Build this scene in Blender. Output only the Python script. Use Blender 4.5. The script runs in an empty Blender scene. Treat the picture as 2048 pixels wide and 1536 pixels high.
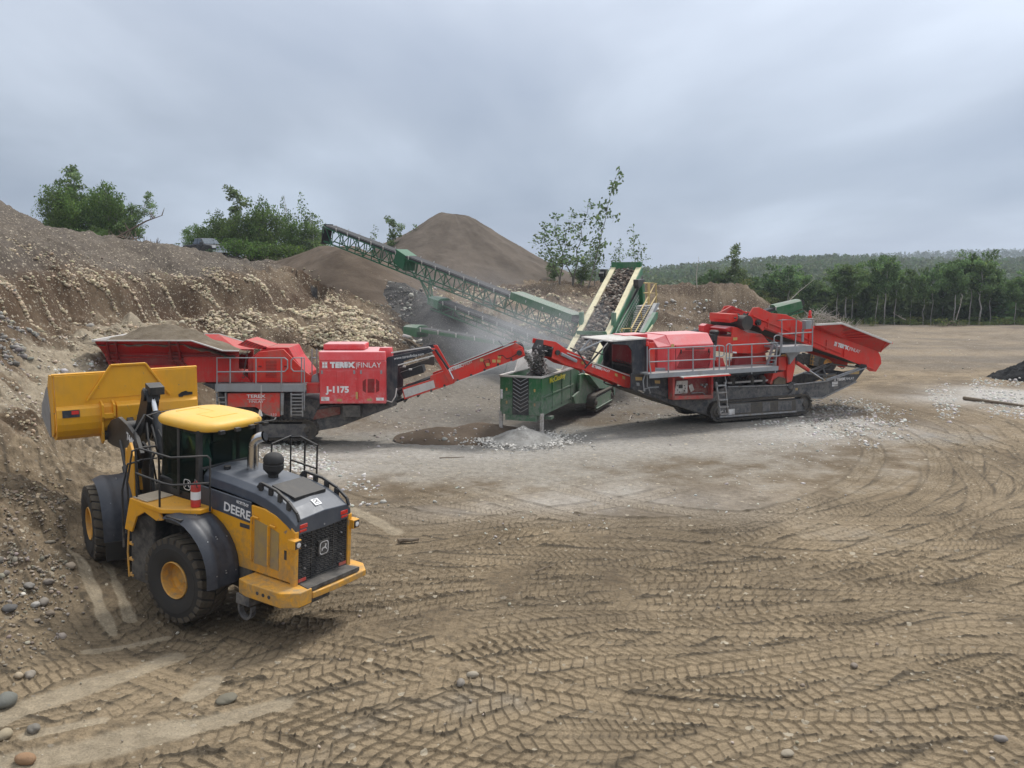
import bpy, bmesh, math, random
import numpy as np
from mathutils import Vector, Matrix
random.seed(7); RNG = np.random.default_rng(11)
sc = bpy.context.scene
# ---------------- camera ----------------
F, CX, CY = 1790.0, 1024.0, 768.0
PIT, CAMH = math.radians(7.45), 6.95
cam = bpy.data.cameras.new('camera'); camo = bpy.data.objects.new('camera', cam)
sc.collection.objects.link(camo); sc.camera = camo
cam.sensor_width = 36.0; cam.lens = 36.0*F/2048; cam.clip_start = 0.1; cam.clip_end = 8000
camo.location = (0, 0, CAMH); camo.rotation_euler = (math.pi/2-PIT, 0, 0)
# ---------------- sky and sun ----------------
SUN_EL, SUN_AZ = math.radians(57), math.radians(38)      # azimuth from +Y towards +X
wd = bpy.data.worlds.new('World'); sc.world = wd; wd.use_nodes = True
nt = wd.node_tree; N = nt.nodes; N.clear()
def nd(nt, typ, **kw):
    n = nt.nodes.new(typ)
    for k, v in kw.items(): setattr(n, k, v)
    return n
def ramp(nt, stops, interp='LINEAR'):
    r = nd(nt, 'ShaderNodeValToRGB'); cr = r.color_ramp; cr.interpolation = interp
    while len(cr.elements) < len(stops): cr.elements.new(0.5)
    for e, (p, c) in zip(cr.elements, stops):
        e.position = p; e.color = (*c, 1) if len(c) == 3 else c
    return r
sky = nd(nt, 'ShaderNodeTexSky', sky_type='NISHITA', sun_disc=False, sun_elevation=SUN_EL, sun_rotation=SUN_AZ)
tc = nd(nt, 'ShaderNodeTexCoord'); sep = nd(nt, 'ShaderNodeSeparateXYZ')
nt.links.new(tc.outputs['Generated'], sep.inputs[0])
def mth(nt, op, a, b=None, c=None, clamp=False):
    n = nd(nt, 'ShaderNodeMath', operation=op); n.use_clamp = clamp
    for i, v in enumerate((a, b, c)):
        if v is None: continue
        if isinstance(v, (int, float)): n.inputs[i].default_value = v
        else: nt.links.new(v, n.inputs[i])
    return n.outputs[0]
zz = mth(nt, 'ADD', mth(nt, 'MAXIMUM', sep.outputs[2], 0.0), 0.16)
cmb = nd(nt, 'ShaderNodeCombineXYZ')
nt.links.new(mth(nt, 'DIVIDE', sep.outputs[0], zz), cmb.inputs[0]); nt.links.new(mth(nt, 'DIVIDE', sep.outputs[1], zz), cmb.inputs[1])
ns = nd(nt, 'ShaderNodeTexNoise'); ns.inputs['Scale'].default_value = 0.8; ns.inputs['Detail'].default_value = 5; ns.inputs['Roughness'].default_value = 0.5; ns.inputs['Distortion'].default_value = 0.25
mp = nd(nt, 'ShaderNodeMapping'); mp.inputs['Location'].default_value = (3.1, 1.7, 0); mp.inputs['Scale'].default_value = (1.0, 0.5, 1)
nt.links.new(cmb.outputs[0], mp.inputs[0]); nt.links.new(mp.outputs[0], ns.inputs['Vector'])
# elevation tone of the cloud deck (grey blue low down, paler higher, brighter to the right)
el = ramp(nt, [(0.0, (3.2, 3.75, 4.6)), (0.07, (3.1, 3.62, 4.45)), (0.15, (3.6, 4.08, 4.85)), (0.27, (4.7, 5.2, 6.05)), (0.6, (7.2, 7.5, 8.0)), (1.0, (9.2, 9.4, 9.8))])
for e in el.color_ramp.elements: e.color = [c/10 for c in e.color[:3]]+[1]
nt.links.new(sep.outputs[2], el.inputs[0])
nr = ramp(nt, [(0.33, (0.76, 0.785, 0.83)), (0.5, (0.96, 0.965, 0.975)), (0.66, (1.27, 1.26, 1.24))])
for e in nr.color_ramp.elements: e.color = [c/1.3 for c in e.color[:3]]+[1]
nt.links.new(ns.outputs[0], nr.inputs[0])
mx = nd(nt, 'ShaderNodeMix', data_type='RGBA', blend_type='MULTIPLY'); mx.inputs[0].default_value = 1
nt.links.new(el.outputs[0], mx.inputs[6]); nt.links.new(nr.outputs[0], mx.inputs[7])
sx = mth(nt, 'MULTIPLY_ADD', sep.outputs[0], 0.22, 1.0)
vm = nd(nt, 'ShaderNodeVectorMath', operation='SCALE'); nt.links.new(mx.outputs[2], vm.inputs[0])
nt.links.new(mth(nt, 'MULTIPLY', sx, 13.0), vm.inputs['Scale'])
m2 = nd(nt, 'ShaderNodeMix', data_type='RGBA'); m2.inputs[0].default_value = 0.94
nt.links.new(sky.outputs[0], m2.inputs[6]); nt.links.new(vm.outputs[0], m2.inputs[7])
bg = nd(nt, 'ShaderNodeBackground'); bg.inputs['Strength'].default_value = 0.1
out = nd(nt, 'ShaderNodeOutputWorld')
nt.links.new(m2.outputs[2], bg.inputs[0]); nt.links.new(bg.outputs[0], out.inputs[0])
sun = bpy.data.lights.new('sun', 'SUN'); sun.energy = 2.1; sun.angle = math.radians(12); sun.color = (1, 0.97, 0.92)
suno = bpy.data.objects.new('sun', sun); sc.collection.objects.link(suno)
sd = Vector((math.sin(SUN_AZ)*math.cos(SUN_EL), math.cos(SUN_AZ)*math.cos(SUN_EL), math.sin(SUN_EL)))
suno.rotation_euler = sd.to_track_quat('Z', 'Y').to_euler()
vs = sc.view_settings; vs.view_transform = 'Standard'; vs.look = 'None'; vs.exposure = 0.5; vs.gamma = 1.0; vs.use_curve_mapping = False
sc.cycles.max_bounces = 6; sc.cycles.volume_bounces = 0; sc.cycles.volume_step_rate = 4; sc.cycles.caustics_reflective = False

# ---------------- photogrammetry helpers ----------------
cP, sP = math.cos(PIT), math.sin(PIT)
def ray(px, py):
    v = (py-CY)/F
    return (px-CX)/F, cP-v*sP, -sP-v*cP
def W(px, py, Y):
    dx, dy, dz = ray(px, py); t = Y/dy
    return Vector((dx*t, Y, CAMH+dz*t))
def G(px, py, z=0.0):
    dx, dy, dz = ray(px, py); t = (z-CAMH)/dz
    return Vector((dx*t, dy*t, z))
def zoom(ox, oy, s): return lambda x, y: (ox+x/s, oy+y/s)
class Fr:                                           # a machine's own axes: u along, v away, w up
    def __init__(s, O, deg):
        s.O = Vector(O); a = math.radians(deg); s.a = a
        s.e = Vector((math.cos(a), math.sin(a), 0)); s.n = Vector((-math.sin(a), math.cos(a), 0))
    def L(s, p, v=0.0):                             # picture point on the plane v
        d = Vector(ray(*p)); c = Vector((0, 0, CAMH))
        q = s.O+s.n*v
        t = (q-c).dot(s.n)/d.dot(s.n); P = c+d*t-s.O
        return P.dot(s.e), P.z
    def Hz(s, p, w):
        P = G(p[0], p[1], w+s.O.z)-s.O
        return P.dot(s.e), P.dot(s.n)
    def U(s, p, u):                                 # picture point on the plane u
        d = Vector(ray(*p)); c = Vector((0, 0, CAMH)); q = s.O+s.e*u
        t = (q-c).dot(s.e)/d.dot(s.e); P = c+d*t-s.O
        return P.dot(s.n), P.z
    def w(s, u, v, z): return s.O+s.e*u+s.n*v+Vector((0, 0, z))

# ---------------- numpy noise ----------------
def _h(ix, iy, seed):
    n = (ix.astype(np.int64)*374761393 + iy.astype(np.int64)*668265263 + seed*1442695041) & 0x7fffffff
    n = ((n ^ (n >> 13))*1274126177) & 0x7fffffff
    return ((n ^ (n >> 16)) & 0xffff)/65535.0
def vnoise(x, y, seed=0):
    ix = np.floor(x); iy = np.floor(y); fx = x-ix; fy = y-iy
    fx = fx*fx*(3-2*fx); fy = fy*fy*(3-2*fy)
    a = _h(ix, iy, seed); b = _h(ix+1, iy, seed); c = _h(ix, iy+1, seed); d = _h(ix+1, iy+1, seed)
    return (a+(b-a)*fx)*(1-fy)+(c+(d-c)*fx)*fy-0.5
def fbm(x, y, f=1.0, o=4, seed=0, g=0.5):
    r = 0; amp = 1
    for i in range(o):
        r = r+amp*vnoise(x*f+17.3*i, y*f-9.1*i, seed+i); f *= 2.03; amp *= g
    return r
def sstep(a, b, x):
    t = np.clip((x-a)/(b-a), 0, 1); return t*t*(3-2*t)

# ---------------- mesh builder ----------------
class MB:
    def __init__(s): s.v = []; s.f = []; s.x = None
    def add(s, vs, fs):
        b = len(s.v)
        if s.x is not None: vs = [s.x @ Vector(p) for p in vs]
        s.v += [tuple(p) for p in vs]; s.f += [tuple(b+i for i in f) for f in fs]; return s
    def box(s, x0, x1, y0, y1, z0, z1):
        x0, x1 = sorted((x0, x1)); y0, y1 = sorted((y0, y1)); z0, z1 = sorted((z0, z1))
        return s.add([(x0,y0,z0),(x1,y0,z0),(x1,y1,z0),(x0,y1,z0),(x0,y0,z1),(x1,y0,z1),(x1,y1,z1),(x0,y1,z1)],
                     [(0,3,2,1),(4,5,6,7),(0,1,5,4),(1,2,6,5),(2,3,7,6),(3,0,4,7)])
    def loft(s, A, B, cap=True):                     # two loops of equal length
        n = len(A); fs = [(i, (i+1) % n, n+(i+1) % n, n+i) for i in range(n)]
        if cap: fs += [tuple(range(n-1, -1, -1)), tuple(range(n, 2*n))]
        return s.add(list(A)+list(B), fs)
    def loftn(s, loops, cap=True, closed=True):
        n = len(loops[0]); vs = [p for l in loops for p in l]; fs = []
        for k in range(len(loops)-1):
            for i in range(n if closed else n-1):
                j = (i+1) % n; fs.append((k*n+i, k*n+j, (k+1)*n+j, (k+1)*n+i))
        if cap: fs += [tuple(range(n-1, -1, -1)), tuple((len(loops)-1)*n+i for i in range(n))]
        return s.add(vs, fs)
    def pv(s, pts, v0, v1):                          # (u,w) outline extruded along v
        a = sum(pts[i][0]*pts[(i+1) % len(pts)][1]-pts[(i+1) % len(pts)][0]*pts[i][1] for i in range(len(pts)))
        if a < 0: pts = pts[::-1]
        if v0 > v1: v0, v1 = v1, v0
        return s.loft([(u, v0, w) for u, w in pts], [(u, v1, w) for u, w in pts])
    def pw(s, pts, w0, w1):                          # (u,v) outline extruded up
        a = sum(pts[i][0]*pts[(i+1) % len(pts)][1]-pts[(i+1) % len(pts)][0]*pts[i][1] for i in range(len(pts)))
        if a < 0: pts = pts[::-1]
        return s.loft([(u, v, w0) for u, v in pts], [(u, v, w1) for u, v in pts])
    def pu(s, pts, u0, u1):                          # (v,w) outline extruded along u
        return s.loft([(u0, v, w) for v, w in pts], [(u1, v, w) for v, w in pts])
    def bar(s, a, b, w, h, up=(0,0,1)):
        a = Vector(a); b = Vector(b); d = (b-a).normalized(); up = Vector(up)
        if abs(d.dot(up)) > 0.98: up = Vector((1,0,0))
        r = d.cross(up).normalized()*w/2; t = r.cross(d).normalized()*h/2
        return s.loft([a-r-t, a+r-t, a+r+t, a-r+t], [b-r-t, b+r-t, b+r+t, b-r+t])
    def plate(s, pts, t):                            # planar 3D outline thickened along its normal
        P = [Vector(p) for p in pts]; n = Vector((0,0,0))
        for i in range(len(P)): n += P[i].cross(P[(i+1) % len(P)])
        n = n.normalized()*t/2
        return s.loft([p-n for p in P], [p+n for p in P])
    def tube(s, pts, r, n=8, closed=False, cap=True):
        P = [Vector(p) for p in pts]; m = len(P); loops = []; up = None
        for i, p in enumerate(P):
            if closed: d = (P[(i+1) % m]-P[i-1]).normalized()
            else: d = ((P[min(i+1, m-1)]-p).normalized()+(p-P[max(i-1, 0)]).normalized()).normalized()
            if up is None:
                up = Vector((0,0,1)) if abs(d.z) < 0.9 else Vector((1,0,0))
            a = d.cross(up).normalized(); b = a.cross(d).normalized(); up = b
            k = r if not isinstance(r, (list, tuple)) else r[i]
            loops.append([p+a*k*math.cos(2*math.pi*j/n)+b*k*math.sin(2*math.pi*j/n) for j in range(n)])
        if closed: loops.append(loops[0])
        return s.loftn([l[::-1] for l in loops], cap=cap and not closed)
    def cyl(s, a, b, r, r2=None, n=20): return s.tube([a, b], [r, r if r2 is None else r2], n)
    def lathe(s, prof, c, ax, n=24, cap=True):       # prof [(r, t)] about the axis
        ax = Vector(ax).normalized(); up = Vector((0,0,1)) if abs(ax.z) < 0.9 else Vector((1,0,0))
        a = ax.cross(up).normalized(); b = ax.cross(a); c = Vector(c); loops = []
        for r, t in prof: loops.append([c+ax*t+(a*math.cos(2*math.pi*j/n)+b*math.sin(2*math.pi*j/n))*max(r, 1e-4) for j in range(n)])
        return s.loftn(loops, cap=cap)
    def build(s, name, mat, par=None, bevel=0.0, smooth=False, label=None):
        me = bpy.data.meshes.new(name); me.from_pydata(s.v, [], s.f)
        bm = bmesh.new(); bm.from_mesh(me)
        bmesh.ops.recalc_face_normals(bm, faces=bm.faces); bm.to_mesh(me); bm.free()
        me.materials.append(mat)
        o = bpy.data.objects.new(name, me); sc.collection.objects.link(o)
        if par is not None: o.parent = par
        if smooth:
            me.polygons.foreach_set('use_smooth', [True]*len(me.polygons))
            e = o.modifiers.new('es', 'EDGE_SPLIT'); e.split_angle = math.radians(38)
        if bevel > 0:
            b = o.modifiers.new('bv', 'BEVEL'); b.width = bevel; b.segments = 2; b.limit_method = 'ANGLE'; b.angle_limit = math.radians(35)
            b.use_clamp_overlap = True
        if label: o['label'] = label
        return o
def fuse(a, b):
    """surface detail b (its own colour) becomes part of mesh a"""
    bm = bmesh.new(); bm.from_mesh(a.data); n = len(bm.faces); bm.from_mesh(b.data); bm.faces.ensure_lookup_table(); a.data.materials.append(b.data.materials[0]); k = len(a.data.materials)-1
    for f in bm.faces[n:]: f.material_index = k
    bm.to_mesh(a.data); bm.free(); bpy.data.objects.remove(b)
def thing(name, label, cat, loc=(0,0,0), rz=0.0, group=None, scale=None):
    o = bpy.data.objects.new(name, None); sc.collection.objects.link(o); o.empty_display_size = 0.3
    o.location = loc; o.rotation_euler = (0, 0, rz); o['label'] = label; o['category'] = cat
    if group: o['group'] = group
    return o
def tag(o, label=None, cat=None, group=None, kind=None):
    for k, v in (('label', label), ('category', cat), ('group', group), ('kind', kind)):
        if v: o[k] = v
    return o
def arrmesh(name, V, Fc, mat=None, smooth=False, attrs=None):
    """numpy verts (n,3), faces (m,k) -> object"""
    V = np.asarray(V, dtype=np.float32); Fc = np.asarray(Fc, dtype=np.int32); k = Fc.shape[1]
    me = bpy.data.meshes.new(name); me.vertices.add(len(V)); me.vertices.foreach_set('co', V.ravel())
    me.loops.add(Fc.size); me.loops.foreach_set('vertex_index', Fc.ravel())
    me.polygons.add(len(Fc)); me.polygons.foreach_set('loop_start', np.arange(0, Fc.size, k, dtype=np.int32))
    me.update(calc_edges=True)
    me.polygons.foreach_set('use_smooth', np.full(len(Fc), smooth, dtype=bool))
    for nm, (typ, dat) in (attrs or {}).items():
        a = me.attributes.new(nm, typ, 'POINT')
        a.data.foreach_set('color' if typ == 'FLOAT_COLOR' else 'value', np.asarray(dat, dtype=np.float32).ravel())
    if mat: me.materials.append(mat)
    o = bpy.data.objects.new(name, me); sc.collection.objects.link(o); return o
def text(s, size, par, mat, M, name='lettering', bold=0.0, shear=0.0, ext=0.004, spacing=1.0, width=None, align='LEFT'):
    """M: 4x4 with X = reading direction, Y = up of the letters, Z = outward; width squeezes the line to fit"""
    cu = bpy.data.curves.new(name, 'FONT'); cu.body = s; cu.size = size; cu.offset = bold; cu.shear = shear; cu.extrude = ext
    cu.space_character = spacing; cu.align_x = align; cu.resolution_u = 3
    t = bpy.data.objects.new('tmp_text', cu); sc.collection.objects.link(t)
    dg = bpy.context.evaluated_depsgraph_get(); me = bpy.data.meshes.new_from_object(t.evaluated_get(dg))
    bpy.data.objects.remove(t); bpy.data.curves.remove(cu)
    if width:
        xs = [v.co.x for v in me.vertices]; k = width/(max(xs)-min(xs)); x0 = min(xs)
        for v in me.vertices: v.co.x = (v.co.x-x0)*k
    me.transform(M); me.name = name; me.materials.clear(); me.materials.append(mat)
    o = bpy.data.objects.new(name, me); sc.collection.objects.link(o); o.parent = par
    return o
def basis(o, x, y):
    x = Vector(x).normalized(); z = x.cross(Vector(y)).normalized(); y = z.cross(x)
    m = Matrix.Identity(4)
    for i in range(3): m[i][0] = x[i]; m[i][1] = y[i]; m[i][2] = z[i]; m[i][3] = o[i]
    return m

# ---------------- materials ----------------
def newmat(name):
    m = bpy.data.materials.new(name); m.use_nodes = True; t = m.node_tree
    return m, t, t.nodes['Principled BSDF']
def noise(t, scale, detail=4, rough=0.55, coord=None, dist=0.0):
    n = nd(t, 'ShaderNodeTexNoise'); n.inputs['Scale'].default_value = scale; n.inputs['Detail'].default_value = detail
    n.inputs['Roughness'].default_value = rough; n.inputs['Distortion'].default_value = dist
    if coord is not None: t.links.new(coord, n.inputs['Vector'])
    return n.outputs[0]
def objc(t): return nd(t, 'ShaderNodeTexCoord').outputs['Object']
def mixc(t, fac, a, b, blend='MIX'):
    m = nd(t, 'ShaderNodeMix', data_type='RGBA', blend_type=blend)
    for i, v in ((0, fac), (6, a), (7, b)):
        if isinstance(v, (int, float)): m.inputs[i].default_value = v
        elif isinstance(v, tuple): m.inputs[i].default_value = (*v, 1)[:4]
        else: t.links.new(v, m.inputs[i])
    return m.outputs[2]
def bump(t, b, h, dist=0.01, st=1.0, nrm=None):
    n = nd(t, 'ShaderNodeBump'); n.inputs['Distance'].default_value = dist; n.inputs['Strength'].default_value = st
    t.links.new(h, n.inputs['Height'])
    if nrm is not None: t.links.new(nrm, n.inputs['Normal'])
    t.links.new(n.outputs[0], b.inputs['Normal']); return n.outputs[0]
def paint(name, col, rough=0.45, metal=0.0, dirt=0.35, dcol=(0.24, 0.20, 0.155), top=0.5, scale=1.3, wear=0.0, spec=0.5, mud=0.5):
    """painted or bare metal with dust lying on upward faces, blotches, streaks and chips"""
    m, t, b = newmat(name); oc = objc(t)
    n1 = noise(t, scale, 6, 0.62, oc, 0.3)
    f = mth(t, 'MULTIPLY', mth(t, 'SUBTRACT', n1, 0.47, clamp=True), 4.0*dirt, clamp=True)
    mp = nd(t, 'ShaderNodeMapping'); mp.inputs['Scale'].default_value = (9, 9, 0.7); t.links.new(oc, mp.inputs[0])
    st = noise(t, 1.6, 3, 0.6, mp.outputs[0])
    f2 = mth(t, 'MULTIPLY', mth(t, 'SUBTRACT', st, 0.52, clamp=True), 2.2*dirt, clamp=True)
    f = mth(t, 'ADD', f, f2, clamp=True)
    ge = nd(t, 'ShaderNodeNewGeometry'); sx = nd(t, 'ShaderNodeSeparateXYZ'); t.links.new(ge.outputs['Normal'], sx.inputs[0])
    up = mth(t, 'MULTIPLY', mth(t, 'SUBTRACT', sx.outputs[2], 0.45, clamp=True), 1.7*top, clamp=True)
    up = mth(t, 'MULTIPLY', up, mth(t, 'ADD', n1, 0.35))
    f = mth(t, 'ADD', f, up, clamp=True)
    if mud > 0:                                                    # splash thrown up from the yard
        pz = nd(t, 'ShaderNodeSeparateXYZ'); t.links.new(ge.outputs['Position'], pz.inputs[0]); sp = noise(t, 5, 6, .7, oc, .5)
        lo = mth(t, 'MULTIPLY', mth(t, 'SUBTRACT', 2.3, pz.outputs[2], clamp=True), .55); lo = mth(t, 'MULTIPLY', mth(t, 'SUBTRACT', mth(t, 'ADD', sp, mth(t, 'MULTIPLY', lo, .5)), .58, clamp=True), 5*mud, clamp=True)
        f = mth(t, 'MAXIMUM', f, lo)
    f = mth(t, 'MINIMUM', f, 0.92)
    c = mixc(t, noise(t, scale*3, 3, 0.5, oc), tuple(x*0.9 for x in col), tuple(min(1, x*1.08) for x in col))
    if wear > 0:
        wn = noise(t, 5.0, 6, 0.75, oc, 0.8); wf = mth(t, 'GREATER_THAN', wn, 0.68-0.12*wear)
        c = mixc(t, wf, c, (0.20, 0.17, 0.15))
    c = mixc(t, f, c, dcol)
    t.links.new(c, b.inputs['Base Color']); b.inputs['Metallic'].default_value = metal
    t.links.new(mth(t, 'MULTIPLY_ADD', f, 0.5, rough, clamp=True), b.inputs['Roughness'])
    b.inputs['Specular IOR Level'].default_value = spec
    bump(t, b, noise(t, 22, 4, 0.6, oc), 0.004, 0.5)
    return m
M = {}
M['red'] = paint('red_paint', (0.56, 0.018, 0.018), 0.38, dirt=0.45, top=0.45, wear=0.15)
M['redo'] = paint('orange_red_paint', (0.68, 0.030, 0.018), 0.38, dirt=0.40, top=0.45, wear=0.15)
M['redglare'] = paint('red_paint_dust_glare', (0.68, 0.055, 0.06), 0.42, dirt=0.25, dcol=(0.60, 0.36, 0.36), top=1.1)  # pale pink on upward faces: dust plus sky glare painted into the colour
M['navy'] = paint('dark_navy_steel', (0.022, 0.027, 0.038), 0.45, dirt=0.55, top=0.6, wear=0.1, dcol=(0.20,0.185,0.165))
M['black'] = paint('black_steel', (0.016, 0.017, 0.019), 0.5, dirt=0.4, top=0.45, dcol=(0.16,0.145,0.125))
M['galv'] = paint('galvanised_grey', (0.31, 0.33, 0.35), 0.5, 0.3, dirt=0.35, top=0.4)
M['chrome'] = paint('bare_steel', (0.62, 0.62, 0.62), 0.18, 1.0, dirt=0.08, top=0.1)
M['green'] = paint('green_paint', (0.016, 0.135, 0.042), 0.4, dirt=0.42, dcol=(0.25,0.25,0.225), top=0.8)
M['greenc'] = paint('conveyor_green_paint', (0.010, 0.11, 0.045), 0.5, dirt=0.2, dcol=(.12,.14,.12), top=.2)
M['greend'] = paint('dusty_green_paint', (0.03, 0.17, 0.075), 0.5, dirt=0.75, dcol=(0.25,0.27,0.24), top=0.8)
M['cream'] = paint('cream_paint', (0.66, 0.60, 0.38), 0.55, dirt=0.45, dcol=(0.42,0.36,0.25), top=0.35, wear=0.3)
M['yellowrail'] = paint('yellow_rail_paint', (0.62, 0.46, 0.17), 0.5, dirt=0.3)
M['yellow'] = paint('yellow_paint', (0.76, 0.355, 0.016), 0.36, dirt=0.20, dcol=(0.30,0.22,0.12), top=0.25, wear=0.25, mud=.5)
M['yellowb'] = paint('bucket_yellow_paint', (0.78, 0.38, 0.02), 0.42, dirt=0.3, dcol=(0.42,0.26,0.09), top=0.3, wear=0.22)
M['yelroof'] = paint('pale_roof_yellow_paint', (0.80, 0.45, 0.045), 0.42, dirt=0.18, dcol=(0.58,0.44,0.25), top=0.35)
M['hood'] = paint('grey_hood_paint', (0.058, 0.070, 0.092), 0.32, dirt=0.25, dcol=(0.20,0.20,0.20), top=0.42)
M['fender'] = paint('dark_fender_plastic', (0.018, 0.023, 0.034), 0.4, dirt=0.22, dcol=(0.10,0.10,0.105), top=0.2, mud=.25)
M['rubber'] = paint('black_rubber', (0.018, 0.0175, 0.017), 0.68, dirt=0.4, dcol=(0.055,0.049,0.041), top=0.3, scale=3, mud=.4)
M['tread'] = paint('muddy_tyre_rubber', (0.05, 0.042, 0.033), 0.85, dirt=1.0, dcol=(0.105,0.085,0.06), top=0.6, scale=4)
M['belt'] = paint('conveyor_belt_rubber', (0.022, 0.022, 0.024), 0.75, dirt=0.35, dcol=(0.11,0.105,0.10), top=0.25)
M['white'] = paint('white_sticker', (0.80, 0.80, 0.80), 0.5, dirt=0.12, top=0.1)
M['offw'] = paint('pale_dusty_panel', (0.62, 0.60, 0.57), 0.6, dirt=0.4, top=0.4)
M['ylet'] = paint('yellow_lettering', (0.75, 0.68, 0.05), 0.5, dirt=0.1)
M['stick'] = paint('amber_sticker', (0.55, 0.36, 0.12), 0.5, dirt=0.2)
M['redlamp'] = paint('red_lens', (0.65, 0.03, 0.02), 0.2, dirt=0.1)
M['darkred'] = paint('dark_red_paint', (0.22, 0.01, 0.012), 0.5, dirt=0.25)
M['beige'] = paint('beige_step_plate', (0.50, 0.41, 0.29), 0.7, dirt=0.5)
M['cloth'] = paint('pale_green_cloth', (0.42, 0.58, 0.52), 0.9, dirt=0.0, top=0)
M['grille'] = paint('grille_mesh', (0.012, 0.013, 0.015), 0.45, dirt=0.2, top=.15, dcol=(0.1,0.1,0.1))
M['louvre'] = paint('olive_mesh_panel', (0.36, 0.25, 0.09), 0.6, dirt=0.3)
def glass():
    m, t, b = newmat('tinted_glass'); b.inputs['Base Color'].default_value = (0.01, 0.02, 0.018, 1); b.inputs['Roughness'].default_value = 0.06
    tr = nd(t, 'ShaderNodeBsdfTransparent'); tr.inputs[0].default_value = (0.55, 0.68, 0.64, 1)
    mx = nd(t, 'ShaderNodeMixShader'); mx.inputs[0].default_value = 0.3
    o = t.nodes['Material Output']; t.links.new(tr.outputs[0], mx.inputs[1]); t.links.new(b.outputs[0], mx.inputs[2]); t.links.new(mx.outputs[0], o.inputs[0])
    return m
M['glass'] = glass()
def soilmat(name, c1, c2, scale=1.0, bd=0.05, rough=0.95, speck=None):
    m, t, b = newmat(name); oc = nd(t, 'ShaderNodeNewGeometry').outputs['Position']
    n = noise(t, 0.7*scale, 6, 0.65, oc); c = mixc(t, ramp_out(t, n, 0.35, 0.65), c1, c2)
    g = noise(t, 14*scale, 3, 0.7, oc); c = mixc(t, mth(t, 'MULTIPLY', g, 0.9), c, (0.5, 0.5, 0.5), 'OVERLAY')
    if speck:
        vo = nd(t, 'ShaderNodeTexVoronoi'); vo.inputs['Scale'].default_value = 6*scale; t.links.new(oc, vo.inputs['Vector'])
        c = mixc(t, mth(t, 'LESS_THAN', vo.outputs['Distance'], 0.22), c, speck)
    t.links.new(c, b.inputs['Base Color']); b.inputs['Roughness'].default_value = rough; b.inputs['Specular IOR Level'].default_value = 0.2
    h = mth(t, 'ADD', noise(t, 3*scale, 5, 0.7, oc), mth(t, 'MULTIPLY', g, 0.35)); bump(t, b, h, bd, 0.8)
    return m
def ramp_out(t, v, a, b):
    mr = nd(t, 'ShaderNodeMapRange'); mr.inputs['From Min'].default_value = a; mr.inputs['From Max'].default_value = b; t.links.new(v, mr.inputs[0]); return mr.outputs[0]
M['rock'] = None
def stonemat(name='stone_surface', attr=True):
    m, t, b = newmat(name); a = nd(t, 'ShaderNodeAttribute', attribute_name='tint'); oc = nd(t, 'ShaderNodeNewGeometry').outputs['Position']
    c = mixc(t, mth(t, 'MULTIPLY', noise(t, 9, 4, 0.6, oc), 0.8), a.outputs['Color'], (0.5, 0.5, 0.5), 'OVERLAY')
    t.links.new(c, b.inputs['Base Color']); b.inputs['Roughness'].default_value = 0.85; b.inputs['Specular IOR Level'].default_value = 0.3
    bump(t, b, noise(t, 30, 3, 0.6, oc), 0.01, 0.6); return m
M['rock'] = stonemat()
# ================= terrain =================
K = 1.16
_cp = []
def cpW(px, py, D, dz=0): p = W(px, py, D*K); _cp.append((p.x, p.y, p.z+dz))
def cpG(px, py, z=0.0, dz=0): p = G(px, py, z); _cp.append((p.x, p.y, z+dz))
# toe of the near left bank
cpG(0, 1352, 0); cpG(130, 1296, 0.02); cpG(200, 1262, 0.0); cpG(95, 1215, 0.35); cpG(-250, 1440, .2)
cpG(120, 1110, .45); cpG(118, 1010, .72); cpG(128, 930, 1.05); cpG(135, 880, 1.35)
for p in ((300, 1200, .0), (230, 1125, .38), (360, 1060, .25), (180, 1000, .7), (260, 950, .85), (330, 900, .85), (480, 1000, .0), (450, 900, .2), (560, 900, 0)): cpG(*p)
cpG(240, 860, 1.35); cpG(100, 830, 2.1); cpG(180, 800, 2.1)
# near bank face, left picture edge
for p in ((0, 1240, 12.6), (0, 1100, 14.8), (60, 1040, 15.2), (0, 960, 17.5), (70, 930, 18.4), (0, 830, 21.5), (60, 800, 22.5), (0, 740, 24.5), (0, 660, 28), (0, 590, 31.5), (0, 530, 33.5), (0, 476, 35),
          (-200, 1300, 11.5), (-250, 1000, 14), (-250, 700, 20), (-250, 420, 30), (-120, 440, 34)): cpW(*p)
# bank behind the left crusher
for p in ((100, 700, 29), (200, 665, 33), (110, 620, 32.5), (110, 560, 36), (110, 500, 38), (200, 600, 36.5), (330, 640, 37), (230, 535, 40.5), (230, 512, 42), (330, 600, 40), (400, 660, 38.5), (300, 548, 43), (300, 514, 45), (380, 545, 44.5), (345, 501, 47), (390, 516, 47), (440, 530, 47),
          (480, 532, 48), (500, 560, 47), (500, 640, 42.5), (560, 600, 47), (560, 690, 40), (640, 640, 46), (640, 690, 41), (700, 700, 41.5), (700, 600, 50), (780, 690, 43), (760, 640, 48), (840, 620, 55), (840, 690, 48)): cpW(*p)
# plateau behind the crest
for p in ((450, 519, 75), (350, 505, 70), (250, 514, 62), (600, 520, 75), (560, 528, 62), (600, 525, 100), (300, 514, 100), (100, 480, 70), (450, 522, 62), (0, 470, 60), (0, 480, 100), (800, 560, 85), (700, 545, 78)): cpW(*p)
# slope and bench behind the screener
for x in (900, 1000, 1100, 1180, 1260): cpW(x, 568, 78); cpW(x, 562, 95); cpW(x, 640, 66); cpG(x, 712 if x < 1000 else 705, 0.0)
for x, y in ((1320, 567), (1420, 570), (1490, 572)): cpW(x, y, 88); cpW(x, y+2, 94); cpW(x, y+38, 84); cpG(x, 662, 0.0, .2)
cpW(1535, 598, 90); cpG(1560, 640, 0, .1); cpG(1570, 655, 0); cpG(1320, 680, 0, .1)
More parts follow.
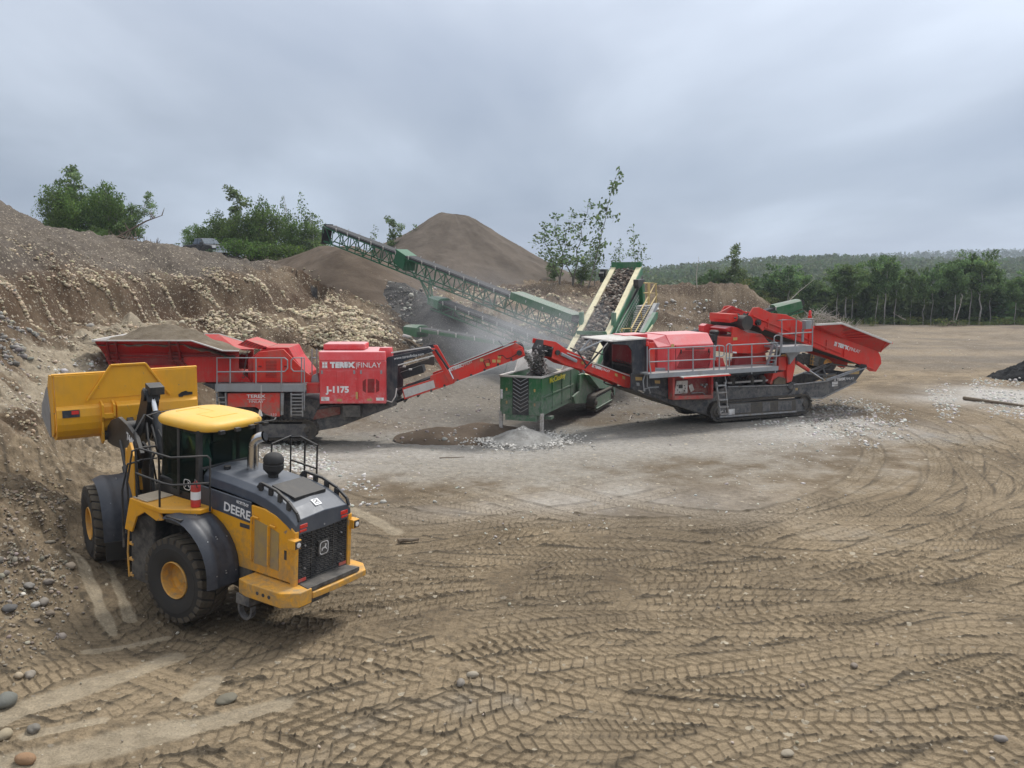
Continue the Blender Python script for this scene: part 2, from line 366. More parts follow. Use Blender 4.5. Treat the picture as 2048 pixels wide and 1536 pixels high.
# the pit floor and the far edge on the right
for p in ((300, 1450), (700, 1450), (1200, 1450), (1800, 1450), (700, 1250), (1100, 1250), (1500, 1250), (2000, 1250), (700, 1050), (1000, 1050), (1400, 1050), (1900, 1050), (800, 900), (1200, 900), (1600, 900), (2000, 900), (900, 800), (1300, 780), (1700, 780),
          (2000, 780), (1000, 750), (1500, 700), (1800, 700), (2040, 700), (620, 830), (560, 960), (500, 850), (400, 860), (640, 770), (450, 800), (2300, 1200), (2400, 900), (2400, 720), (870, 730)): cpG(*p)
for x in (1640, 1750, 1900, 2040, 2250): cpG(x, 655, 0, .05); cpG(x, 648, 0, -.1); _cp.append((G(x, 640)[0]*1.2, 150, -3.5)); _cp.append((G(x, 640)[0]*1.5, 200, -8))
for x in (-60, 0, 20): _cp.append((x, 150, 2 if x < 10 else -1)); _cp.append((x, 220, -6))
_cp += [(0, 0, 0), (15, 3, 0), (-12, 2, .4), (-12, 8, .5), (0, -15, 0), (20, -15, 0), (-20, -15, 1.5), (40, 10, 0), (-25, 5, 4), (-40, 12, 8), (60, 40, 0), (80, 80, 0)]
_cp = np.array(_cp)
def _solve():
    P = _cp[:, :2]; D = np.sqrt(((P[:, None]-P[None])**2).sum(-1)); n = len(P)
    A = np.zeros((n+3, n+3)); A[:n, :n] = D-0.4*np.eye(n); A[:n, n] = 1; A[:n, n+1:] = P; A[n, :n] = 1; A[n+1:, :n] = P.T
    b = np.zeros(n+3); b[:n] = _cp[:, 2]; return np.linalg.solve(A, b)
_w = _solve()
_left = W(-70, 400, 66)
def bank(x, y):
    """smooth terrain height, without the small relief"""
    sh = x.shape; x = x.ravel(); y = y.ravel(); z = np.empty_like(x)
    for i in range(0, len(x), 60000):
        X, Y = x[i:i+60000], y[i:i+60000]
        D = np.sqrt((X[:, None]-_cp[None, :, 0])**2+(Y[:, None]-_cp[None, :, 1])**2)
        z[i:i+60000] = D@_w[:len(_cp)]+_w[len(_cp)]+X*_w[len(_cp)+1]+Y*_w[len(_cp)+2]
    r = np.hypot(x, y-60)
    z = z*(1-sstep(120, 190, r))+(-8)*sstep(120, 190, r)
    # the grey mound behind the crest, top left
    z = np.maximum(z, 16.2-0.75*np.hypot((x+48)*0.8, y-72)+0.5*fbm(x, y, .15, 4, 5))
    return z.reshape(sh)
def relief(x, y, z):
    b = sstep(0.25, 1.3, z)*(1-sstep(100, 160, np.hypot(x, y)))
    w = fbm(x, y, .12, 2, 3)*3
    t_ = sstep(6.2, 7.6, z); rough = (fbm(x+w, y, .33, 5, 21)*0.95+np.abs(fbm(x, y+w, 0.9, 5, 31))*0.6-0.14+fbm(x, y, 2.6, 3, 35)*.14)*(1-.3*t_)
    st_ = (z-6.3+.5*fbm(x, y, .3, 2, 44)); rough = rough-.15+.75*(np.tanh(st_*4)-1)*np.exp(-(st_/1.6)**2)*(y > 34)*(y < 66)*(x < -12)
    lay = np.sin(z*3.1+fbm(x, y, .2, 2, 8)*5)*0.10                  # slumped layers of the cut
    return b*(rough+lay)+(1-b)*(fbm(x, y, .16, 3, 41)*0.10)
def H(x, y):
    x = np.atleast_1d(np.asarray(x, float)); y = np.atleast_1d(np.asarray(y, float))
    z = bank(x, y); return z+relief(x, y, z)
def h1(x, y): return float(H([x], [y])[0])

# ---- wheel tracks: every pass is a circular arc (cx, cy, R, from, to, half width, pitch, chirality) ----
arcs = []
def arc(cx, cy, R, a0, a1, wd=0.36, pitch=0.19, amp=1.0): arcs.append((cx, cy, R, math.radians(a0), math.radians(a1), wd, pitch, amp))
rr = random.Random(5)
for i in range(80):                                                # long sweeps round the plant, both wheels of an axle
    cx, cy, R = rr.gauss(3, 3.2), rr.gauss(35, 2.6), rr.uniform(12, 25)
    a0 = rr.uniform(-175, -110); a1 = a0+rr.uniform(60, 150)
    p = rr.choice((.15, .17, .19, .21)); am = rr.uniform(.6, 1.1)
    arc(cx, cy, R, a0, a1, .37, p, am); arc(cx, cy, R+2.25, a0-3, a1+2, .37, p, am)
for i in range(9):
    cx, cy, R = rr.uniform(-12, 2), rr.uniform(30, 44), rr.uniform(17, 27)
    arc(cx, cy, R, -130, -40, .37, .23, 1); arc(cx, cy, R+2.25, -130, -40, .37, .23, 1)
for i in range(7):                                                 # counter curves and loops
    cx, cy, R = rr.uniform(-2, 26), rr.uniform(-4, 8), rr.uniform(10, 22)
    arc(cx, cy, R, 20, 160, .37, .24, .9); arc(cx, cy, R+2.25, 20, 160, .37, .24, .9)
for R in (30, 32.2, 34.5, 31.1): arc(12, -13.5+R-30, R, 96, 165, .37, .24, 1.1)
for R in (17.0, 19.3, 21.4, 18.1): arc(-26.5, 19.2, R, -42, 38, .37, .23, 1.1)    # up the ramp behind the loader
for R in (24, 26.3): arc(8, 37, R, -175, -60, .37, .24, 1.15)
def tracks(x, y, z):
    """height and freshness of the tyre tread prints"""
    h = np.zeros_like(x); fr = np.zeros_like(x); rg = np.zeros_like(x)
    wx = fbm(x, y, .09, 2, 71)*2.2; wy = fbm(x, y, .09, 2, 77)*2.2
    X = x+wx; Y = y+wy
    jx = fbm(x, y, 2.2, 3, 91)*0.05; brk = fbm(x, y, 1.1, 4, 61); brk2 = fbm(x, y, 0.35, 3, 63)
    for k, (cx, cy, R, a0, a1, wd, pt, am) in enumerate(arcs):
        dx = X-cx; dy = Y-cy; r = np.hypot(dx, dy); d = r-R
        sel = np.nonzero(np.abs(d) < wd*1.45)[0]
        if not len(sel): continue
        th = np.arctan2(dy[sel], dx[sel]); mid = (a0+a1)/2; th = (th-mid+np.pi) % (2*np.pi)-np.pi; hw = (a1-a0)/2
        ok = np.abs(th) < hw; sel = sel[ok]; th = th[ok]
        if not len(sel): continue
        d = d[sel]+jx[sel]; s = th*R+jx[sel]*.7; ad = np.abs(d)
        en = sstep(0, 0.12, hw-np.abs(th))
        side = (d > 0)
        q = (s*(1 if k % 2 else -1)+(.3+.1*(k % 5))*(d if k % 4 == 1 else ad)+side*pt*.5)/pt; q = np.abs(q-np.floor(q)-.5)*pt      # distance to the oblique ridge
        rid = np.exp(-(q/0.016)**2)*(.75+.5*brk2[sel])
        tri = np.abs((s/pt) % 1-.5)*pt*.9-pt*.2
        cen = np.exp(-((d-tri*.6)/0.015)**2)
        lon = np.exp(-((ad-wd*.55)/0.012)**2)*.45
        pat = np.maximum(np.maximum(rid, cen*.9), lon)
        inside = 1-sstep(wd*.92, wd*1.06, ad)
        berm = np.exp(-((ad-wd*1.12)/0.06)**2)
        keep = sstep(-.75, -.45, brk[sel]+.12*am+brk2[sel]*.5)
        m = inside*en*keep
        new = -0.032+pat*0.048*am*(1+.5*np.clip(brk2[sel]+.1, -.3, .6))
        h[sel] = h[sel]*(1-m)+new*m+berm*.022*en*keep*(0.5+brk[sel])
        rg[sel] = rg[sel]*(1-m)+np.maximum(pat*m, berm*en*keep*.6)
        fr[sel] = np.maximum(fr[sel], m)
    return h, fr, rg

hop = G(1045, 862)                                                  # the foot of the green hopper
def build_ground():
    fine = np.radians(np.linspace(-36, 36, 1700)); co = np.radians(np.arange(40, 321, 3.5))
    th = np.concatenate([fine, co])                                 # azimuth from +Y to +X
    rs = [1.0, 2.5, 4.5, 6.5, 8.5]; r = 10.3
    while r < 75: rs.append(r); r += max(0.014, 0.43*(r*r+48)/(7*895))
    while r < 150: rs.append(r); r += r*.007
    while r < 1000: rs.append(r); r *= 1.05
    rs += [1500, 2500, 4000, 7000]; rs = np.array(rs); nr, ntn = len(rs), len(th)
    A, R_ = np.meshgrid(th, rs); x = (R_*np.sin(A)).ravel(); y = (R_*np.cos(A)).ravel()
    z = bank(x, y); z0 = z.copy(); z = z+relief(x, y, z0)
    near = (np.hypot(x, y) < 62) & (np.abs(np.degrees(np.arctan2(x, y))) < 38)
    i = np.nonzero(near)[0]; xi, yi = x[i], y[i]
    ht, fr, rg = tracks(xi, yi, z0[i])
    dh = np.hypot(xi-hop.x-1, yi-hop.y-1)
    damp = sstep(5.5, 12, dh)*(1-0.5*sstep(40, 60, np.hypot(xi, yi)))*(1-.9*sstep(.9, 2.2, z0[i]-0.9*(xi < -8)))
    damp *= 1-0.55*np.exp(-(((xi-0)/11)**2+((yi-31)/4.5)**2))
    steep = sstep(.15, .5, z0[i])*(xi < -11.6)*(yi < 20); damp *= 1-steep
    small = fbm(xi, yi, 3.5, 4, 51)*0.022+np.maximum(fbm(xi, yi, 9, 3, 57), 0)*.02
    cl = sstep(.36, .55, fbm(xi, yi, .8, 3, 301))*(np.hypot(xi, yi) < 45); fr *= 1-.7*cl; rg = np.maximum(rg*(1-.8*cl), cl*(.35+fbm(xi, yi, 9, 2, 303))); small = small+cl*(.030*np.abs(fbm(xi, yi, 7, 3, 305))+.02*fbm(xi, yi, 16, 2, 307)); ht = ht*(1-.8*cl)
    z[i] += ht*damp+small*(1-0.6*fr)
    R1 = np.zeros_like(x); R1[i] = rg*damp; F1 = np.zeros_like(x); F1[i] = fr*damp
    # ---- soil colour ----
    n1 = fbm(x, y, .22, 5, 101); n2 = fbm(x, y, 1.4, 4, 111); n3 = fbm(x, y, .07, 3, 121)
    c = np.zeros((len(x), 3)); lt = np.array([.245, .186, .116]); dk = np.array([.122, .091, .057])
    f = sstep(-.45, .5, n1+n2*.5)[:, None]; c[:] = dk*(1-f)+lt*f
    def blend(col, m, c=c): m = np.clip(m, 0, 1)[:, None]; c[:] = c*(1-m)+np.array(col)*m
    grey = np.exp(-(((x-1)/15)**2+((y-35)/8.5)**2)*0.9)*1.25+n1*.6+n2*.3
    blend((.255, .235, .20), sstep(.35, .95, grey)*.9)
    gm = sstep(-.15, .6, np.exp(-(((x-2)/20)**2+((y-46)/13)**2)*.9)*1.3-.55+n1*.7+n2*.3)*(z0 < 1.5); blend((.158, .144, .124), gm*.85)
    far = sstep(60, 80, np.hypot(x, y))*(z0 < 1.2); blend((.21, .178, .14), far*(.55+n2*.5)*.9); blend((.13, .11, .088), far*sstep(-.15, .35, fbm(x*.25, y, .4, 5, 141))*.75)
    for bx, by, rx, ry, k_ in ((1330, 1000, 3.2, 2.2, .9), (830, 1020, 3, 1.2, .7), (1150, 1010, 2.4, 1, .6), (1690, 850, 3.6, 2.0, 1.2), (1590, 870, 3.5, 1.4, .8), (1880, 795, 2.2, 2.5, 1.2), (1990, 790, 3.2, 4.5, 1.2), (640, 930, 2.2, 2.6, 1.0), (1250, 900, 6, 1.6, .6), (800, 905, 4, 1.2, .6)):
        g = G(bx, by); blend((.36, .34, .31), np.exp(-(((x-g.x)/rx)**2+((y-g.y)/ry)**2))*k_*(.7+n1))
    bk = sstep(.4, 1.6, z0)*(np.hypot(x, y) < 140)
    bk *= 1-(np.exp(-(((x+12)/4.5)**2+((y-26)/7)**2)))*(z0 < 2.2)*.8
    f = sstep(-.4, .45, fbm(x, y, .5, 5, 131)+.4*np.sin(z0*2.2+n1*4)); f = f[:, None]
    bc = np.array([.068, .044, .026])*(1-f)+np.array([.155, .114, .074])*f
    c[:] = c*(1-bk[:, None])+bc*bk[:, None]
    blend((.060, .034, .019), bk*np.exp(-((z0-6.25+n1*.5)/.5)**2)*.95*(y > 34)*(x < -8)*(.6+n2)); blend((.085, .055, .033), bk*np.exp(-((z0-5.2+n1)/.3)**2)*.45*(y > 30))
    top = sstep(6.6, 7.8, z0+n1); blend((.100, .086, .072), bk*top*.75)
    # pale ramp scraped across the bank behind the crusher
    Ls = [(0, 790, 22.8), (60, 735, 25), (130, 680, 29.5), (190, 640, 33.5), (260, 618, 37), (340, 625, 38.5)]
    pl = [W(a, b, d*K) for a, b, d in Ls]; dd = np.full_like(x, 99.)
    for a, b in zip(pl, pl[1:]):
        ax, ay, bx, by = a.x, a.y, b.x, b.y; tt = np.clip(((x-ax)*(bx-ax)+(y-ay)*(by-ay))/((bx-ax)**2+(by-ay)**2), 0, 1)
        dd = np.minimum(dd, np.hypot(x-ax-tt*(bx-ax), y-ay-tt*(by-ay)))
    blend((.31, .262, .19), bk*(1-sstep(.5, 1.9, (dd+n2*1.6+n1*1.2)*np.where(y < 31, 1.7, 1.15)))*.8)
    blend((.085, .052, .03), bk*np.exp(-((dd-3.4+n1)/0.9)**2)*.5*(y > 28))
    blend((.078, .062, .042), R1*.8)                                  # crumbled moist soil in the lug gaps, with ridge shade painted in
    blend((.265, .212, .142), sstep(.35, .9, F1)*(1-R1)*.28)
    dust = np.exp(-(((x-hop.x)/5)**2+((y-hop.y+1)/3)**2)); blend((.30, .29, .27), dust*.8)
    for (ax, ay), (bx, by), wdt in (((0, 1452), (345, 1302), .30), ((20, 1535), (350, 1452), .42), (((350, 1452)), (560, 1400), .28), ((60, 1475), (200, 1440), .2), ((150, 1165), (225, 1262), .13), ((200, 1140), (262, 1235), .12), ((180, 1300), (330, 1260), .15), ((385, 1385), (420, 1352), .25), ((700, 1010), (790, 1060), .25)):
        pa, pb = G(ax, ay), G(bx, by); tt = np.clip(((x-pa.x)*(pb.x-pa.x)+(y-pa.y)*(pb.y-pa.y))/((pb.x-pa.x)**2+(pb.y-pa.y)**2), 0, 1)
        ds = np.hypot(x-pa.x-tt*(pb.x-pa.x), y-pa.y-tt*(pb.y-pa.y))+.10*n2; ms = (1-sstep(wdt*.6, wdt, ds))*(z0 < 2); z[:] = z*(1-ms)+(z0+relief(x, y, z0)-.03+.006*np.sin(ds*25))*ms; blend((.285, .238, .168), ms*.75)
    green = sstep(60, 150, np.hypot(x, y))*(z0 < -.6); blend((.03, .045, .018), green)
    V = np.stack([x, y, z], 1)
    idx = np.arange(nr*ntn).reshape(nr, ntn); nx = np.roll(idx, -1, 1)
    Fc = np.stack([idx[:-1], nx[:-1], nx[1:], idx[1:]], -1).reshape(-1, 4)
    m, t, b = newmat('soil'); at = nd(t, 'ShaderNodeAttribute', attribute_name='soil'); oc = nd(t, 'ShaderNodeNewGeometry').outputs['Position']
    g1 = noise(t, 26, 4, 0.7, oc); g2 = noise(t, 4.5, 5, .65, oc)
    cc = mixc(t, .75, at.outputs['Color'], ramp(t, [(.3, (.34, .34, .34)), (.7, (.66, .66, .66))]).outputs[0], 'OVERLAY')
    t.links.new(g2, t.nodes[-2].inputs[0]) if False else None
    rp = ramp(t, [(.3, (.36, .355, .35)), (.7, (.64, .64, .64))]); t.links.new(g2, rp.inputs[0])
    rq = ramp(t, [(.25, (.30, .30, .30)), (.75, (.70, .70, .70))]); t.links.new(g1, rq.inputs[0])
    cc = mixc(t, .8, at.outputs['Color'], rp.outputs[0], 'OVERLAY'); cc = mixc(t, .7, cc, rq.outputs[0], 'OVERLAY')
    vo = nd(t, 'ShaderNodeTexVoronoi'); vo.inputs['Scale'].default_value = 5.5; t.links.new(oc, vo.inputs['Vector'])
    vs_ = nd(t, 'ShaderNodeSeparateColor'); t.links.new(vo.outputs['Color'], vs_.inputs[0])
    v2 = nd(t, 'ShaderNodeTexVoronoi'); v2.inputs['Scale'].default_value = 12; t.links.new(oc, v2.inputs['Vector'])
    v3 = nd(t, 'ShaderNodeSeparateColor'); t.links.new(v2.outputs['Color'], v3.inputs[0])
    lim = mth(t, 'SUBTRACT', 1.0, mth(t, 'MULTIPLY', at.outputs['Alpha'], .62))
    pb = mth(t, 'MULTIPLY', mth(t, 'LESS_THAN', vo.outputs['Distance'], mth(t, 'MULTIPLY', vs_.outputs[1], .42)), mth(t, 'GREATER_THAN', vs_.outputs[0], lim))
    p2 = mth(t, 'MULTIPLY', mth(t, 'LESS_THAN', v2.outputs['Distance'], mth(t, 'MULTIPLY', v3.outputs[1], .5)), mth(t, 'GREATER_THAN', v3.outputs[0], lim))
    pb = mth(t, 'MAXIMUM', pb, p2); pc = mixc(t, vs_.outputs[2], (.17, .145, .11), (.46, .40, .30))
    cc = mixc(t, mth(t, 'MULTIPLY', pb, .8), cc, pc)
    t.links.new(cc, b.inputs['Base Color']); b.inputs['Roughness'].default_value = .93; b.inputs['Specular IOR Level'].default_value = .2
    bump(t, b, mth(t, 'ADD', mth(t, 'ADD', mth(t, 'MULTIPLY', g1, .5), g2), mth(t, 'MULTIPLY', pb, .4)), 0.045, 1.0)
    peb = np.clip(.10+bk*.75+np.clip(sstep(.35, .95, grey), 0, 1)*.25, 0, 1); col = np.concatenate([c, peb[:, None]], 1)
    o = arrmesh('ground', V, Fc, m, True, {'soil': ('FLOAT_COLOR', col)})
    tag(o, kind='structure'); return o
build_ground()

# ---- stockpiles ----
PILES = []
def pile(name, label, ridge, slope, mat, rad, n=150, seed=1, amp=.25, fine=.05, cat='gravel pile', group=None, asp=None):
    """ridge: world points along the top; material falls away at its angle of repose"""
    cx = sum(p.x for p in ridge)/len(ridge); cy = sum(p.y for p in ridge)/len(ridge)
    a = np.linspace(0, 2*np.pi, n*2, endpoint=False); r = np.linspace(0, 1, n)**.8*rad
    A, R_ = np.meshgrid(a, r); x = (cx+R_*np.cos(A)).ravel(); y = (cy+R_*np.sin(A)).ravel()
    z = np.full_like(x, -99.)
    sl = slope*(1+.10*fbm(x-cx, y-cy, .15, 2, seed+3))
    segs = list(zip(ridge, ridge[1:])) or [(ridge[0], ridge[0])]
    for p, q in segs:
        L2 = max((q.x-p.x)**2+(q.y-p.y)**2, 1e-6); t = np.clip(((x-p.x)*(q.x-p.x)+(y-p.y)*(q.y-p.y))/L2, 0, 1)
        d = np.hypot(x-p.x-t*(q.x-p.x), y-p.y-t*(q.y-p.y)); zt = p.z+t*(q.z-p.z)
        z = np.maximum(z, zt-sl*(np.sqrt(d*d+.5)-.7))
    ang = np.arctan2(y-cy, x-cx)
    z -= (z.max()-z)*.16*fbm(np.cos(ang)*1.6, np.sin(ang)*1.6, 1.3, 3, seed+5)
    z += amp*fbm(x, y, .25, 4, seed)+fine*fbm(x, y, 2.2, 4, seed+9)+.04*amp*np.sin(ang*23+3*fbm(x, y, .3, 2, seed+1))
    def top(X, Y, ridge=ridge, slope=slope, rad=rad, cx=cx, cy=cy):
        zt_ = np.full(X.shape, -99.)
        for p, q in segs:
            L2 = max((q.x-p.x)**2+(q.y-p.y)**2, 1e-6); t = np.clip(((X-p.x)*(q.x-p.x)+(Y-p.y)*(q.y-p.y))/L2, 0, 1)
            d = np.hypot(X-p.x-t*(q.x-p.x), Y-p.y-t*(q.y-p.y)); zt_ = np.maximum(zt_, p.z+t*(q.z-p.z)-slope*(np.sqrt(d*d+.5)-.7))
        return np.where(np.hypot(X-cx, Y-cy) < rad, zt_, -99.)
    PILES.append(top)
    g = H(x, y); z = np.maximum(z, g-.6)
    idx = np.arange(n*2*n).reshape(n, n*2); nx = np.roll(idx, -1, 1)
    Fc = np.stack([idx[:-1], nx[:-1], nx[1:], idx[1:]], -1).reshape(-1, 4)
    V = np.stack([x-cx, y-cy, z], 1)
    o = arrmesh(name, V, Fc, mat, True); o.location = (cx, cy, 0)
    tag(o, label, cat, group); return o
M['sand'] = soilmat('grey_brown_gravel', (.088, .071, .056), (.135, .110, .088), .5, .06)
M['brown'] = soilmat('brown_fines', (.082, .060, .042), (.125, .094, .068), .8, .05)
M['dark'] = soilmat('dark_grey_gravel', (.045, .043, .041), (.095, .088, .08), 1.2, .14, speck=(.2, .185, .165))
M['coal'] = soilmat('black_clods', (.012, .012, .013), (.035, .034, .034), 1.4, .35)
M['pale'] = soilmat('pale_crushed_stone', (.26, .25, .23), (.42, .41, .385), 3, .15)
pile('gravel_pile', 'tall grey-brown conical gravel stockpile on the skyline behind the conveyors', [W(888, 427, 104), W(925, 432, 104)], .60, M['sand'], 24, 150, 3, .35, .06, 'gravel pile')
pile('gravel_pile', 'smooth brown pile of fines under the head of the long conveyor', [W(565, 521, 80), W(645, 492, 76), W(700, 490, 73)], .60, M['brown'], 17, 150, 13, .25, .05, 'gravel pile')
pile('gravel_pile', 'dark grey gravel pile between the brown fines and the second conveyor', [W(775, 556, 70), W(830, 580, 66), W(890, 622, 61)], .66, M['dark'], 14, 130, 23, .5, .12, 'gravel pile')
pile('gravel_pile', 'low dark gravel heap under the short lower conveyor', [W(800, 690, 57), W(850, 686, 58)], .5, M['dark'], 7, 80, 33, .3, .1, 'gravel pile')
pile('soil_heap', 'black lumpy heap at the right edge of the yard', [W(2150, 700, 56), W(2210, 690, 58)], .52, M['coal'], 6.5, 90, 43, .7, .35, 'heap')
# ================= wheel loader =================
def rigid(O, hdg, pit):
    h, p = math.radians(hdg), math.radians(pit)
    f = Vector((math.cos(h)*math.cos(p), math.sin(h)*math.cos(p), math.sin(p))); l = Vector((-math.sin(h), math.cos(h), 0)); u = f.cross(l)
    m = Matrix.Identity(4)
    for i in range(3): m[i][0] = f[i]; m[i][1] = l[i]; m[i][2] = u[i]; m[i][3] = O[i]
    return m
LRO = (-5.95, 18.09, 0.0)
def deer_mark(par, mat, M4, s, name='emblem'):
    """rounded badge outline with a small leaping stag, as on the machine"""
    mb = MB(); mb.x = M4
    n = 20; o1 = []; o2 = []
    for i in range(n):
        a = 2*math.pi*i/n; c, d = math.cos(a), math.sin(a); k = (abs(c)**5+abs(d)**5)**(-.2)
        o1.append((c*k*s*.5, d*k*s*.55, 0)); o2.append((c*k*s*.43, d*k*s*.48, 0))
    for i in range(n):
        j = (i+1) % n; mb.add([o1[i], o1[j], o2[j], o2[i]], [(0, 1, 2, 3)])
    st = [(-.33, -.05), (-.2, .03), (0, .06), (.1, .12), (.14, .27), (.22, .3), (.3, .2), (.24, .16), (.22, .02), (.3, -.12), (.36, -.22), (.3, -.24), (.18, -.1), (.05, -.06), (-.1, -.08), (-.2, -.22), (-.3, -.28), (-.26, -.16)]
    mb.add([(a*s, b*s, 0) for a, b in st], [tuple(range(len(st)))])
    mb.add([(.13*s, .26*s, 0), (.02*s, .36*s, 0), (.17*s, .3*s, 0)], [(0, 1, 2)])
    for k in range(len(mb.v)): pass
    return mb.build(name, mat, par)
def wheel(par, Mx, cy, side, r=.87, name='wheel'):
    w = MB(); w.x = Mx; c = (0, cy, r); ax = (0, side, 0)
    w.lathe([(.37, -.27), (.42, -.31), (.58, -.335), (.74, -.33), (.815, -.30), (.835, -.22), (.842, 0), (.835, .22), (.815, .30), (.74, .33), (.66, .336), (.655, .342), (.58, .335), (.42, .31), (.37, .27), (.37, -.27)], c, ax, 48, cap=False)
    t = w.build(name, M['rubber'], par, smooth=True)
    lug = MB(); lug.x = Mx; n = 26
    for k in range(n):
        for sg in (-1, 1):
            a0 = 2*math.pi*(k+(.5 if sg > 0 else 0))/n; pts = []
            for (ty, da) in ((.02, .0), (.31, -.13)):
                for dd in (.0, .19): pts.append((ty*sg, a0+da+dd))
            q = [pts[0], pts[1], pts[3], pts[2]]; lo = []; hi = []
            for ty, a in q:
                for L, rr_ in ((lo, .82 if abs(ty) > .1 else .835), (hi, r+.003-(.02 if abs(ty) > .1 else 0))):
                    L.append((rr_*math.cos(a), cy+side*ty, r+rr_*math.sin(a)))
            # split along its length so that it follows the crown
            lug.loft(lo, hi)
            b = [(.31*sg, a0-.13), (.31*sg, a0+.06), (.335*sg, a0+.04), (.335*sg, a0-.11)]
            lug.loft([(.74*math.cos(a), cy+side*ty, r+.74*math.sin(a)) for ty, a in b], [(r*.975*math.cos(a), cy+side*ty*.97, r+r*.975*math.sin(a)) for ty, a in b])
    lug.build('tread', M['tread'], t, bevel=.008)
    rim = MB(); rim.x = Mx
    rim.lathe([(.375, .24), (.375, .30), (.362, .315), (.345, .30), (.335, .17), (.32, .08), (.22, .04), (.21, .07), (.12, .08), (.11, .11), (.05, .12), (.0, .12)], c, ax, 40, cap=False)
    rm = rim.build('rim', M['yellow'], t, smooth=True)
    return t
def fender(par, Mx, y0, y1, cz, arc_pts, side=1):
    """arched guard: arc_pts = (angle deg, radius)"""
    sec = []; f = MB(); f.x = Mx
    for a, r_ in arc_pts:
        a = math.radians(a); c, s_ = math.cos(a), math.sin(a); row = []
        ys = np.linspace(y0, y1, 15)
        for i, y in enumerate(ys):
            e = abs(i-7)/7; dr = -.06*max(0, e-.75)/.25
            dr += .018 if i in (3, 4, 10, 11) else 0
            row.append(((r_+dr)*c, y, cz+(r_+dr)*s_))
        row += [((r_-.05)*c, y1-.02, cz+(r_-.05)*s_), ((r_-.05)*c, y0+.02, cz+(r_-.05)*s_)]
        sec.append(row)
    f.loftn(sec); o = f.build('fender', M['fender'], par, smooth=True)
    b = MB(); b.x = Mx
    for a, r_ in arc_pts[2:-1:3]:
        for y in (y0+.22*(y1-y0), y0+.5*(y1-y0), y0+.78*(y1-y0)):
            for da in (0, 2.2):
                a2 = math.radians(a+da); p = Vector((math.cos(a2), 0, math.sin(a2))); q = Vector((0, y, cz)); b.cyl(q+p*(r_-.01), q+p*(r_+.014), .012, n=6)
    b.build('bolts', M['galv'], o)
    return o
def make_loader():
    root = thing('wheel_loader', 'yellow and grey articulated wheel loader in the foreground holding its bucket out', 'wheel loader', LRO, math.radians(149))
    root.rotation_euler = (0, 0, math.radians(149))
    inv = rigid(LRO, 149, 0).inverted()
    R4 = inv @ rigid(LRO, 149, 4)
    J = rigid(LRO, 149, 4) @ Vector((1.7, 0, 0)); FT = rigid(J, 125, 9); FO_ = FT @ Vector((1.75, 0, 0)); F4 = inv @ rigid(FO_, 125, 9)
    def mb(fr=R4): m = MB(); m.x = fr; return m
    for side in (1, -1):
        wheel(root, R4, side*1.1, side); wheel(root, F4, side*1.1, side)
    # rear fenders
    ap = [(82, 1.34), (92, 1.36), (101, 1.37), (110, 1.37), (120, 1.35), (130, 1.33), (140, 1.30), (150, 1.26), (160, 1.21), (168, 1.17), (174, 1.15)]
    fender(root, R4, .70, 1.52, .86, ap); fender(root, R4, -1.52, -.70, .86, ap)
    ap = [(80, 1.02), (90, 1.04), (100, 1.06), (112, 1.08), (124, 1.10), (136, 1.11), (148, 1.11), (160, 1.10), (172, 1.09), (184, 1.09)]
    fender(root, F4, .42, 1.30, .90, ap); fender(root, F4, -1.30, -.42, .90, ap)
    for y0, y1 in ((.44, 1.28), (-1.28, -.44)):
        m = mb(F4); m.box(-1.13, -1.10, y0, y1, .42, .86); m.build('mud_flap', M['rubber'], root)
    # chassis, axles, hitch
    m = mb(); m.box(-2.4, 1.1, -.42, .42, .62, 1.35); m.box(.6, 1.75, -.3, .3, .55, 1.5); m.cyl((0, -.9, .87), (0, .9, .87), .2); m.box(-.35, .35, -.45, .45, .5, 1.2)
    m.box(-1.45, .75, -.74, .74, 1.0, 1.9); m.cyl((1.7, 0, .5), (1.7, 0, 1.6), .16); m.build('rear_frame', M['black'], root, bevel=.01)
    m = mb(F4); m.box(-1.7, .7, -.36, .36, .55, 1.45); m.cyl((0, -.9, .87), (0, .9, .87), .2)
    for s_ in (-1, 1): m.pv([(-.9, 1.2), (.6, 1.2), (.35, 1.9), (-.2, 2.75), (-.9, 2.75), (-1.15, 1.9)], s_*.28-.03, s_*.28+.03)
    m.build('front_frame', M['black'], root, bevel=.01)
    m = mb(F4)
    for s_ in (-1, 1): m.pv([(-.95, 1.7), (-.45, 1.6), (-.25, 2.6), (-.6, 2.9), (-.95, 2.7)], s_*.62-.03, s_*.62+.03)
    m.build('frame_tower', M['yellow'], root, bevel=.012)
    # engine hood
    prof = [(.05, 2.96, .60), (-.7, 2.93, .61), (-1.42, 2.88, .63), (-1.75, 2.84, .66), (-2.05, 2.77, .69), (-2.35, 2.65, .71), (-2.59, 2.50, .72)]
    m = mb(); loops = []
    for x, z, hw in prof:
        loops.append([(x, -hw-.05, z-.30), (x, -hw-.03, z-.12), (x, -hw+.08, z-.01), (x, 0, z+.03), (x, hw-.08, z-.01), (x, hw+.03, z-.12), (x, hw+.05, z-.30), (x, 0, z-.32)])
    m.loftn(loops); hood = m.build('hood', M['hood'], root, bevel=.012)
    m = mb()
    for s_ in (-1, 1): m.pv([(.02, 2.28), (.02, 2.66), (-1.40, 2.60), (-1.46, 2.18)], s_*.735-.02, s_*.735+.02)
    m.build('hood_band', M['hood'], root, bevel=.006)
    m = mb(); ydg = [(.0, 1.55), (.0, 2.275), (-1.44, 2.175), (-1.42, 2.55), (-1.75, 2.54), (-2.05, 2.48), (-2.33, 2.37), (-2.5, 2.27), (-2.5, 1.25), (-1.0, 1.25)]
    for s_ in (-1, 1): m.pv(ydg, s_*.725-.025, s_*.725+.025)
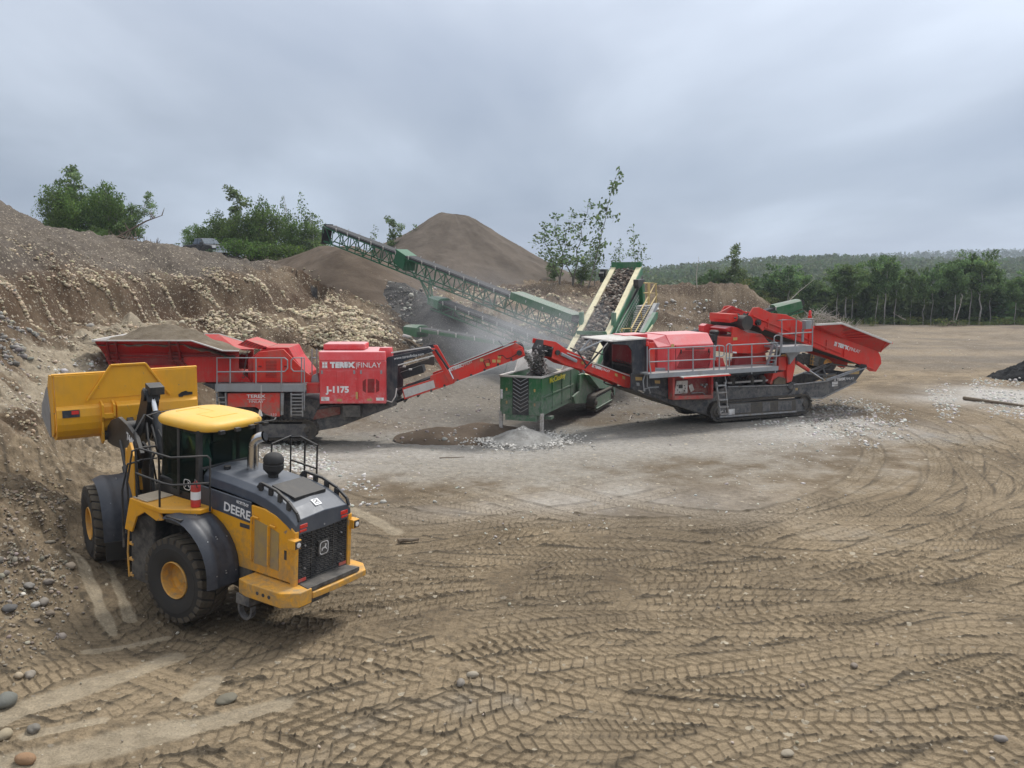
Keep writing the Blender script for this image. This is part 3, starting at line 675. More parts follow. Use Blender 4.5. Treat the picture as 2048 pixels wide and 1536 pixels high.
    m.build('side_panel', M['yellow'], root, bevel=.008)
    m = mb(); m.box(-2.40, .0, -.68, .68, 1.25, 2.45); m.build('engine_bay', M['black'], root)
    for s_ in (-1, 1):
        for x0, x1, z1 in ((-1.52, -1.86, 2.30), (-1.94, -2.16, 2.22)):
            m = mb(); m.pv([(x0, 1.42), (x0, z1), (x1, z1-.06), (x1, 1.42)], s_*.755-.004, s_*.755+.004); m.build('vent_mesh', M['louvre'], root)
        m = mb(); 
        for x0, zt in ((-1.47, 2.36), (-1.92, 2.28)): m.tube([(x0, s_*.75, 1.45), (x0, s_*.80, 1.5), (x0, s_*.80, zt-.04), (x0-.05, s_*.80, zt), (x0-.16, s_*.77, zt-.02)], .018, 8)
        m.build('door_handle', M['yellow'], root, smooth=True)
        m = mb(); m.box(-2.3, -2.36, s_*.752-.004, s_*.752+.004, 1.68, 1.86); m.build('latch', M['black'], root)
        # rear corner posts, with work lamps in yellow housings
        m = mb(); m.pv([(-2.49, 1.2), (-2.6, 1.2), (-2.6, 2.27), (-2.49, 2.34)], s_*.735-.05, s_*.735+.05); m.build('corner_post', M['yellow'], root, bevel=.012)
        m = mb(); y0, y1 = sorted((s_*.72, s_*.90)); m.box(-2.52, -2.70, y0, y1, 1.98, 2.16); hs = m.build('lamp_housing', M['yellow'], root, bevel=.012)
        m = mb(); m.box(-2.701, -2.712, y0+.02, y1-.02, 2.0, 2.14); m.build('bezel', M['black'], hs)
        m = mb(); m.lathe([(.0, .0), (.045, .0), (.05, .012), (0, .018)], (-2.712, (y0+y1)/2, 2.07), (-1, 0, 0), 14); m.build('lens', M['white'], hs, smooth=True)
    # rear grille
    m = mb(); m.box(-2.50, -2.54, -.69, .69, 1.22, 2.46); g = m.build('rear_grille', M['grille'], root)
    m = mb()
    for k in range(25):
        z = 1.29+k*.0462
        for j in range(11):
            y0 = -.665+j*.122+(k % 2)*.03; m.bar((-2.565, y0, z), (-2.565, y0+.10, z+.012), .02, .016)
    for y in (-.67, -.3, .3, .67): m.box(-2.545, -2.57, y-.012, y+.012, 1.25, 2.44)
    m.box(-2.545, -2.58, -.69, .69, 2.42, 2.47); m.box(-2.545, -2.58, -.69, .69, 1.21, 1.25)
    m.build('grille_slats', M['black'], g)
    for s_ in (-1, 1):
        for z0, z1, w0 in ((2.31, 2.39, .2), (2.24, 2.29, .18)):
            m = mb(); m.box(-2.575, -2.60, s_*.66, s_*(.66-w0), z0, z1); m.build('tail_lamp', M['redlamp'], root, bevel=.01)
        m = mb(); m.box(-2.575, -2.59, s_*.66, s_*.46, 1.26, 1.32); m.build('reflector', M['redlamp'], root)
    m = mb()
    for y, z in ((.5, 1.95), (-.5, 1.95), (.5, 1.5), (-.5, 1.5), (0, 2.25)): m.cyl((-2.57, y, z), (-2.60, y, z), .018, n=8)
    m.build('grille_bolts', M['galv'], root)
    e = basis((-2.602, 0, 1.78), (0, -1, 0), (0, 0, 1)); deer_mark(root, M['white'], R4 @ e, .24)
    m = mb(); m.box(-2.575, -2.598, -.15, .15, 1.63, 1.93); m.build('badge_plate', M['black'], root)
    # counterweight and bumper
    m = mb(); m.pw([(-1.5, .62), (-1.5, 1.12), (-1.75, 1.18), (-2.62, 1.16), (-2.88, .92), (-2.88, .60), (-2.4, .55)], .93, 1.22); m.build('counterweight', M['yellow'], root, bevel=.02)
    m = mb(); m.pw([(-2.4, -.55), (-2.4, .585), (-2.89, .585), (-2.92, 0), (-2.89, -.92), (-2.62, -1.16), (-1.75, -1.18), (-1.5, -1.12), (-1.5, -.62)], 1.0, 1.13); m.build('counterweight', M['yellow'], root, bevel=.02)
    m = mb(); m.pw([(-2.45, -.62), (-2.45, .62), (-2.86, .70), (-2.87, -.75)], 1.145, 1.235); m.build('rear_step', M['black'], root, bevel=.01)
    m = mb()
    for x in (-2.05, -2.2, -2.35): m.cyl((x, 1.17, 1.08), (x, 1.178, 1.08), .035, n=14)
    m.build('bolt_holes', M['grille'], root)
    m = mb(); a = [(-1.62+.17*math.cos(t), 1.02, .62+.2*math.sin(t)) for t in np.linspace(math.radians(20), math.radians(-200), 15)]
    for p, q in zip(a, a[1:]): m.bar(p, q, .05, .12, (0, 1, 0))
    m.box(-1.45, -1.8, .9, 1.14, .72, .92); m.build('tow_hook', M['navy'], root, bevel=.008)
    # hood rails, black panel, caps
    for s_ in (-1, 1):
        m = mb(); pts = [(-1.40, s_*.57, 2.86), (-1.5, s_*.58, 2.97), (-1.95, s_*.62, 2.91), (-2.3, s_*.66, 2.77), (-2.54, s_*.68, 2.60), (-2.60, s_*.68, 2.46)]
        for p, q in zip(pts, pts[1:]): m.bar(p, q, .055, .05)
        for p in (pts[1], ((-1.78), s_*.60, 2.94), (-2.05, s_*.63, 2.86), (-2.3, s_*.65, 2.76)): m.box(p[0]-.05, p[0]+.05, p[1]-.03, p[1]+.03, p[2]-.16, p[2])
        m.build('grab_rail', M['black'], root, bevel=.012)
    m = mb(); m.add([(-1.62, .42, 2.855), (-1.62, -.42, 2.855), (-2.22, -.42, 2.72), (-2.22, .42, 2.72), (-1.62, .42, 2.915), (-1.62, -.42, 2.915), (-2.22, -.42, 2.785), (-2.22, .42, 2.785)], [(0, 1, 2, 3), (4, 5, 6, 7), (0, 1, 5, 4), (1, 2, 6, 5), (2, 3, 7, 6), (3, 0, 4, 7)])
    m.build('hood_screen', M['black'], root)
    text('JD', .1, root, M['black'], R4 @ basis((-2.36, .13, 2.555), (-.05, -1, 0), (1, 0, .6)), bold=.002) if False else None
    m = mb(); m.add([(-2.33, .12, 2.70), (-2.33, -.06, 2.70), (-2.47, -.06, 2.62), (-2.47, .12, 2.62)], [(0, 1, 2, 3)]); m.build('decal', M['white'], root)
    deer_mark(root, M['black'], R4 @ basis((-2.40, .03, 2.668), (0, -1, 0), (1, 0, .6)), .11)
    m = mb(); m.lathe([(.0, 0), (.15, 0), (.15, .03), (.115, .04), (.105, .4), (.105, .55)], (-.62, -.02, 2.9), (0, 0, 1), 22, cap=False)
    pth = [Vector((-.62, -.02, 3.42)), Vector((-.63, -.02, 3.50)), Vector((-.68, -.04, 3.58)), Vector((-.76, -.07, 3.63)), Vector((-.84, -.10, 3.66))]
    m.tube(pth, .105, 20, cap=False); ex = m.build('exhaust_stack', M['chrome'], root, smooth=True)
    m = mb(); m.lathe([(.0, 0), (.088, 0)], pth[-1]-Vector((.02, .02, .0)), (pth[-1]-pth[-2]), 18); m.build('pipe_mouth', M['grille'], ex)
    m = mb(); m.lathe([(.0, 0), (.1, 0), (.1, .14), (.12, .15), (.20, .24), (.205, .34), (.195, .35), (.195, .38), (.205, .39), (.2, .46), (.16, .52), (.12, .55), (.0, .56)], (-1.22, .0, 2.84), (0, 0, 1), 26); m.build('air_precleaner', M['rubber'], root, smooth=True)
    m = mb(); m.cyl((-.25, .3, 2.95), (-.25, .3, 3.02), .07, n=16); m.build('filler_cap', M['black'], root, smooth=True)
    text('DEERE', .25, root, M['white'], R4 @ basis((-.68, .762, 2.30), (-1, 0, -.08), (0, 0, 1)), bold=.004, width=.72)
    text('NORTRAX', .09, root, M['white'], R4 @ basis((-1.02, .762, 2.515), (-1, 0, -.08), (0, 0, 1)), width=.34, shear=.3)
    for k, (a, b) in enumerate(((2.25, 2.31), (2.15, 2.22), (2.08, 2.13))):
        pass
    m = mb(); m.box(-1.12, -1.38, .752, .757, 2.06, 2.14); m.build('decal', M['navy'], root)
    # cab
    m = mb(); m.box(.02, 1.28, -.74, .74, 1.75, 2.62); m.build('cab_base', M['black'], root, bevel=.03)
    m = mb()
    for x, y in ((.06, .74), (.06, -.74), (.62, .76), (.62, -.76), (1.26, .62), (1.26, -.62)): m.bar((x, y, 2.35), (x*1.0, y, 3.78), .10 if x < .5 else .07, .10 if x < .5 else .07)
    for z in (2.42, 3.72):
        for a, b in (((.06, .74), (1.26, .62)), ((.06, -.74), (1.26, -.62)), ((.06, -.74), (.06, .74)), ((1.26, -.62), (1.26, .62))): m.bar((*a, z), (*b, z), .08, .09)
    m.bar((.04, -.7, 2.98), (.04, .7, 2.98), .04, .06)
    m.build('cab_frame', M['black'], root, bevel=.012)
    for a, b, z0 in (((.03, .70), (.03, -.70), 3.0), ((.12, .765), (.58, .775), 2.45), ((.66, .775), (1.24, .66), 2.45), ((.12, -.765), (.58, -.775), 2.45), ((.66, -.775), (1.24, -.66), 2.45), ((1.29, .58), (1.29, -.58), 2.45)):
        m = mb(); m.plate([(*a, z0), (*b, z0), (*b, 3.68), (*a, 3.68)], .008); m.build('window', M['glass'], root)
    m = mb(); m.box(.25, .75, -.28, .28, 2.65, 2.85); m.box(.22, .34, -.27, .27, 2.85, 3.4); m.box(.95, 1.2, -.5, .5, 2.6, 2.9); m.build('seat', M['black'], root, bevel=.04)
    m = mb(); m.plate([(.10, .52, 3.55), (.10, .38, 3.1), (.12, .56, 2.9), (.12, .64, 3.2)], .02); m.build('hanging_cloth', M['cloth'], root)
    m = mb(); loops = []
    for k, (g, z) in enumerate(((.97, 3.74), (1.0, 3.78), (1.0, 3.83), (.97, 3.88), (.90, 3.92), (.75, 3.945), (.4, 3.955))):
        L = []
        for i in range(40):
            a = 2*math.pi*i/40; c, d = math.cos(a), math.sin(a); kk = (abs(c)**4.2+abs(d)**4.2)**(-1/4.2); L.append((.60+.86*g*c*kk, .84*g*d*kk, z))
        loops.append(L)
    m.loftn(loops); rf = m.build('cab_roof', M['yelroof'], root, smooth=True)
    m = mb()
    for a, b in (((.15, -.3), (.15, .35)), ((.15, .35), (.6, .35)), ((.6, .35), (.6, -.1)), ((.6, -.1), (1.1, -.1)), ((1.1, -.1), (1.1, .45))): m.bar((*a, 3.953), (*b, 3.953), .025, .015)
    m.build('roof_ridges', M['yelroof'], rf, bevel=.005)
    m = mb(); m.tube([(-.30, -.35, 3.80), (-.42, -.55, 3.83), (-.45, -.75, 3.83), (-.3, -.95, 3.83), (.1, -1.0, 3.83), (.2, -.88, 3.8)], .016, 8)
    m.tube([(1.3, .85, 3.8), (1.5, .85, 3.85), (1.62, .5, 3.85), (1.62, .0, 3.85), (1.5, -.2, 3.84)], .014, 8); m.build('roof_rail', M['black'], root, smooth=True)
    m = mb()
    for y in (.52, .12, -.25, -.62): m.box(-.37, -.30, y-.06, y+.06, 3.72, 3.79)
    fuse(rf, m.build('roof_lamps', M['black'], root))
    m = mb(); m.tube([(-.2, -.62, 3.9), (-.2, -.62, 4.55)], .006, 6); m.cyl((-.2, -.62, 3.9), (-.2, -.62, 4.0), .035, .015, 10); m.cyl((.0, -.78, 3.88), (.0, -.78, 3.98), .035, .01, 10); m.build('antenna', M['offw'], root)
    deer_mark(root, M['white'], R4 @ basis((.33, .81, 2.62), (-1, 0, 0), (0, 0, 1)), .2)
    # platform, rails, steps
    m = mb(); m.pw([(.02, .76), (1.25, .76), (1.25, 1.44), (.25, 1.50), (-.35, 1.05), (-.35, .76)], 2.20, 2.30); m.build('platform', M['yellow'], root, bevel=.02)
    m = mb(); m.pw([(.75, .80), (1.22, .80), (1.22, 1.40), (.75, 1.42)], 2.305, 2.325); m.build('step_plate', M['beige'], root, bevel=.005)
    m = mb(); m.pv([(1.42, 1.62), (1.25, 2.30), (.8, 2.30), (.35, 2.20), (.25, 2.05), (.45, 2.0), (.8, 2.1), (1.05, 1.95), (1.2, 1.6)], 1.40, 1.45); m.build('step_side', M['yellow'], root, bevel=.012)
    m = mb(); m.box(.62, 1.35, .72, 1.36, .55, 2.02); m.build('tank', M['black'], root, bevel=.04)
    m = mb(); m.box(.1, -.32, 1.42, 1.5, 2.08, 2.19); m.build('platform_edge', M['black'], root)
    m = mb()
    for z in (.62, .95, 1.28, 1.6): m.box(1.26, 1.42, .85, 1.38, z, z+.04)
    for y in (.86, 1.38): m.tube([(1.38, y, .6), (1.42, y, 1.1), (1.36, y, 1.8)], .02, 8)
    m.build('ladder', M['yellow'], root)
    m = mb(); r_ = .021
    m.tube([(1.15, 1.36, 2.3), (1.15, 1.38, 3.30), (.95, 1.42, 3.36), (.05, 1.42, 3.34), (-.38, .92, 3.36), (-.42, .88, 3.30), (-.42, .88, 2.25)], r_, 8)
    m.tube([(1.15, 1.38, 2.82), (.25, 1.44, 2.80), (.02, 1.42, 2.80), (-.42, .90, 2.82)], r_, 8)
    m.tube([(.35, 1.44, 2.3), (.35, 1.44, 2.80)], r_, 8)
    m.tube([(1.32, 1.40, 1.7), (1.36, 1.42, 2.6), (1.25, 1.38, 3.25), (1.12, 1.2, 3.32), (1.1, .95, 3.3), (1.2, .8, 3.1), (1.22, .78, 2.4)], r_, 8)
    m.tube([(1.52, 1.40, 1.2), (1.52, 1.42, 2.4), (1.42, 1.36, 2.95), (1.28, 1.2, 3.0)], r_, 8)
    m.tube([(1.34, .84, 1.9), (1.42, .84, 2.8), (1.3, .82, 3.1)], r_, 8)
    m.build('handrail', M['black'], root, smooth=True)
    m = mb(); m.tube([(-.35, -.78, 2.3), (-.35, -1.35, 2.3), (-.35, -1.35, 3.35), (-.6, -1.38, 3.4), (-1.25, -1.2, 3.36), (-1.25, -1.2, 2.3)], r_, 8); m.tube([(-.75, -1.36, 2.3), (-.75, -1.36, 3.39)], r_, 8); m.tube([(-.35, -1.35, 2.85), (-1.25, -1.2, 2.85)], r_, 8); m.tube([(-.35, -1.35, 3.38), (-.35, -.8, 3.3), (-.3, -.78, 2.4)], r_, 8); m.build('handrail', M['black'], root, smooth=True)
    m = mb(); m.box(-1.3, .6, -1.4, -.76, 2.15, 2.26); m.build('platform', M['black'], root)
    m = mb(); m.cyl((-.13, .98, 2.31), (-.13, .98, 2.72), .095, n=20); m.lathe([(.095, 0), (.08, .05), (.03, .07), (.03, .1), (0, .11)], (-.13, .98, 2.72), (0, 0, 1), 18); ext = m.build('fire_extinguisher', M['red'], root, smooth=True)
    m = mb(); m.cyl((-.13, .98, 2.46), (-.13, .98, 2.62), .0965, n=20); m.build('paper_label', M['white'], ext, smooth=True)
    m = mb(); m.tube([(-.13, .98, 2.80), (-.13, 1.0, 2.86), (-.2, 1.05, 2.84), (-.26, 1.05, 2.72)], .012, 6); m.build('nozzle', M['black'], ext)
    m = mb(); m.tube([(1.25, .8, 3.0), (1.35, 1.1, 3.0), (1.4, 1.3, 2.95)], .015, 6); m.build('mirror_arm', M['black'], root)
    # front: lamp housing on a bracket
    m = mb(F4); m.box(-.40, -.20, .42, .66, 2.25, 2.65); hs = m.build('lamp_housing', M['yellow'], root, bevel=.02)
    m = mb(F4); m.box(-.415, -.40, .46, .62, 2.30, 2.60); m.build('lens', M['grille'], hs)
    m = mb(F4); m.pv([(-.7, 1.8), (-.4, 1.8), (-.25, 2.3), (-.45, 2.4)], .40, .50); m.build('lamp_bracket', M['yellow'], root, bevel=.01)
    # boom
    for s_ in (-1, 1):
        m = mb(F4); m.pv([(2.62, 2.2), (2.5, 1.88), (1.9, 1.98), (1.0, 2.2), (-.7, 2.3), (-.95, 2.75), (-.5, 2.98), (.35, 3.0), (1.2, 2.92), (2.0, 2.6)], s_*.46-.045, s_*.46+.045)
        m.cyl((2.5, s_*.6, 2.06), (2.5, s_*.34, 2.06), .12, n=16); bm_ = m.build('boom_arm', M['black'], root, bevel=.012)
        if s_ > 0:
            text('744K', .26, bm_, M['white'], F4 @ basis((.30, .5115, 2.66), (-1, 0, .02), (0, 0, 1)), width=.7, bold=.006)
        m = mb(F4); m.cyl((-.6, s_*.62, 1.5), (.3, s_*.55, 2.0), .08, n=14); m.cyl((.3, s_*.55, 2.0), (1.0, s_*.5, 2.4), .045, n=12); m.build('lift_cylinder', M['black'], root, smooth=True)
    m = mb(F4); m.cyl((1.3, -.42, 2.6), (1.3, .42, 2.6), .16, n=16); m.build('cross_tube', M['black'], root, smooth=True)
    m = mb(F4); m.pv([(.10, 3.85), (.42, 3.82), (.62, 3.5), (1.1, 2.85), (1.75, 2.1), (1.55, 1.95), (1.0, 2.35), (.5, 2.7), (.15, 3.2), (-.02, 3.6)], -.13, .13); m.cyl((.22, -.18, 3.7), (.22, .18, 3.7), .14, n=18); m.build('bellcrank', M['black'], root, bevel=.02)
    m = mb(F4); m.bar((1.62, 0, 2.05), (2.45, 0, 2.5), .16, .14); m.build('bucket_link', M['black'], root, bevel=.02)
    m = mb(F4); m.cyl((.12, 0, 3.72), (-.15, -.02, 3.35), .06, n=16); cy = m.build('cylinder_rod', M['chrome'], root, smooth=True)
    m = mb(F4); m.cyl((-.12, -.02, 3.39), (-.75, -.02, 2.5), .10, n=18); m.build('tilt_cylinder', M['black'], root, smooth=True)
    m = mb(F4); m.box(-.12, .3, -.22, .1, 3.78, 3.96); m.build('rod_guard', M['black'], root, bevel=.01)
    m = mb(F4)
    for k in range(5):
        y = -.25+k*.13; m.tube([(-.9, y*.6, 2.0), (-1.0, y, 2.6), (-.75, y*1.1, 3.0), (-.3, y*.8, 3.0+.05*k), (.1, y*.5, 2.7)], .022, 7)
    m.tube([(-1.05, .55, 1.7), (-1.15, .62, 2.5), (-.85, .6, 3.2), (-.45, .3, 3.45), (-.1, .1, 3.3)], .02, 7); m.build('hoses', M['rubber'], root, smooth=True)
    # bucket
    yL, yR = 1.62, -1.68
    pr = [(2.66, 3.6), (2.56, 2.86), (2.47, 2.80), (2.42, 2.62), (2.41, 2.45), (2.44, 2.28), (2.52, 2.12), (2.66, 2.0), (2.86, 1.93), (3.1, 1.91), (3.6, 1.97), (4.35, 2.12)]
    inn = [(4.35, 2.15), (3.6, 2.03), (3.12, 1.98), (2.84, 2.05), (2.66, 2.2), (2.6, 2.3), (2.585, 2.44), (2.585, 2.6), (2.6, 2.75), (2.62, 2.86), (2.71, 3.6)]
    m = mb(F4); m.loft([(x, yL, z) for x, z in pr+inn], [(x, yR, z) for x, z in pr+inn]); bk = m.build('bucket', M['yellowb'], root, bevel=.006)
    sp = [(2.70, 3.60), (2.60, 2.86), (2.565, 2.42), (2.64, 2.18), (2.84, 2.03), (3.1, 1.96), (4.38, 2.14), (4.3, 2.35), (3.5, 3.0), (3.2, 3.5)]
    for y in (yL+.025, yR-.025): m = mb(F4); m.pv(sp, y-.022, y+.022); m.build('side_plate', M['yellowb'], bk, bevel=.006)
    for y in (yL+.06, yR-.06): m = mb(F4); m.pv([(4.42, 2.1), (4.3, 2.42), (3.4, 3.15), (3.05, 2.6), (3.0, 2.0), (3.1, 1.93)], y-.014, y+.014); m.build('wear_plate', M['galv'], bk, bevel=.004)
    m = mb(F4); m.bar((2.72, yL+.05, 3.61), (2.72, yR-.05, 3.61), .09, .05); m.bar((2.55, yL, 2.84), (2.55, yR, 2.84), .03, .03); m.build('top_edge', M['yellowb'], bk, bevel=.008)
    m = mb(F4); q = [(yR+.62, 3.0), (-1.0, 3.0), (-.45, 3.78), (.36, 3.78), (.92, 3.0)]
    m.loft([(2.60+(z-2.9)*.12-.05, y, z) for y, z in q[1:]], [(2.60+(z-2.9)*.12-.02, y, z) for y, z in q[1:]]); m.build('spill_guard', M['yellowb'], bk, bevel=.004)
    m = mb(F4)
    for a, b in (((.94, 2.96), (.36, 3.8)), ((-1.02, 2.96), (-.45, 3.8)), ((.36, 3.8), (-.45, 3.8))): m.bar((2.60+(a[1]-2.9)*.12-.075, *a), (2.60+(b[1]-2.9)*.12-.075, *b), .05, .05, (1, 0, 0))
    m.build('guard_rim', M['yellowb'], bk, bevel=.008)
    for y in (.62, .36, -.36, -.62):
        m = mb(F4); m.pv([(2.62, 2.95), (2.30, 2.9), (2.28, 2.6), (2.36, 2.45), (2.32, 2.2), (2.30, 1.98), (2.45, 1.86), (2.78, 2.0), (2.6, 2.4)], y-.025, y+.025); m.build('mount_lug', M['yellowb'], bk, bevel=.01)
    m = mb(F4); m.pv([(2.58, 2.9), (2.34, 2.85), (2.34, 2.35), (2.58, 2.3)], -.3, .3); m.build('mount_box', M['yellowb'], bk, bevel=.03)
    m = mb(F4); m.box(2.29, 2.38, .38, .60, 2.55, 2.68); m.build('pin_block', M['yellowb'], bk, bevel=.01)
    m = mb(F4); m.plate([(2.452, 1.50, 2.79), (2.452, 1.12, 2.79), (2.41, 1.12, 2.62), (2.41, 1.50, 2.62)], .012); m.build('decal', M['navy'], bk)
    m = mb(F4); m.plate([(2.436, 1.30, 2.775), (2.436, 1.14, 2.775), (2.415, 1.14, 2.69), (2.415, 1.30, 2.69)], .012); m.build('decal', M['redlamp'], bk)
    text('BRANDT', .11, bk, M['black'], F4 @ basis((2.514, -1.28, 2.76), (0, -1, 0), (.1, 0, 1)), width=.36, bold=.006, shear=.25) if False else None
    m = mb(F4); m.plate([(2.545+.11*(z-2.86), y, z) for y, z in ((-1.22, 2.94), (-1.30, 3.0), (-1.42, 3.03), (-1.46, 3.0), (-1.58, 2.99), (-1.58, 2.92), (-1.36, 2.91), (-1.33, 2.88), (-1.24, 2.88))], .006); m.build('emblem', M['black'], bk)
    return root
make_loader()
# ================= shared crusher bits =================
def mkparts(root, fr, zf):
    """short-hands bound to one machine: tracing on its own vertical planes"""
    def tr(pts, v=0.0): return [fr.L(zf(*p), v) for p in pts]
    def pl(name, mat, pts, v0, v1, vt=None, par=None, bevel=.012, smooth=False, label=None):
        m = MB(); m.pv(tr(pts, v0 if vt is None else vt), v0, v1); return m.build(name, M[mat] if isinstance(mat, str) else mat, par or root, bevel, smooth, label)
    def tb(name, mat, runs, r, v=0.0, par=None):
        m = MB()
        for run in runs:
            P = []
            for q in run:
                vv = q[2] if len(q) > 2 else v; a = fr.L(zf(q[0], q[1]), vv); P.append((a[0], vv, a[1]))
            m.tube(P, r, 6)
        return m.build(name, M[mat], par or root)
    return tr, pl, tb
def undercarriage(root, u0, u1, r, v0, v1, zc, guard='navy', lab=None):
    """one crawler: belt of shoes, frame, rollers, idlers; returns the crawler part"""
    w = MB(); n = 54; L = []; per = []
    zc0 = zc; ulen = u1-u0-2*r
    tot = 2*ulen+2*math.pi*r; k = int(tot/.19)
    def at(s, rr_):
        s %= tot
        if s < ulen: return u0+r+s, zc0-rr_, 0, -1
        s -= ulen
        if s < math.pi*r: a = -math.pi/2+s/r; return u1-r+rr_*math.cos(a), zc0+rr_*math.sin(a), math.cos(a), math.sin(a)
        s -= math.pi*r
        if s < ulen: return u1-r-s, zc0+rr_, 0, 1
        s -= ulen; a = math.pi/2+s/r; return u0+r+rr_*math.cos(a), zc0+rr_*math.sin(a), math.cos(a), math.sin(a)
    band = [at(i*tot/120, r-.05) for i in range(120)]; inn = [at(i*tot/120, r-.10) for i in range(120)]
    w.loftn([[(a[0], v0+.03, a[1]) for a in band], [(a[0], v1-.03, a[1]) for a in band], [(a[0], v1-.03, a[1]) for a in inn], [(a[0], v0+.03, a[1]) for a in inn], [(a[0], v0+.03, a[1]) for a in band]], cap=False)
    for i in range(k):
        a = at(i*tot/k, r-.045); b = at((i+.82)*tot/k, r-.045); c = at((i+.16)*tot/k, r); d = at((i+.02)*tot/k, r)
        c2 = at((i+.14)*tot/k, r-.045)
        w.loft([(a[0], v0, a[1]), (b[0], v0, b[1]), (at((i+.8)*tot/k, r-.025)[0], v0, at((i+.8)*tot/k, r-.025)[1]), (c[0], v0, c[1]), (d[0], v0, d[1])],
               [(a[0], v1, a[1]), (b[0], v1, b[1]), (at((i+.8)*tot/k, r-.025)[0], v1, at((i+.8)*tot/k, r-.025)[1]), (c[0], v1, c[1]), (d[0], v1, d[1])])
    cr = w.build('crawler_track', M['steel'], root)
    f = MB(); f.pv([(u0+r*1.1, zc-.62*r), (u1-r*1.1, zc-.62*r), (u1-r*1.1, zc+.55*r), (u0+r*1.1, zc+.55*r)], v0+.04, v1-.04)
    f.pv([(u0+r*.9, zc-.70*r), (u1-r*.9, zc-.70*r), (u1-r*.9, zc-.60*r), (u0+r*.9, zc-.60*r)], v0-.02, v0+.1)
    f.build('track_frame', M[guard], cr, bevel=.01)
    for uc in (u0+r, u1-r):
        s_ = MB(); s_.lathe([(0, 0), (.10, 0), (.12, .05), (r*.5, .06), (r*.52, .09), (r*.78, .1), (r*.78, (v1-v0)*.9)], (uc, v0-.01, zc), (0, 1, 0), 24); s_.build('sprocket', M['steel'], cr, smooth=True)
    return cr
M['steel'] = paint('worn_dark_steel', (0.055, 0.052, 0.05), 0.5, 0.4, dirt=0.8, dcol=(0.15, .13, .105), top=.6)
M['mud'] = soilmat('feed_soil', (.12, .095, .065), (.2, .165, .12), 2, .08)
def logo_mark(par, mat, Mx, h):
    """small square mark with a cross of gaps, left of the lettering"""
    m = MB(); m.x = Mx; g = h*.42
    for ix in (0, 1):
        for iy in (0, 1): m.box(ix*(g+.1*h), ix*(g+.1*h)+g, iy*(g+.1*h), iy*(g+.1*h)+g, 0, .004)
    m.box(-.1*h, 1.04*h, -.12*h, -.04*h, 0, .004); m.box(-.1*h, 1.04*h, .98*h, 1.06*h, 0, .004)
    return m.build('emblem', mat, par)
def brandline(par, u, v, z, h, wd, du=1.0, dw=0.0, n=(0, -1, 0)):
    """the maker's words along a plate facing -v: direction (du, 0, dw)"""
    d = Vector((du, 0, dw)).normalized(); up = Vector((0, 0, 1))
    o = Vector((u, v, z)); k = wd/6.3
    logo_mark(par, M['white'], basis(o, d, up), h*.72)
    text('TEREX', h, par, M['white'], basis(o+d*wd*.13, d, up), bold=.016*h/.2, width=wd*.43)
    text('|', h, par, M['white'], basis(o+d*wd*.575, d, up), width=wd*.008)
    text('FINLAY', h, par, M['white'], basis(o+d*wd*.60, d, up), width=wd*.40)

def spoil(name, par, outline, z0, amp, mat, seed=0, n=26):
    """heaped material: (u0,u1,v0,v1) footprint, crest function"""
    u0, u1, v0, v1 = outline; U = np.linspace(u0, u1, n*2); V_ = np.linspace(v0, v1, n); uu, vv = np.meshgrid(U, V_)
    su = np.sin(np.pi*(uu-u0)/(u1-u0))**.7; sv = np.clip(np.sin(np.pi*(vv-v0)/(v1-v0)), 0, 1)**.8
    z = z0+amp*su*sv+.10*fbm(uu, vv, 1.6, 4, seed)*amp+.03*fbm(uu, vv, 7, 2, seed)
    idx = np.arange(uu.size).reshape(uu.shape); Fc = np.stack([idx[:-1, :-1], idx[:-1, 1:], idx[1:, 1:], idx[1:, :-1]], -1).reshape(-1, 4)
    o = arrmesh(name, np.stack([uu.ravel(), vv.ravel(), z.ravel()], 1), Fc, mat, True); o.parent = par; return o

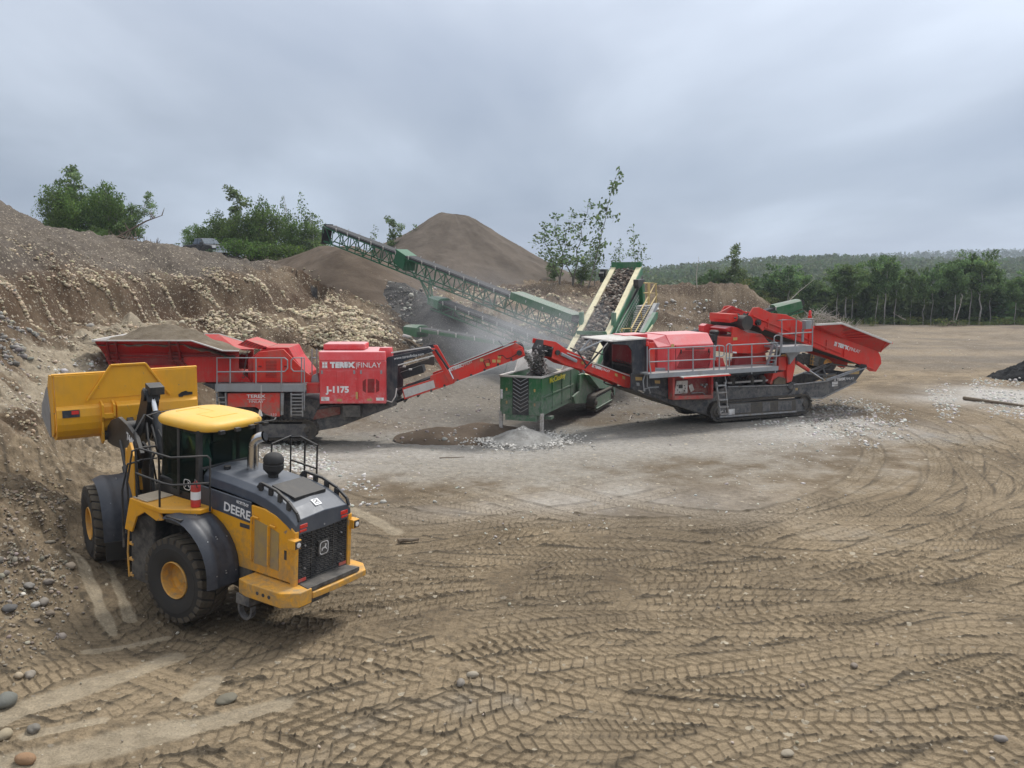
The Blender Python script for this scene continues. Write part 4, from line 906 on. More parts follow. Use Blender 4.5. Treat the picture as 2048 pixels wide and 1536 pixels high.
# ================= left jaw crusher =================
def make_jaw():
    fr = Fr(G(600, 882), 0.0); root = thing('jaw_crusher', 'red tracked jaw crusher behind the loader with J-1175 on its engine box', 'rock crusher', fr.O, fr.a)
    zf = zoom(160, 640, 3.103); tr, pl, tb = mkparts(root, fr, zf)
    A = lambda x, y, v=0.0: fr.L(zf(x, y), v)
    u1 = A(1472, 700)[0]; r = .43
    u0 = u1-4.1
    undercarriage(root, u0, u1, r, 0, .5, r+.01); undercarriage(root, u0, u1, r, 2.2, 2.7, r+.01)
    # main frame
    pl('chassis', 'navy', [(760, 395), (850, 395), (870, 540), (930, 600), (1180, 600), (1190, 625), (1440, 625), (1480, 545), (1500, 500), (1260, 450), (850, 440)], .35, 2.35)
    pl('chassis_beam', 'navy', [(1400, 640), (1450, 545), (1640, 525), (1960, 515), (1960, 535), (1600, 672), (1470, 694)], .45, .55, vt=.2)
    pl('chassis_beam', 'navy', [(1400, 640), (1450, 545), (1640, 525), (1960, 515), (1960, 535), (1600, 672), (1470, 694)], 2.1, 2.2, vt=.2)
    pl('belt_guard', 'darkred', [(1410, 620), (1425, 570), (1560, 545), (1610, 545), (1610, 590), (1440, 625)], .36, .44, vt=.2)
    m = MB(); a = A(1500, 640, .2); b = A(1940, 525, .2); m.bar((a[0], 1.3, a[1]+.1), (b[0], 1.3, b[1]+.15), 1.3, .12, (0, 0, 1)); m.build('under_belt', M['belt'], root)
    m = MB()
    for x in (1530, 1700, 1840): a = A(x, 600-(x-1530)*.22, .2); m.box(a[0], a[0]+.1, .5, 2.1, a[1], a[1]+.25)
    m.build('cross_beam', M['navy'], root)
    # feed hopper: flared wings over a trough
    top = tr([(85, 128), (690, 128), (885, 190), (985, 192)], -.35); bot = tr([(150, 212), (540, 205), (880, 208), (985, 212)], .30)
    for side in (0, 1):
        q = lambda v: (2.7-v) if side else v
        m = MB(); n = 4
        o1 = [(p[0], q(-.35), p[1]) for p in top]; o2 = [(p[0], q(.30), p[1]) for p in bot]
        i1 = [(p[0], q(-.29), p[1]) for p in top]; i2 = [(p[0], q(.36), p[1]) for p in bot]
        m.loftn([o1, o2], cap=False, closed=False); m.loftn([i1, i2], cap=False, closed=False); m.loftn([o1, i1], cap=False, closed=False); m.build('hopper_wing', M['red'], root)
        m = MB()
        for a, b in zip(o1, o1[1:]): m.bar(a, b, .08, .05)
        m.build('hopper_rim', M['offw'], root, bevel=.01)
        m = MB(); m.pv(tr([(150, 208), (985, 208), (985, 300), (1060, 385), (640, 385), (570, 325), (200, 325)], .30), q(.28), q(.34)); m.build('hopper_side', M['red'], root, bevel=.01)
        for x in (160, 545):
            m = MB(); L1 = []; 
            for dx in (0, 60):
                a = A(x+dx*.9, 134, -.35); b = A(x+dx*.9+25, 250, .28); c = A(x+dx*.9+75, 295, .28)
                m.loft([(a[0], q(-.37), a[1]), (a[0]+.07, q(-.37), a[1]), (a[0]+.07, q(-.31), a[1]), (a[0], q(-.31), a[1])], [(b[0], q(.10), b[1]), (b[0]+.07, q(.10), b[1]), (b[0]+.07, q(.28), b[1]), (b[0], q(.28), b[1])])
                m.loft([(b[0], q(.10), b[1]), (b[0]+.07, q(.10), b[1]), (b[0]+.07, q(.28), b[1]), (b[0], q(.28), b[1])], [(c[0], q(.22), c[1]), (c[0]+.07, q(.22), c[1]), (c[0]+.07, q(.28), c[1]), (c[0], q(.28), c[1])])
            for yy in (205, 228, 252): a = A(x, yy, .1); b = A(x+85, yy, .1); m.bar((a[0], q(.12), a[1]), (b[0], q(.12), b[1]), .05, .06)
            m.build('wing_support', M['darkred'], root, bevel=.006)
        m = MB(); a = A(250, 222, .2); b = A(880, 222, .2); m.bar((a[0], q(.22), a[1]), (b[0], q(.22), b[1]), .10, .07); a = A(240, 262, .2); b = A(640, 255, .2); m.bar((a[0], q(.25), a[1]), (b[0], q(.25), b[1]), .06, .28); m.build('hopper_rail', M['darkred'], root, bevel=.01)
    t0, t1 = top[0], bot[0]
    m = MB(); m.loftn([[(t0[0], -.35, t0[1]), (t0[0], 3.05, t0[1])], [(t1[0], .30, t1[1]), (t1[0], 2.40, t1[1])]], cap=False, closed=False); e = A(200, 325, .3); m.loftn([[(t1[0], .30, t1[1]), (t1[0], 2.4, t1[1])], [(e[0], .3, e[1]), (e[0], 2.4, e[1])]], cap=False, closed=False); m.build('hopper_end', M['red'], root)
    m = MB(); m.bar((t0[0], -.4, t0[1]), (t0[0], 3.1, t0[1]), .12, .10); m.build('hopper_rim', M['offw'], root, bevel=.01)
    pl('feeder_pan', 'red', [(200, 330), (570, 330), (640, 388), (1000, 388), (1000, 340), (640, 270), (200, 290)], .5, 2.2)
    a = A(110, 150, 1.2); b = A(1010, 180, 1.2); s = spoil('soil_load', root, (a[0], b[0], -.28, 2.95), 0, .0, M['mud'], 3, 40)
    me = s.data; zt = A(500, 130, 0)[1]
    for v in me.vertices:
        u, w_ = v.co.x, v.co.y; tt = (u-a[0])/(b[0]-a[0]); cr = math.exp(-((tt-.42)/.26)**2)*.60+math.exp(-((tt-.72)/.2)**2)*.18
        e = abs((w_-1.33)/1.62); rimz = zt+(0 if tt < .66 else -(tt-.66)*1.6)
        v.co.z = rimz-.12+max(-.4, cr*(1.15-e*1.25))+.08*math.sin(u*5+w_*3)*.4+.05*math.sin(u*13-w_*9)*.4
    # jaw box and chute
    pl('jaw_guard', 'redo', [(1072, 388), (1072, 245), (1112, 198), (1262, 182), (1400, 322), (1432, 345), (1432, 388)], .22, .30, vt=.2, bevel=.02)
    pl('jaw_box', 'red', [(1060, 388), (1060, 240), (1160, 165), (1310, 165), (1345, 230), (1425, 330), (1425, 388)], .5, 2.3, vt=.9, bevel=.02)
    m = MB()
    for k in range(12): a = A(1152, 255+k*9, .2); b = A(1220, 255+k*9, .2); m.box(a[0], b[0], .205, .222, a[1]-.008, a[1]+.008)
    for x in (1115, 1275): a = A(x, 288, .2); m.box(a[0]-.05, a[0]+.08, .205, .222, a[1]-.03, a[1]+.03)
    m.build('louvre', M['darkred'], root)
    m = MB(); q = [fr.L(zf(*p), .7) for p in ((985, 152), (1040, 120), (1172, 166), (1160, 182), (1060, 170))]; m.pv(q, .5, 2.1); m.build('deflector', M['red'], root, bevel=.01)
    m = MB()
    for k in range(8): a = A(1000+k*19, 148+k*4.2, .5); b = A(1030+k*18, 126+k*5.5, .5); m.bar((a[0], .49, a[1]), (b[0], .49, b[1]), .03, .03)
    m.build('deflector_ribs', M['darkred'], root)
    m = MB()
    for k in range(17):
        y = 190+k*9.3; x = 1040-k*1.6; a = A(x, y, -.1); ang = (k % 2)*math.pi/2
        c = [Vector((a[0]+.035*math.cos(t)*math.cos(ang), -.1+.035*math.cos(t)*math.sin(ang), a[1]+.045*math.sin(t))) for t in np.linspace(0, 2*math.pi, 9)[:-1]]; m.tube(c, .009, 5, closed=True)
    a = A(1014, 352, -.1); m.tube([(a[0]+.02, -.1, a[1]+.12), (a[0]+.07, -.1, a[1]+.02), (a[0], -.1, a[1]-.06), (a[0]-.06, -.1, a[1])], .022, 6); m.build('hoist_chain', M['steel'], root)
    # walkway, rails, ladders
    wb = A(838, 398, -.25); wc = A(1398, 398, -.25); zb = A(838, 445, -.25)[1]
    m = MB(); m.box(wb[0], wc[0], -.25, -.20, zb, wb[1]); m.box(wb[0], wb[0]+.05, -.2, .5, zb, wb[1]); m.box(wb[0], wc[0], -.2, .5, wb[1]-.06, wb[1]-.02); m.build('walkway', M['galv'], root, bevel=.006)
    tb('guard_rail', 'galv', [[(850, 445), (850, 235), (1270, 235), (1288, 250), (1288, 300), (1270, 320), (850, 322)], [(932, 395), (932, 238)], [(1092, 395), (1092, 238)], [(1250, 430), (1250, 238)]], .028, -.25)
    tb('guard_rail', 'galv', [[(1392, 395), (1392, 235), (1325, 235), (1310, 250), (1310, 300), (1325, 318), (1392, 318)], [(1375, 230, .0), (1375, 395, .0)], [(1440, 180, .3), (1440, 340, .3)], [(1470, 180, .3), (1470, 340, .3)], [(1440, 235, .3), (1470, 235, .3)], [(1392, 395), (1392, 560)]], .026, -.25)
    m = MB()
    for x in (1312, 1382): a = A(x, 452, -.2); b = A(x, 600, -.3); m.bar((a[0], -.2, a[1]), (b[0], -.3, b[1]), .05, .09, (0, 1, 0))
    for k in range(7): a = A(1312, 462+k*21, -.25); b = A(1382, 462+k*21, -.25); m.box(a[0], b[0], -.32, -.16, a[1]-.02, a[1]+.02)
    m.build('ladder', M['galv'], root)
    m = MB()
    for x in (850, 905): a = A(x, 450, -.1); b = A(x, 545, -.1); m.box(a[0]-.03, a[0]+.03, -.15, -.05, b[1], a[1])
    for yy in (480, 510, 540): a = A(850, yy, -.1); b = A(905, yy, -.1); m.box(a[0], b[0], -.15, -.03, a[1]-.02, a[1]+.02)
    m.build('ladder', M['galv'], root)
    sb = pl('side_box', 'redo', [(915, 455), (1240, 452), (1240, 600), (1175, 600), (1092, 542), (915, 540)], -.12, .4, bevel=.015)
    pl('box_edge', 'galv', [(1244, 450), (1266, 452), (1262, 590), (1244, 592)], -.13, -.05, par=sb)
    a = A(1035, 482, -.12); b = A(1152, 482, -.12); text('TEREX', .18, sb, M['white'], basis((a[0], -.126, a[1]), (1, 0, 0), (0, 0, 1)), width=b[0]-a[0], bold=.004)
    m = MB(); a = A(1038, 492, -.12); b = A(1150, 492, -.12); m.box(a[0], b[0], -.128, -.124, a[1]-.01, a[1]+.01); m.build('line', M['white'], sb)
    a = A(1050, 514, -.12); b = A(1140, 514, -.12); text('FINLAY', .15, sb, M['white'], basis((a[0], -.126, a[1]), (1, 0, 0), (0, 0, 1)), width=b[0]-a[0])
    a = A(1183, 594, -.12); b = A(1220, 594, -.12); text('533', .13, sb, M['white'], basis((a[0], -.126, a[1]), (1, 0, 0), (0, 0, 1)), width=b[0]-a[0])
    pl('side_tank', 'red', [(1405, 392), (1484, 392), (1484, 455), (1405, 455)], .0, 1.0)
    pl('filter_housing', 'galv', [(1432, 390), (1440, 345), (1475, 330), (1484, 390)], .3, .9)
    # engine box
    eb = pl('engine_box', 'redglare', [(1484, 255), (1896, 255), (1898, 518), (1488, 520)], -.2, 2.3, bevel=.015)
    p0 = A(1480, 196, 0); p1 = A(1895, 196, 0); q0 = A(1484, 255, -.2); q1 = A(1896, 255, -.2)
    m = MB(); m.loft([(q0[0], -.2, q0[1]+.006), (q1[0], -.2, q1[1]+.006), (q1[0], 2.3, q1[1]+.006), (q0[0], 2.3, q0[1]+.006)], [(p0[0], -.05, p0[1]), (p1[0], -.05, p1[1]), (p1[0], 2.15, p1[1]), (p0[0], 2.15, p0[1])]); m.build('box_top', M['redglare'], eb, bevel=.03)
    a = A(1508, 150, .5); b = A(1768, 195, .5); m = MB(); m.box(a[0], b[0], .5, 1.6, p0[1], a[1]+.02); m.build('roof_cover', M['redglare'], eb, bevel=.07)
    a = A(1862, 200, .4); b = A(1932, 200, .4); m = MB(); m.lathe([(0, 0), (.24, 0), (.27, .08), (.27, .38), (.22, .48), (0, .5)], ((a[0]+b[0])/2, .4, a[1]-.28), (0, 0, 1), 20); m.build('air_filter', M['redglare'], root, smooth=True)
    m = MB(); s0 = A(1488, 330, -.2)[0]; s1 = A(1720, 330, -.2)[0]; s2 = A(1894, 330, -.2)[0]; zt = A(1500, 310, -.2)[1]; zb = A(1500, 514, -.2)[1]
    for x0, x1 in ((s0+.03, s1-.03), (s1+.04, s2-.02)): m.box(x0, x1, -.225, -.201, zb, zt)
    m.build('door', M['redglare'], eb, bevel=.008)
    m = MB()
    for x in (1500, 1700, 1742, 1868): a = A(x, 315, -.2); m.box(a[0]-.02, a[0]+.05, -.245, -.226, a[1]-.12, a[1]+.02)
    m.build('hinges', M['galv'], eb)
    pl('cover_plate', 'redglare', [(1590, 318), (1640, 318), (1640, 400), (1590, 400)], -.25, -.226, par=eb)
    m = MB()
    for xs in ([(1755, 380), (1775, 365), (1775, 450), (1755, 438)], [(1786, 365), (1828, 365), (1828, 450), (1786, 450)], [(1838, 365), (1858, 380), (1858, 438), (1838, 450)]): m.pv(tr(xs, -.2), -.232, -.2255)
    m.build('vent_grille', M['darkred'], eb)
    for pts in ([(1497, 478), (1547, 478), (1547, 502), (1497, 502)], [(1838, 482), (1885, 482), (1885, 500), (1838, 500)]): pl('sticker', 'white', pts, -.231, -.2255, par=eb, bevel=0)
    for pts in ([(1711, 447), (1724, 447), (1724, 490), (1711, 490)], [(1595, 490), (1625, 490), (1625, 505), (1595, 505)], [(1782, 488), (1812, 488), (1812, 503), (1782, 503)]): pl('sticker', 'stick', pts, -.236, -.2255, par=eb, bevel=0)
    a = A(1505, 294, -.2); b = A(1870, 294, -.2); brandline(eb, a[0], -.229, a[1]-.0, .29, b[0]-a[0])
    a = A(1525, 449, -.2); b = A(1670, 449, -.2); text('J-1175', .34, eb, M['white'], basis((a[0], -.229, a[1]), (1, 0, 0), (0, 0, 1)), width=b[0]-a[0], bold=.016)
    pl('toolbox', 'black', [(1630, 530), (1738, 530), (1738, 603), (1630, 603)], -.1, .5)
    # frame beside the engine box, magnet, and the product conveyor
    zf3 = zoom(740, 640, 3.657); tr3, pl3, tb3 = mkparts(root, fr, zf3); B = lambda x, y, v=0.0: fr.L(zf3(x, y), v)
    for v0, v1 in ((.1, .18), (2.2, 2.28)):
        m = MB(); m.pv(tr3([(115, 600), (115, 292), (128, 272), (440, 206), (470, 226), (440, 238), (222, 312), (200, 345), (194, 585), (160, 640)], .1), v0, v1); fp = m.build('tail_frame', M['navy'], root, bevel=.01)
    tb3('frame_rail', 'offw', [[(155, 240), (430, 197), (445, 205)], [(205, 330), (460, 262)], [(120, 590), (160, 600), (185, 560), (195, 500)]], .03, .05)
    a = B(178, 291, .1); b = B(400, 256, .1); text('www.terexfinlay.com', .16, root, M['white'], basis((a[0], .095, a[1]), (b[0]-a[0], 0, b[1]-a[1]), (0, 0, 1)), width=(b[0]-a[0])*.99, shear=.2)
    pl3('magnet_box', 'black', [(220, 385), (380, 330), (395, 385), (245, 432)], .7, 1.6, vt=.7)
    pl3('magnet_frame', 'steel', [(215, 350), (425, 285), (470, 250), (470, 330), (400, 325), (380, 325), (222, 380)], 1.0, 1.1, vt=1.0)
    m = MB()
    for x, y in ((285, 366), (240, 345), (330, 300), (410, 280), (455, 268)): a = B(x, y, .65); m.box(a[0], a[0]+.12, .6, .69, a[1], a[1]+.06)
    m.build('tags', M['offw'], root)
    c0 = B(260, 560, .5); c1 = B(1085, 235, .5)
    d = Vector((c1[0]-c0[0], 0, c1[1]-c0[1])); dn = d.normalized(); up = Vector((-dn.z, 0, dn.x))
    m = MB(); P = [Vector((c0[0], 1.05, c0[1]))-dn*1.2, Vector((c1[0], 1.05, c1[1]))]; m.bar(P[0]+up*.32, P[1]+up*.30, 1.0, .05, up); m.bar(P[0]-up*.12, P[1]-up*.1, .9, .03, up)
    cb = m.build('conveyor_belt', M['belt'], root)
    pr = MB(); pr.cyl((c1[0], .55, c1[1]+.1), (c1[0], 1.55, c1[1]+.1), .24, n=20); pr.build('head_pulley', M['belt'], cb, smooth=True)
    for v0 in (.45, 1.6):
        m = MB(); m.pv(tr3([(235, 500), (440, 437), (440, 410), (590, 355), (1065, 168), (1120, 200), (1135, 262), (1050, 300), (985, 322), (860, 360), (640, 452), (600, 468), (470, 512), (250, 582)], .45), v0, v0+.07); sp = m.build('conveyor_side', M['redo'], root, bevel=.012)
        m = MB(); m.pv(tr3([(242, 510), (465, 440), (478, 495), (258, 568)], .45), v0-.012, v0-.002); m.build('side_liner', M['offw'], sp)
        m = MB(); a = B(600, 350, .45); b = B(1050, 172, .45); m.bar((a[0], v0-.04, a[1]), (b[0], v0-.04, b[1]), .09, .03); a = B(620, 455, .45); b = B(1040, 300, .45); m.bar((a[0], v0-.03, a[1]), (b[0], v0-.03, b[1]), .07, .03); m.build('side_flange', M['offw'], sp)
        m = MB(); m.pv(tr3([(440, 205), (470, 205), (607, 440), (600, 470), (575, 440)], .35), v0-.18+(.3 if v0 > 1 else 0), v0-.10+(.3 if v0 > 1 else 0)); m.build('support_arm', M['redo'], root, bevel=.01)
    tb3('hydraulic_ram', 'black', [[(478, 215, .2), (575, 360, .2)]], .05); tb3('ram_rod', 'chrome', [[(575, 360, .2), (610, 430, .2)]], .03)
    a = B(585, 375, .38); b = B(750, 313, .38); brandline(root, a[0], .435, a[1], .17, math.hypot(b[0]-a[0], b[1]-a[1]), b[0]-a[0], b[1]-a[1])
    m = MB()
    for x, y in ((815, 292), (860, 325), (905, 300), (940, 300), (945, 270)): a = B(x, y, .45); m.box(a[0]-.06, a[0]+.08, .425, .446, a[1]-.06, a[1]+.06)
    m.build('decal', M['stick'], root)
    pl3('head_bracket', 'redo', [(1045, 222), (1110, 205), (1135, 255), (1050, 268)], .36, .44, vt=.4)
    m = MB(); a = B(1092, 240, .36); m.cyl((a[0], .28, a[1]), (a[0], .38, a[1]), .11, n=16); m.build('head_bearing', M['steel'], root, smooth=True)
    tb3('hose', 'rubber', [[(940, 262, .4), (970, 258, .3), (1000, 285, .38), (1040, 270, .35), (1080, 245, .33)], [(850, 350, .4), (830, 300, .38), (870, 285, .38), (880, 320, .4)]], .018)
    tb3('scraper_arm', 'galv', [[(940, 150, .5), (975, 190, .5), (1040, 175, .5)], [(960, 170, .5), (960, 170, 1.6)]], .03)
    m = MB()
    for k in range(9):
        q = P[0].lerp(P[1], .18+k*.095); m.cyl((q.x-up.x*.16, .42, q.z-up.z*.16), (q.x-up.x*.16, 1.68, q.z-up.z*.16), .05, n=8)
    m.build('return_rollers', M['steel'], root)
    return root, fr, B
JAW, JFR, JB = make_jaw()
# ================= right cone crusher =================
def make_cone():
    g0, g1 = G(1440, 844), G(1612, 828); ang = math.degrees(math.atan2(g1.y-g0.y, g1.x-g0.x))
    fr = Fr(g0, ang); root = thing('cone_crusher', 'red tracked cone crusher on the right with its raised feed hopper and long dark chassis', 'rock crusher', fr.O, fr.a)
    zf = zoom(1180, 580, 3.303); tr, pl, tb = mkparts(root, fr, zf); A = lambda x, y, v=0.0: fr.L(zf(x, y), v)
    z2 = zoom(1130, 600, 5.851); tr2, pl2, tb2 = mkparts(root, fr, z2); B = lambda x, y, v=0.0: fr.L(z2(x, y), v)
    z3 = zoom(1400, 590, 5.12); tr3, pl3, tb3 = mkparts(root, fr, z3); C = lambda x, y, v=0.0: fr.L(z3(x, y), v)
    u0 = A(795, 800)[0]; u1 = A(1468, 760)[0]; r = .47
    u0 = u1-(u1-u0)*1.0
    undercarriage(root, u0, u1, r, 0, .5, r+.01); undercarriage(root, u0, u1, r, 2.3, 2.8, r+.01)
    pl3('side_guard', 'steel', [(290, 1110), (980, 1070), (985, 1195), (295, 1235)], -.05, -.01)
    pl3('guard_rail_low', 'galv', [(205, 1240), (990, 1185), (990, 1202), (205, 1258)], -.08, -.03)
    for k, (xa, xb) in enumerate(((300, 520), (640, 720), (800, 940))):
        pl3('panel_plate', 'navy', [(xa, 1120-(xa-300)*.06), (xb, 1120-(xb-300)*.06), (xb, 1215-(xb-300)*.06), (xa, 1215-(xa-300)*.06)], -.065, -.052)
    pl3('decal_plate', 'white', [(292, 1170), (355, 1165), (355, 1222), (292, 1228)], -.082, -.066, bevel=0)
    a = C(210, 1225, -.08); b = C(290, 1222, -.08); text('C-15', .24, root, M['white'], basis((a[0], -.085, a[1]), (1, 0, 0), (0, 0, 1)), width=.42, bold=.01)
    # chassis
    beam = tr2([(790, 1060), (1100, 1080), (1230, 1160), (1340, 1150), (1700, 1120), (1800, 1125), (1780, 1370), (1600, 1320), (1420, 1275), (1100, 1155), (900, 1070)], .3)
    b2 = tr3([(90, 1010), (270, 935), (700, 925), (1060, 905), (1280, 880), (1660, 738), (1695, 745), (1590, 882), (1240, 1052), (1050, 1052), (880, 1035), (300, 1108), (100, 1130)], .3)
    for v in (.28, 2.45):
        m = MB(); m.pv(b2, v, v+.1); cb = m.build('chassis_beam', M['navy'], root, bevel=.01)
        m = MB(); m.pv(beam, v-.003, v+.097); m.build('chassis_beam', M['navy'], root, bevel=.01)
        m = MB()
        for run in ([(270, 938), (900, 920), (1060, 905), (1280, 880), (1690, 742)], [(1590, 885), (1240, 1055), (1050, 1055)], [(300, 1105), (880, 1040)]):
            P = [C(x, y, .3) for x, y in run]
            for p, q in zip(P, P[1:]): m.bar((p[0], v-.03, p[1]), (q[0], v-.03, q[1]), .12, .05, (0, 0, 1))
        m.build('beam_flange', M['galv'], cb, bevel=.006)
    m = MB(); P = [B(x, y, .3) for x, y in ((780, 1040), (1000, 1120), (1320, 1235), (1600, 1322), (1780, 1372))]
    for p, q in zip(P, P[1:]): m.bar((p[0], 1.37, p[1]-.02), (q[0], 1.37, q[1]-.02), 2.3, .05, (0, 0, 1))
    m.build('belly_plate', M['black'], root)
    m = MB()
    for x, y in ((350, 980), (800, 985), (1200, 960), (1580, 820)): a = C(x, y, .3); m.box(a[0]-.05, a[0]+.05, .38, 2.45, a[1]-.1, a[1]+.1)
    m.build('cross_beam', M['navy'], root)
    a = C(1360, 862, .3); b = C(1572, 866, .3); brandline(root, C(1368, 878, .3)[0], .272, C(1368, 878, .3)[1], .17, C(1572, 866, .3)[0]-C(1368, 878, .3)[0])
    for pts, mt in (([(1352, 890), (1410, 885), (1410, 912), (1352, 917)], 'white'), ([(1352, 922), (1408, 918), (1408, 932), (1352, 936)], 'white'), ([(1528, 785), (1630, 772), (1626, 808), (1528, 812)], 'stick'), ([(975, 952), (1000, 950), (1000, 975), (975, 977)], 'stick'), ([(1028, 1010), (1045, 1008), (1045, 1040), (1028, 1042)], 'stick')): pl3('sticker', mt, pts, .268, .279, bevel=0, vt=.28)
    m = MB(); a = C(918, 930, .28); m.lathe([(0, 0), (.16, 0), (.17, .08), (0, .09)], (a[0], .18, a[1]), (0, 1, 0), 20); a = C(1095, 1020, .28)
    m.build('pivot_boss', M['navy'], root, smooth=True)
    m = MB(); pts = [C(920, 880, .2), C(960, 930, .2), C(935, 1010, .2), C(900, 1035, .2)]; m.tube([(p[0], .2, p[1]) for p in pts], .05, 8); m.build('lifting_hook', M['navy'], root, smooth=True); m = MB(); a = C(1095, 1010, .2); m.tube([(a[0]-.12, .2, a[1]-.15), (a[0]-.08, .2, a[1]+.1), (a[0]+.08, .2, a[1]+.02), (a[0]+.12, .2, a[1]-.2)], .03, 8); m.build('lifting_hook', M['navy'], root, smooth=True)
    # under-deck body, mechanical clutter
    pl3('under_frame', 'black', [(90, 830), (860, 800), (880, 930), (270, 945), (100, 1000)], .9, 2.3, vt=.5)
    rr_ = random.Random(3); m = MB()
    for k in range(9):
        x = 300+k*55; y = 850+rr_.uniform(-20, 30); p = C(x, y, .7); q = C(x+rr_.uniform(60, 130), y+rr_.uniform(-30, 50), .7); s = C(x+40, y+50, .6); m.tube([(p[0], .75, p[1]), (s[0], .6, s[1]), (q[0], .75, q[1])], .03, 6)
    m.build('hydraulic_hoses', M['rubber'], root, smooth=True)
    for x in (330, 520, 640): a = C(x, 890, .6); m = MB(); m.lathe([(0, 0), (.16, 0), (.18, .1), (.18, .35), (.1, .45), (0, .45)], (a[0], .65, a[1]-.15), (0, 0, 1), 16); m.build('isolator', M['steel'], root, smooth=True)
    m = MB(); p = C(280, 905, .55); q = C(720, 890, .55); m.box(p[0], q[0], .5, .62, p[1]-.02, p[1]+.06); m.build('ledge', M['offw'], root)
    # engine box with a louvred end
    D = lambda x, y: B(x, y, .1)
    zt = D(1500, 525)[1]; zb = D(1500, 862)[1]; ua = D(1235, 700)[0]; ub = D(1735, 700)[0]
    vr = 2.5; top = B(1640, 385, .55)[1]
    cs = [(.1, zb), (.1, zt), (.52, top), (2.1, top), (vr, zt), (vr, zb)]
    uc = B(1240, 525, .1)[0]
    m = MB(); m.pu(cs, ua+.0, ub); eb = m.build('engine_box', M['redglare'], root, bevel=.03)
    m = MB(); sl = .55; m.loft([(ua+.006, v, z) for v, z in [(.104, zb), (.104, zt-.01), (.53, top-.03), (2.08, top-.03), (vr-.01, zt-.01), (vr-.01, zb)]], [(ua-sl, v, z) for v, z in [(.30, zb), (.30, zt-.05), (.7, top-.22), (1.95, top-.22), (vr-.2, zt-.05), (vr-.2, zb)]]); m.build('box_nose', M['redglare'], eb, bevel=.02)
    m = MB()
    for k in range(16): z = zb+.35+k*(zt-zb-.45)/16; m.box(ua-sl-.03, ua-sl+.0, .75, 1.9, z, z+.05)
    m.build('louvre', M['grille'], eb); m = MB(); m.box(ua-sl-.012, ua-sl+.01, .7, 1.95, zb+.3, zt-.05); m.build('louvre_back', M['black'], eb)
    m = MB()
    for ya, yb in ((595, 690), (700, 800)):
        for k in range(30):
            x = 1310+k*13.3; p = B(x, yb if k > 0 else yb, .095); q = B(min(x+45, 1700), ya, .095)
            if x < 1690: m.bar((p[0], .092, p[1]), (q[0], .092, q[1]), .02, .018, (0, 1, 0))
    m.build('vent_mesh', M['darkred'], eb)
    pl2('door_seam', 'darkred', [(1290, 530), (1296, 530), (1300, 850), (1294, 850)], .088, .0985, par=eb, bevel=0, vt=.1)
    m = MB()
    for x, y in ((1355, 600), (1680, 590)): a = B(x, y, .1); m.box(a[0]-.02, a[0]+.02, .05, .095, a[1]-.1, a[1]+.08)
    p = B(1405, 572, .1); q = B(1625, 566, .1); m.bar((p[0], .05, p[1]), (q[0], .05, q[1]), .04, .04); m.build('door_hardware', M['steel'], eb)
    for pts in ([(1240, 518), (1275, 515), (1275, 550), (1240, 553)],): pl2('sticker', 'stick', pts, .085, .0985, par=eb, bevel=0, vt=.1)
    pl2('end_post', 'redo', [(1000, 500), (1050, 500), (1056, 850), (985, 850), (985, 540)], -.1, .0, vt=-.1)
    pl2('end_ledge', 'galv', [(1050, 800), (1175, 795), (1180, 850), (1055, 850)], .1, .6, vt=.1)
    # roof and dark frame at the discharge end
    zc = B(940, 455, .1)[1]; p0 = B(520, 480, .1)[0]; p1 = B(945, 460, .1)[0]
    m = MB(); m.pv(tr2([(560, 470), (945, 460), (955, 570), (955, 860), (800, 870), (772, 1020), (775, 870), (790, 850), (785, 600), (740, 530), (560, 515)], .1), .08, .16); m.pv(tr2([(772, 860), (950, 830), (960, 1060), (1230, 1160), (1200, 890), (955, 870), (955, 1100), (780, 1050)], .1), .085, .155) if False else None
    m.build('end_frame', M['navy'], root, bevel=.01)
    pl2('end_frame', 'navy', [(772, 868), (1235, 862), (1235, 1160), (1100, 1110), (940, 1068), (776, 1040)], .20, .28)
    m = MB(); m.pv(tr2([(560, 470), (945, 460), (955, 860), (790, 1050), (785, 600), (740, 530), (560, 515)], .1), 2.4, 2.48); m.build('end_frame', M['navy'], root, bevel=.01)
    m = MB(); m.add([(p0, .0, B(520, 490, .1)[1]), (p1, .0, zc), (p1, 2.3, zc+.02), (p0-.1, 2.3, B(520, 490, .1)[1]+.02), (p0, .0, B(520, 490, .1)[1]+.05), (p1, .0, zc+.05), (p1, 2.3, zc+.07), (p0-.1, 2.3, B(520, 490, .1)[1]+.07)], [(3, 2, 1, 0), (4, 5, 6, 7), (0, 1, 5, 4), (1, 2, 6, 5), (2, 3, 7, 6), (3, 0, 4, 7)]); m.build('canopy', M['offw'], root)
    pl2('canopy_box', 'redglare', [(700, 410), (965, 395), (970, 465), (940, 470), (700, 462)], 1.3, 2.3, vt=1.3)
    pl2('inner_lower', 'black', [(560, 712), (790, 762), (790, 920), (560, 830)], 1.9, 2.0, vt=1.9)
    pl2('inner_panel', 'darkred', [(560, 520), (785, 520), (785, 760), (560, 715)], 1.7, 1.8, vt=1.7)
    m = MB()
    for k in range(6): a = B(600+k*34, 690+k*10, 1.5); m.bar((a[0], 1.5, a[1]), (a[0]+.12, 1.5, a[1]-.12), .05, .03)
    p = B(555, 712, 1.5); q = B(785, 768, 1.5); m.bar((p[0], 1.45, p[1]-.08), (q[0], 1.45, q[1]-.08), .2, .06); m.build('curtain', M['steel'], root)
    for pts in ([(822, 900), (900, 903), (900, 940), (826, 940)], [(1050, 940), (1110, 942), (1110, 978), (1052, 975)]): pl2('sticker', 'stick', pts, .185, .199, bevel=0, vt=.2)
    pl2('lamp_box', 'galv', [(825, 965), (860, 965), (865, 1005), (828, 1005)], .12, .19, vt=.2)
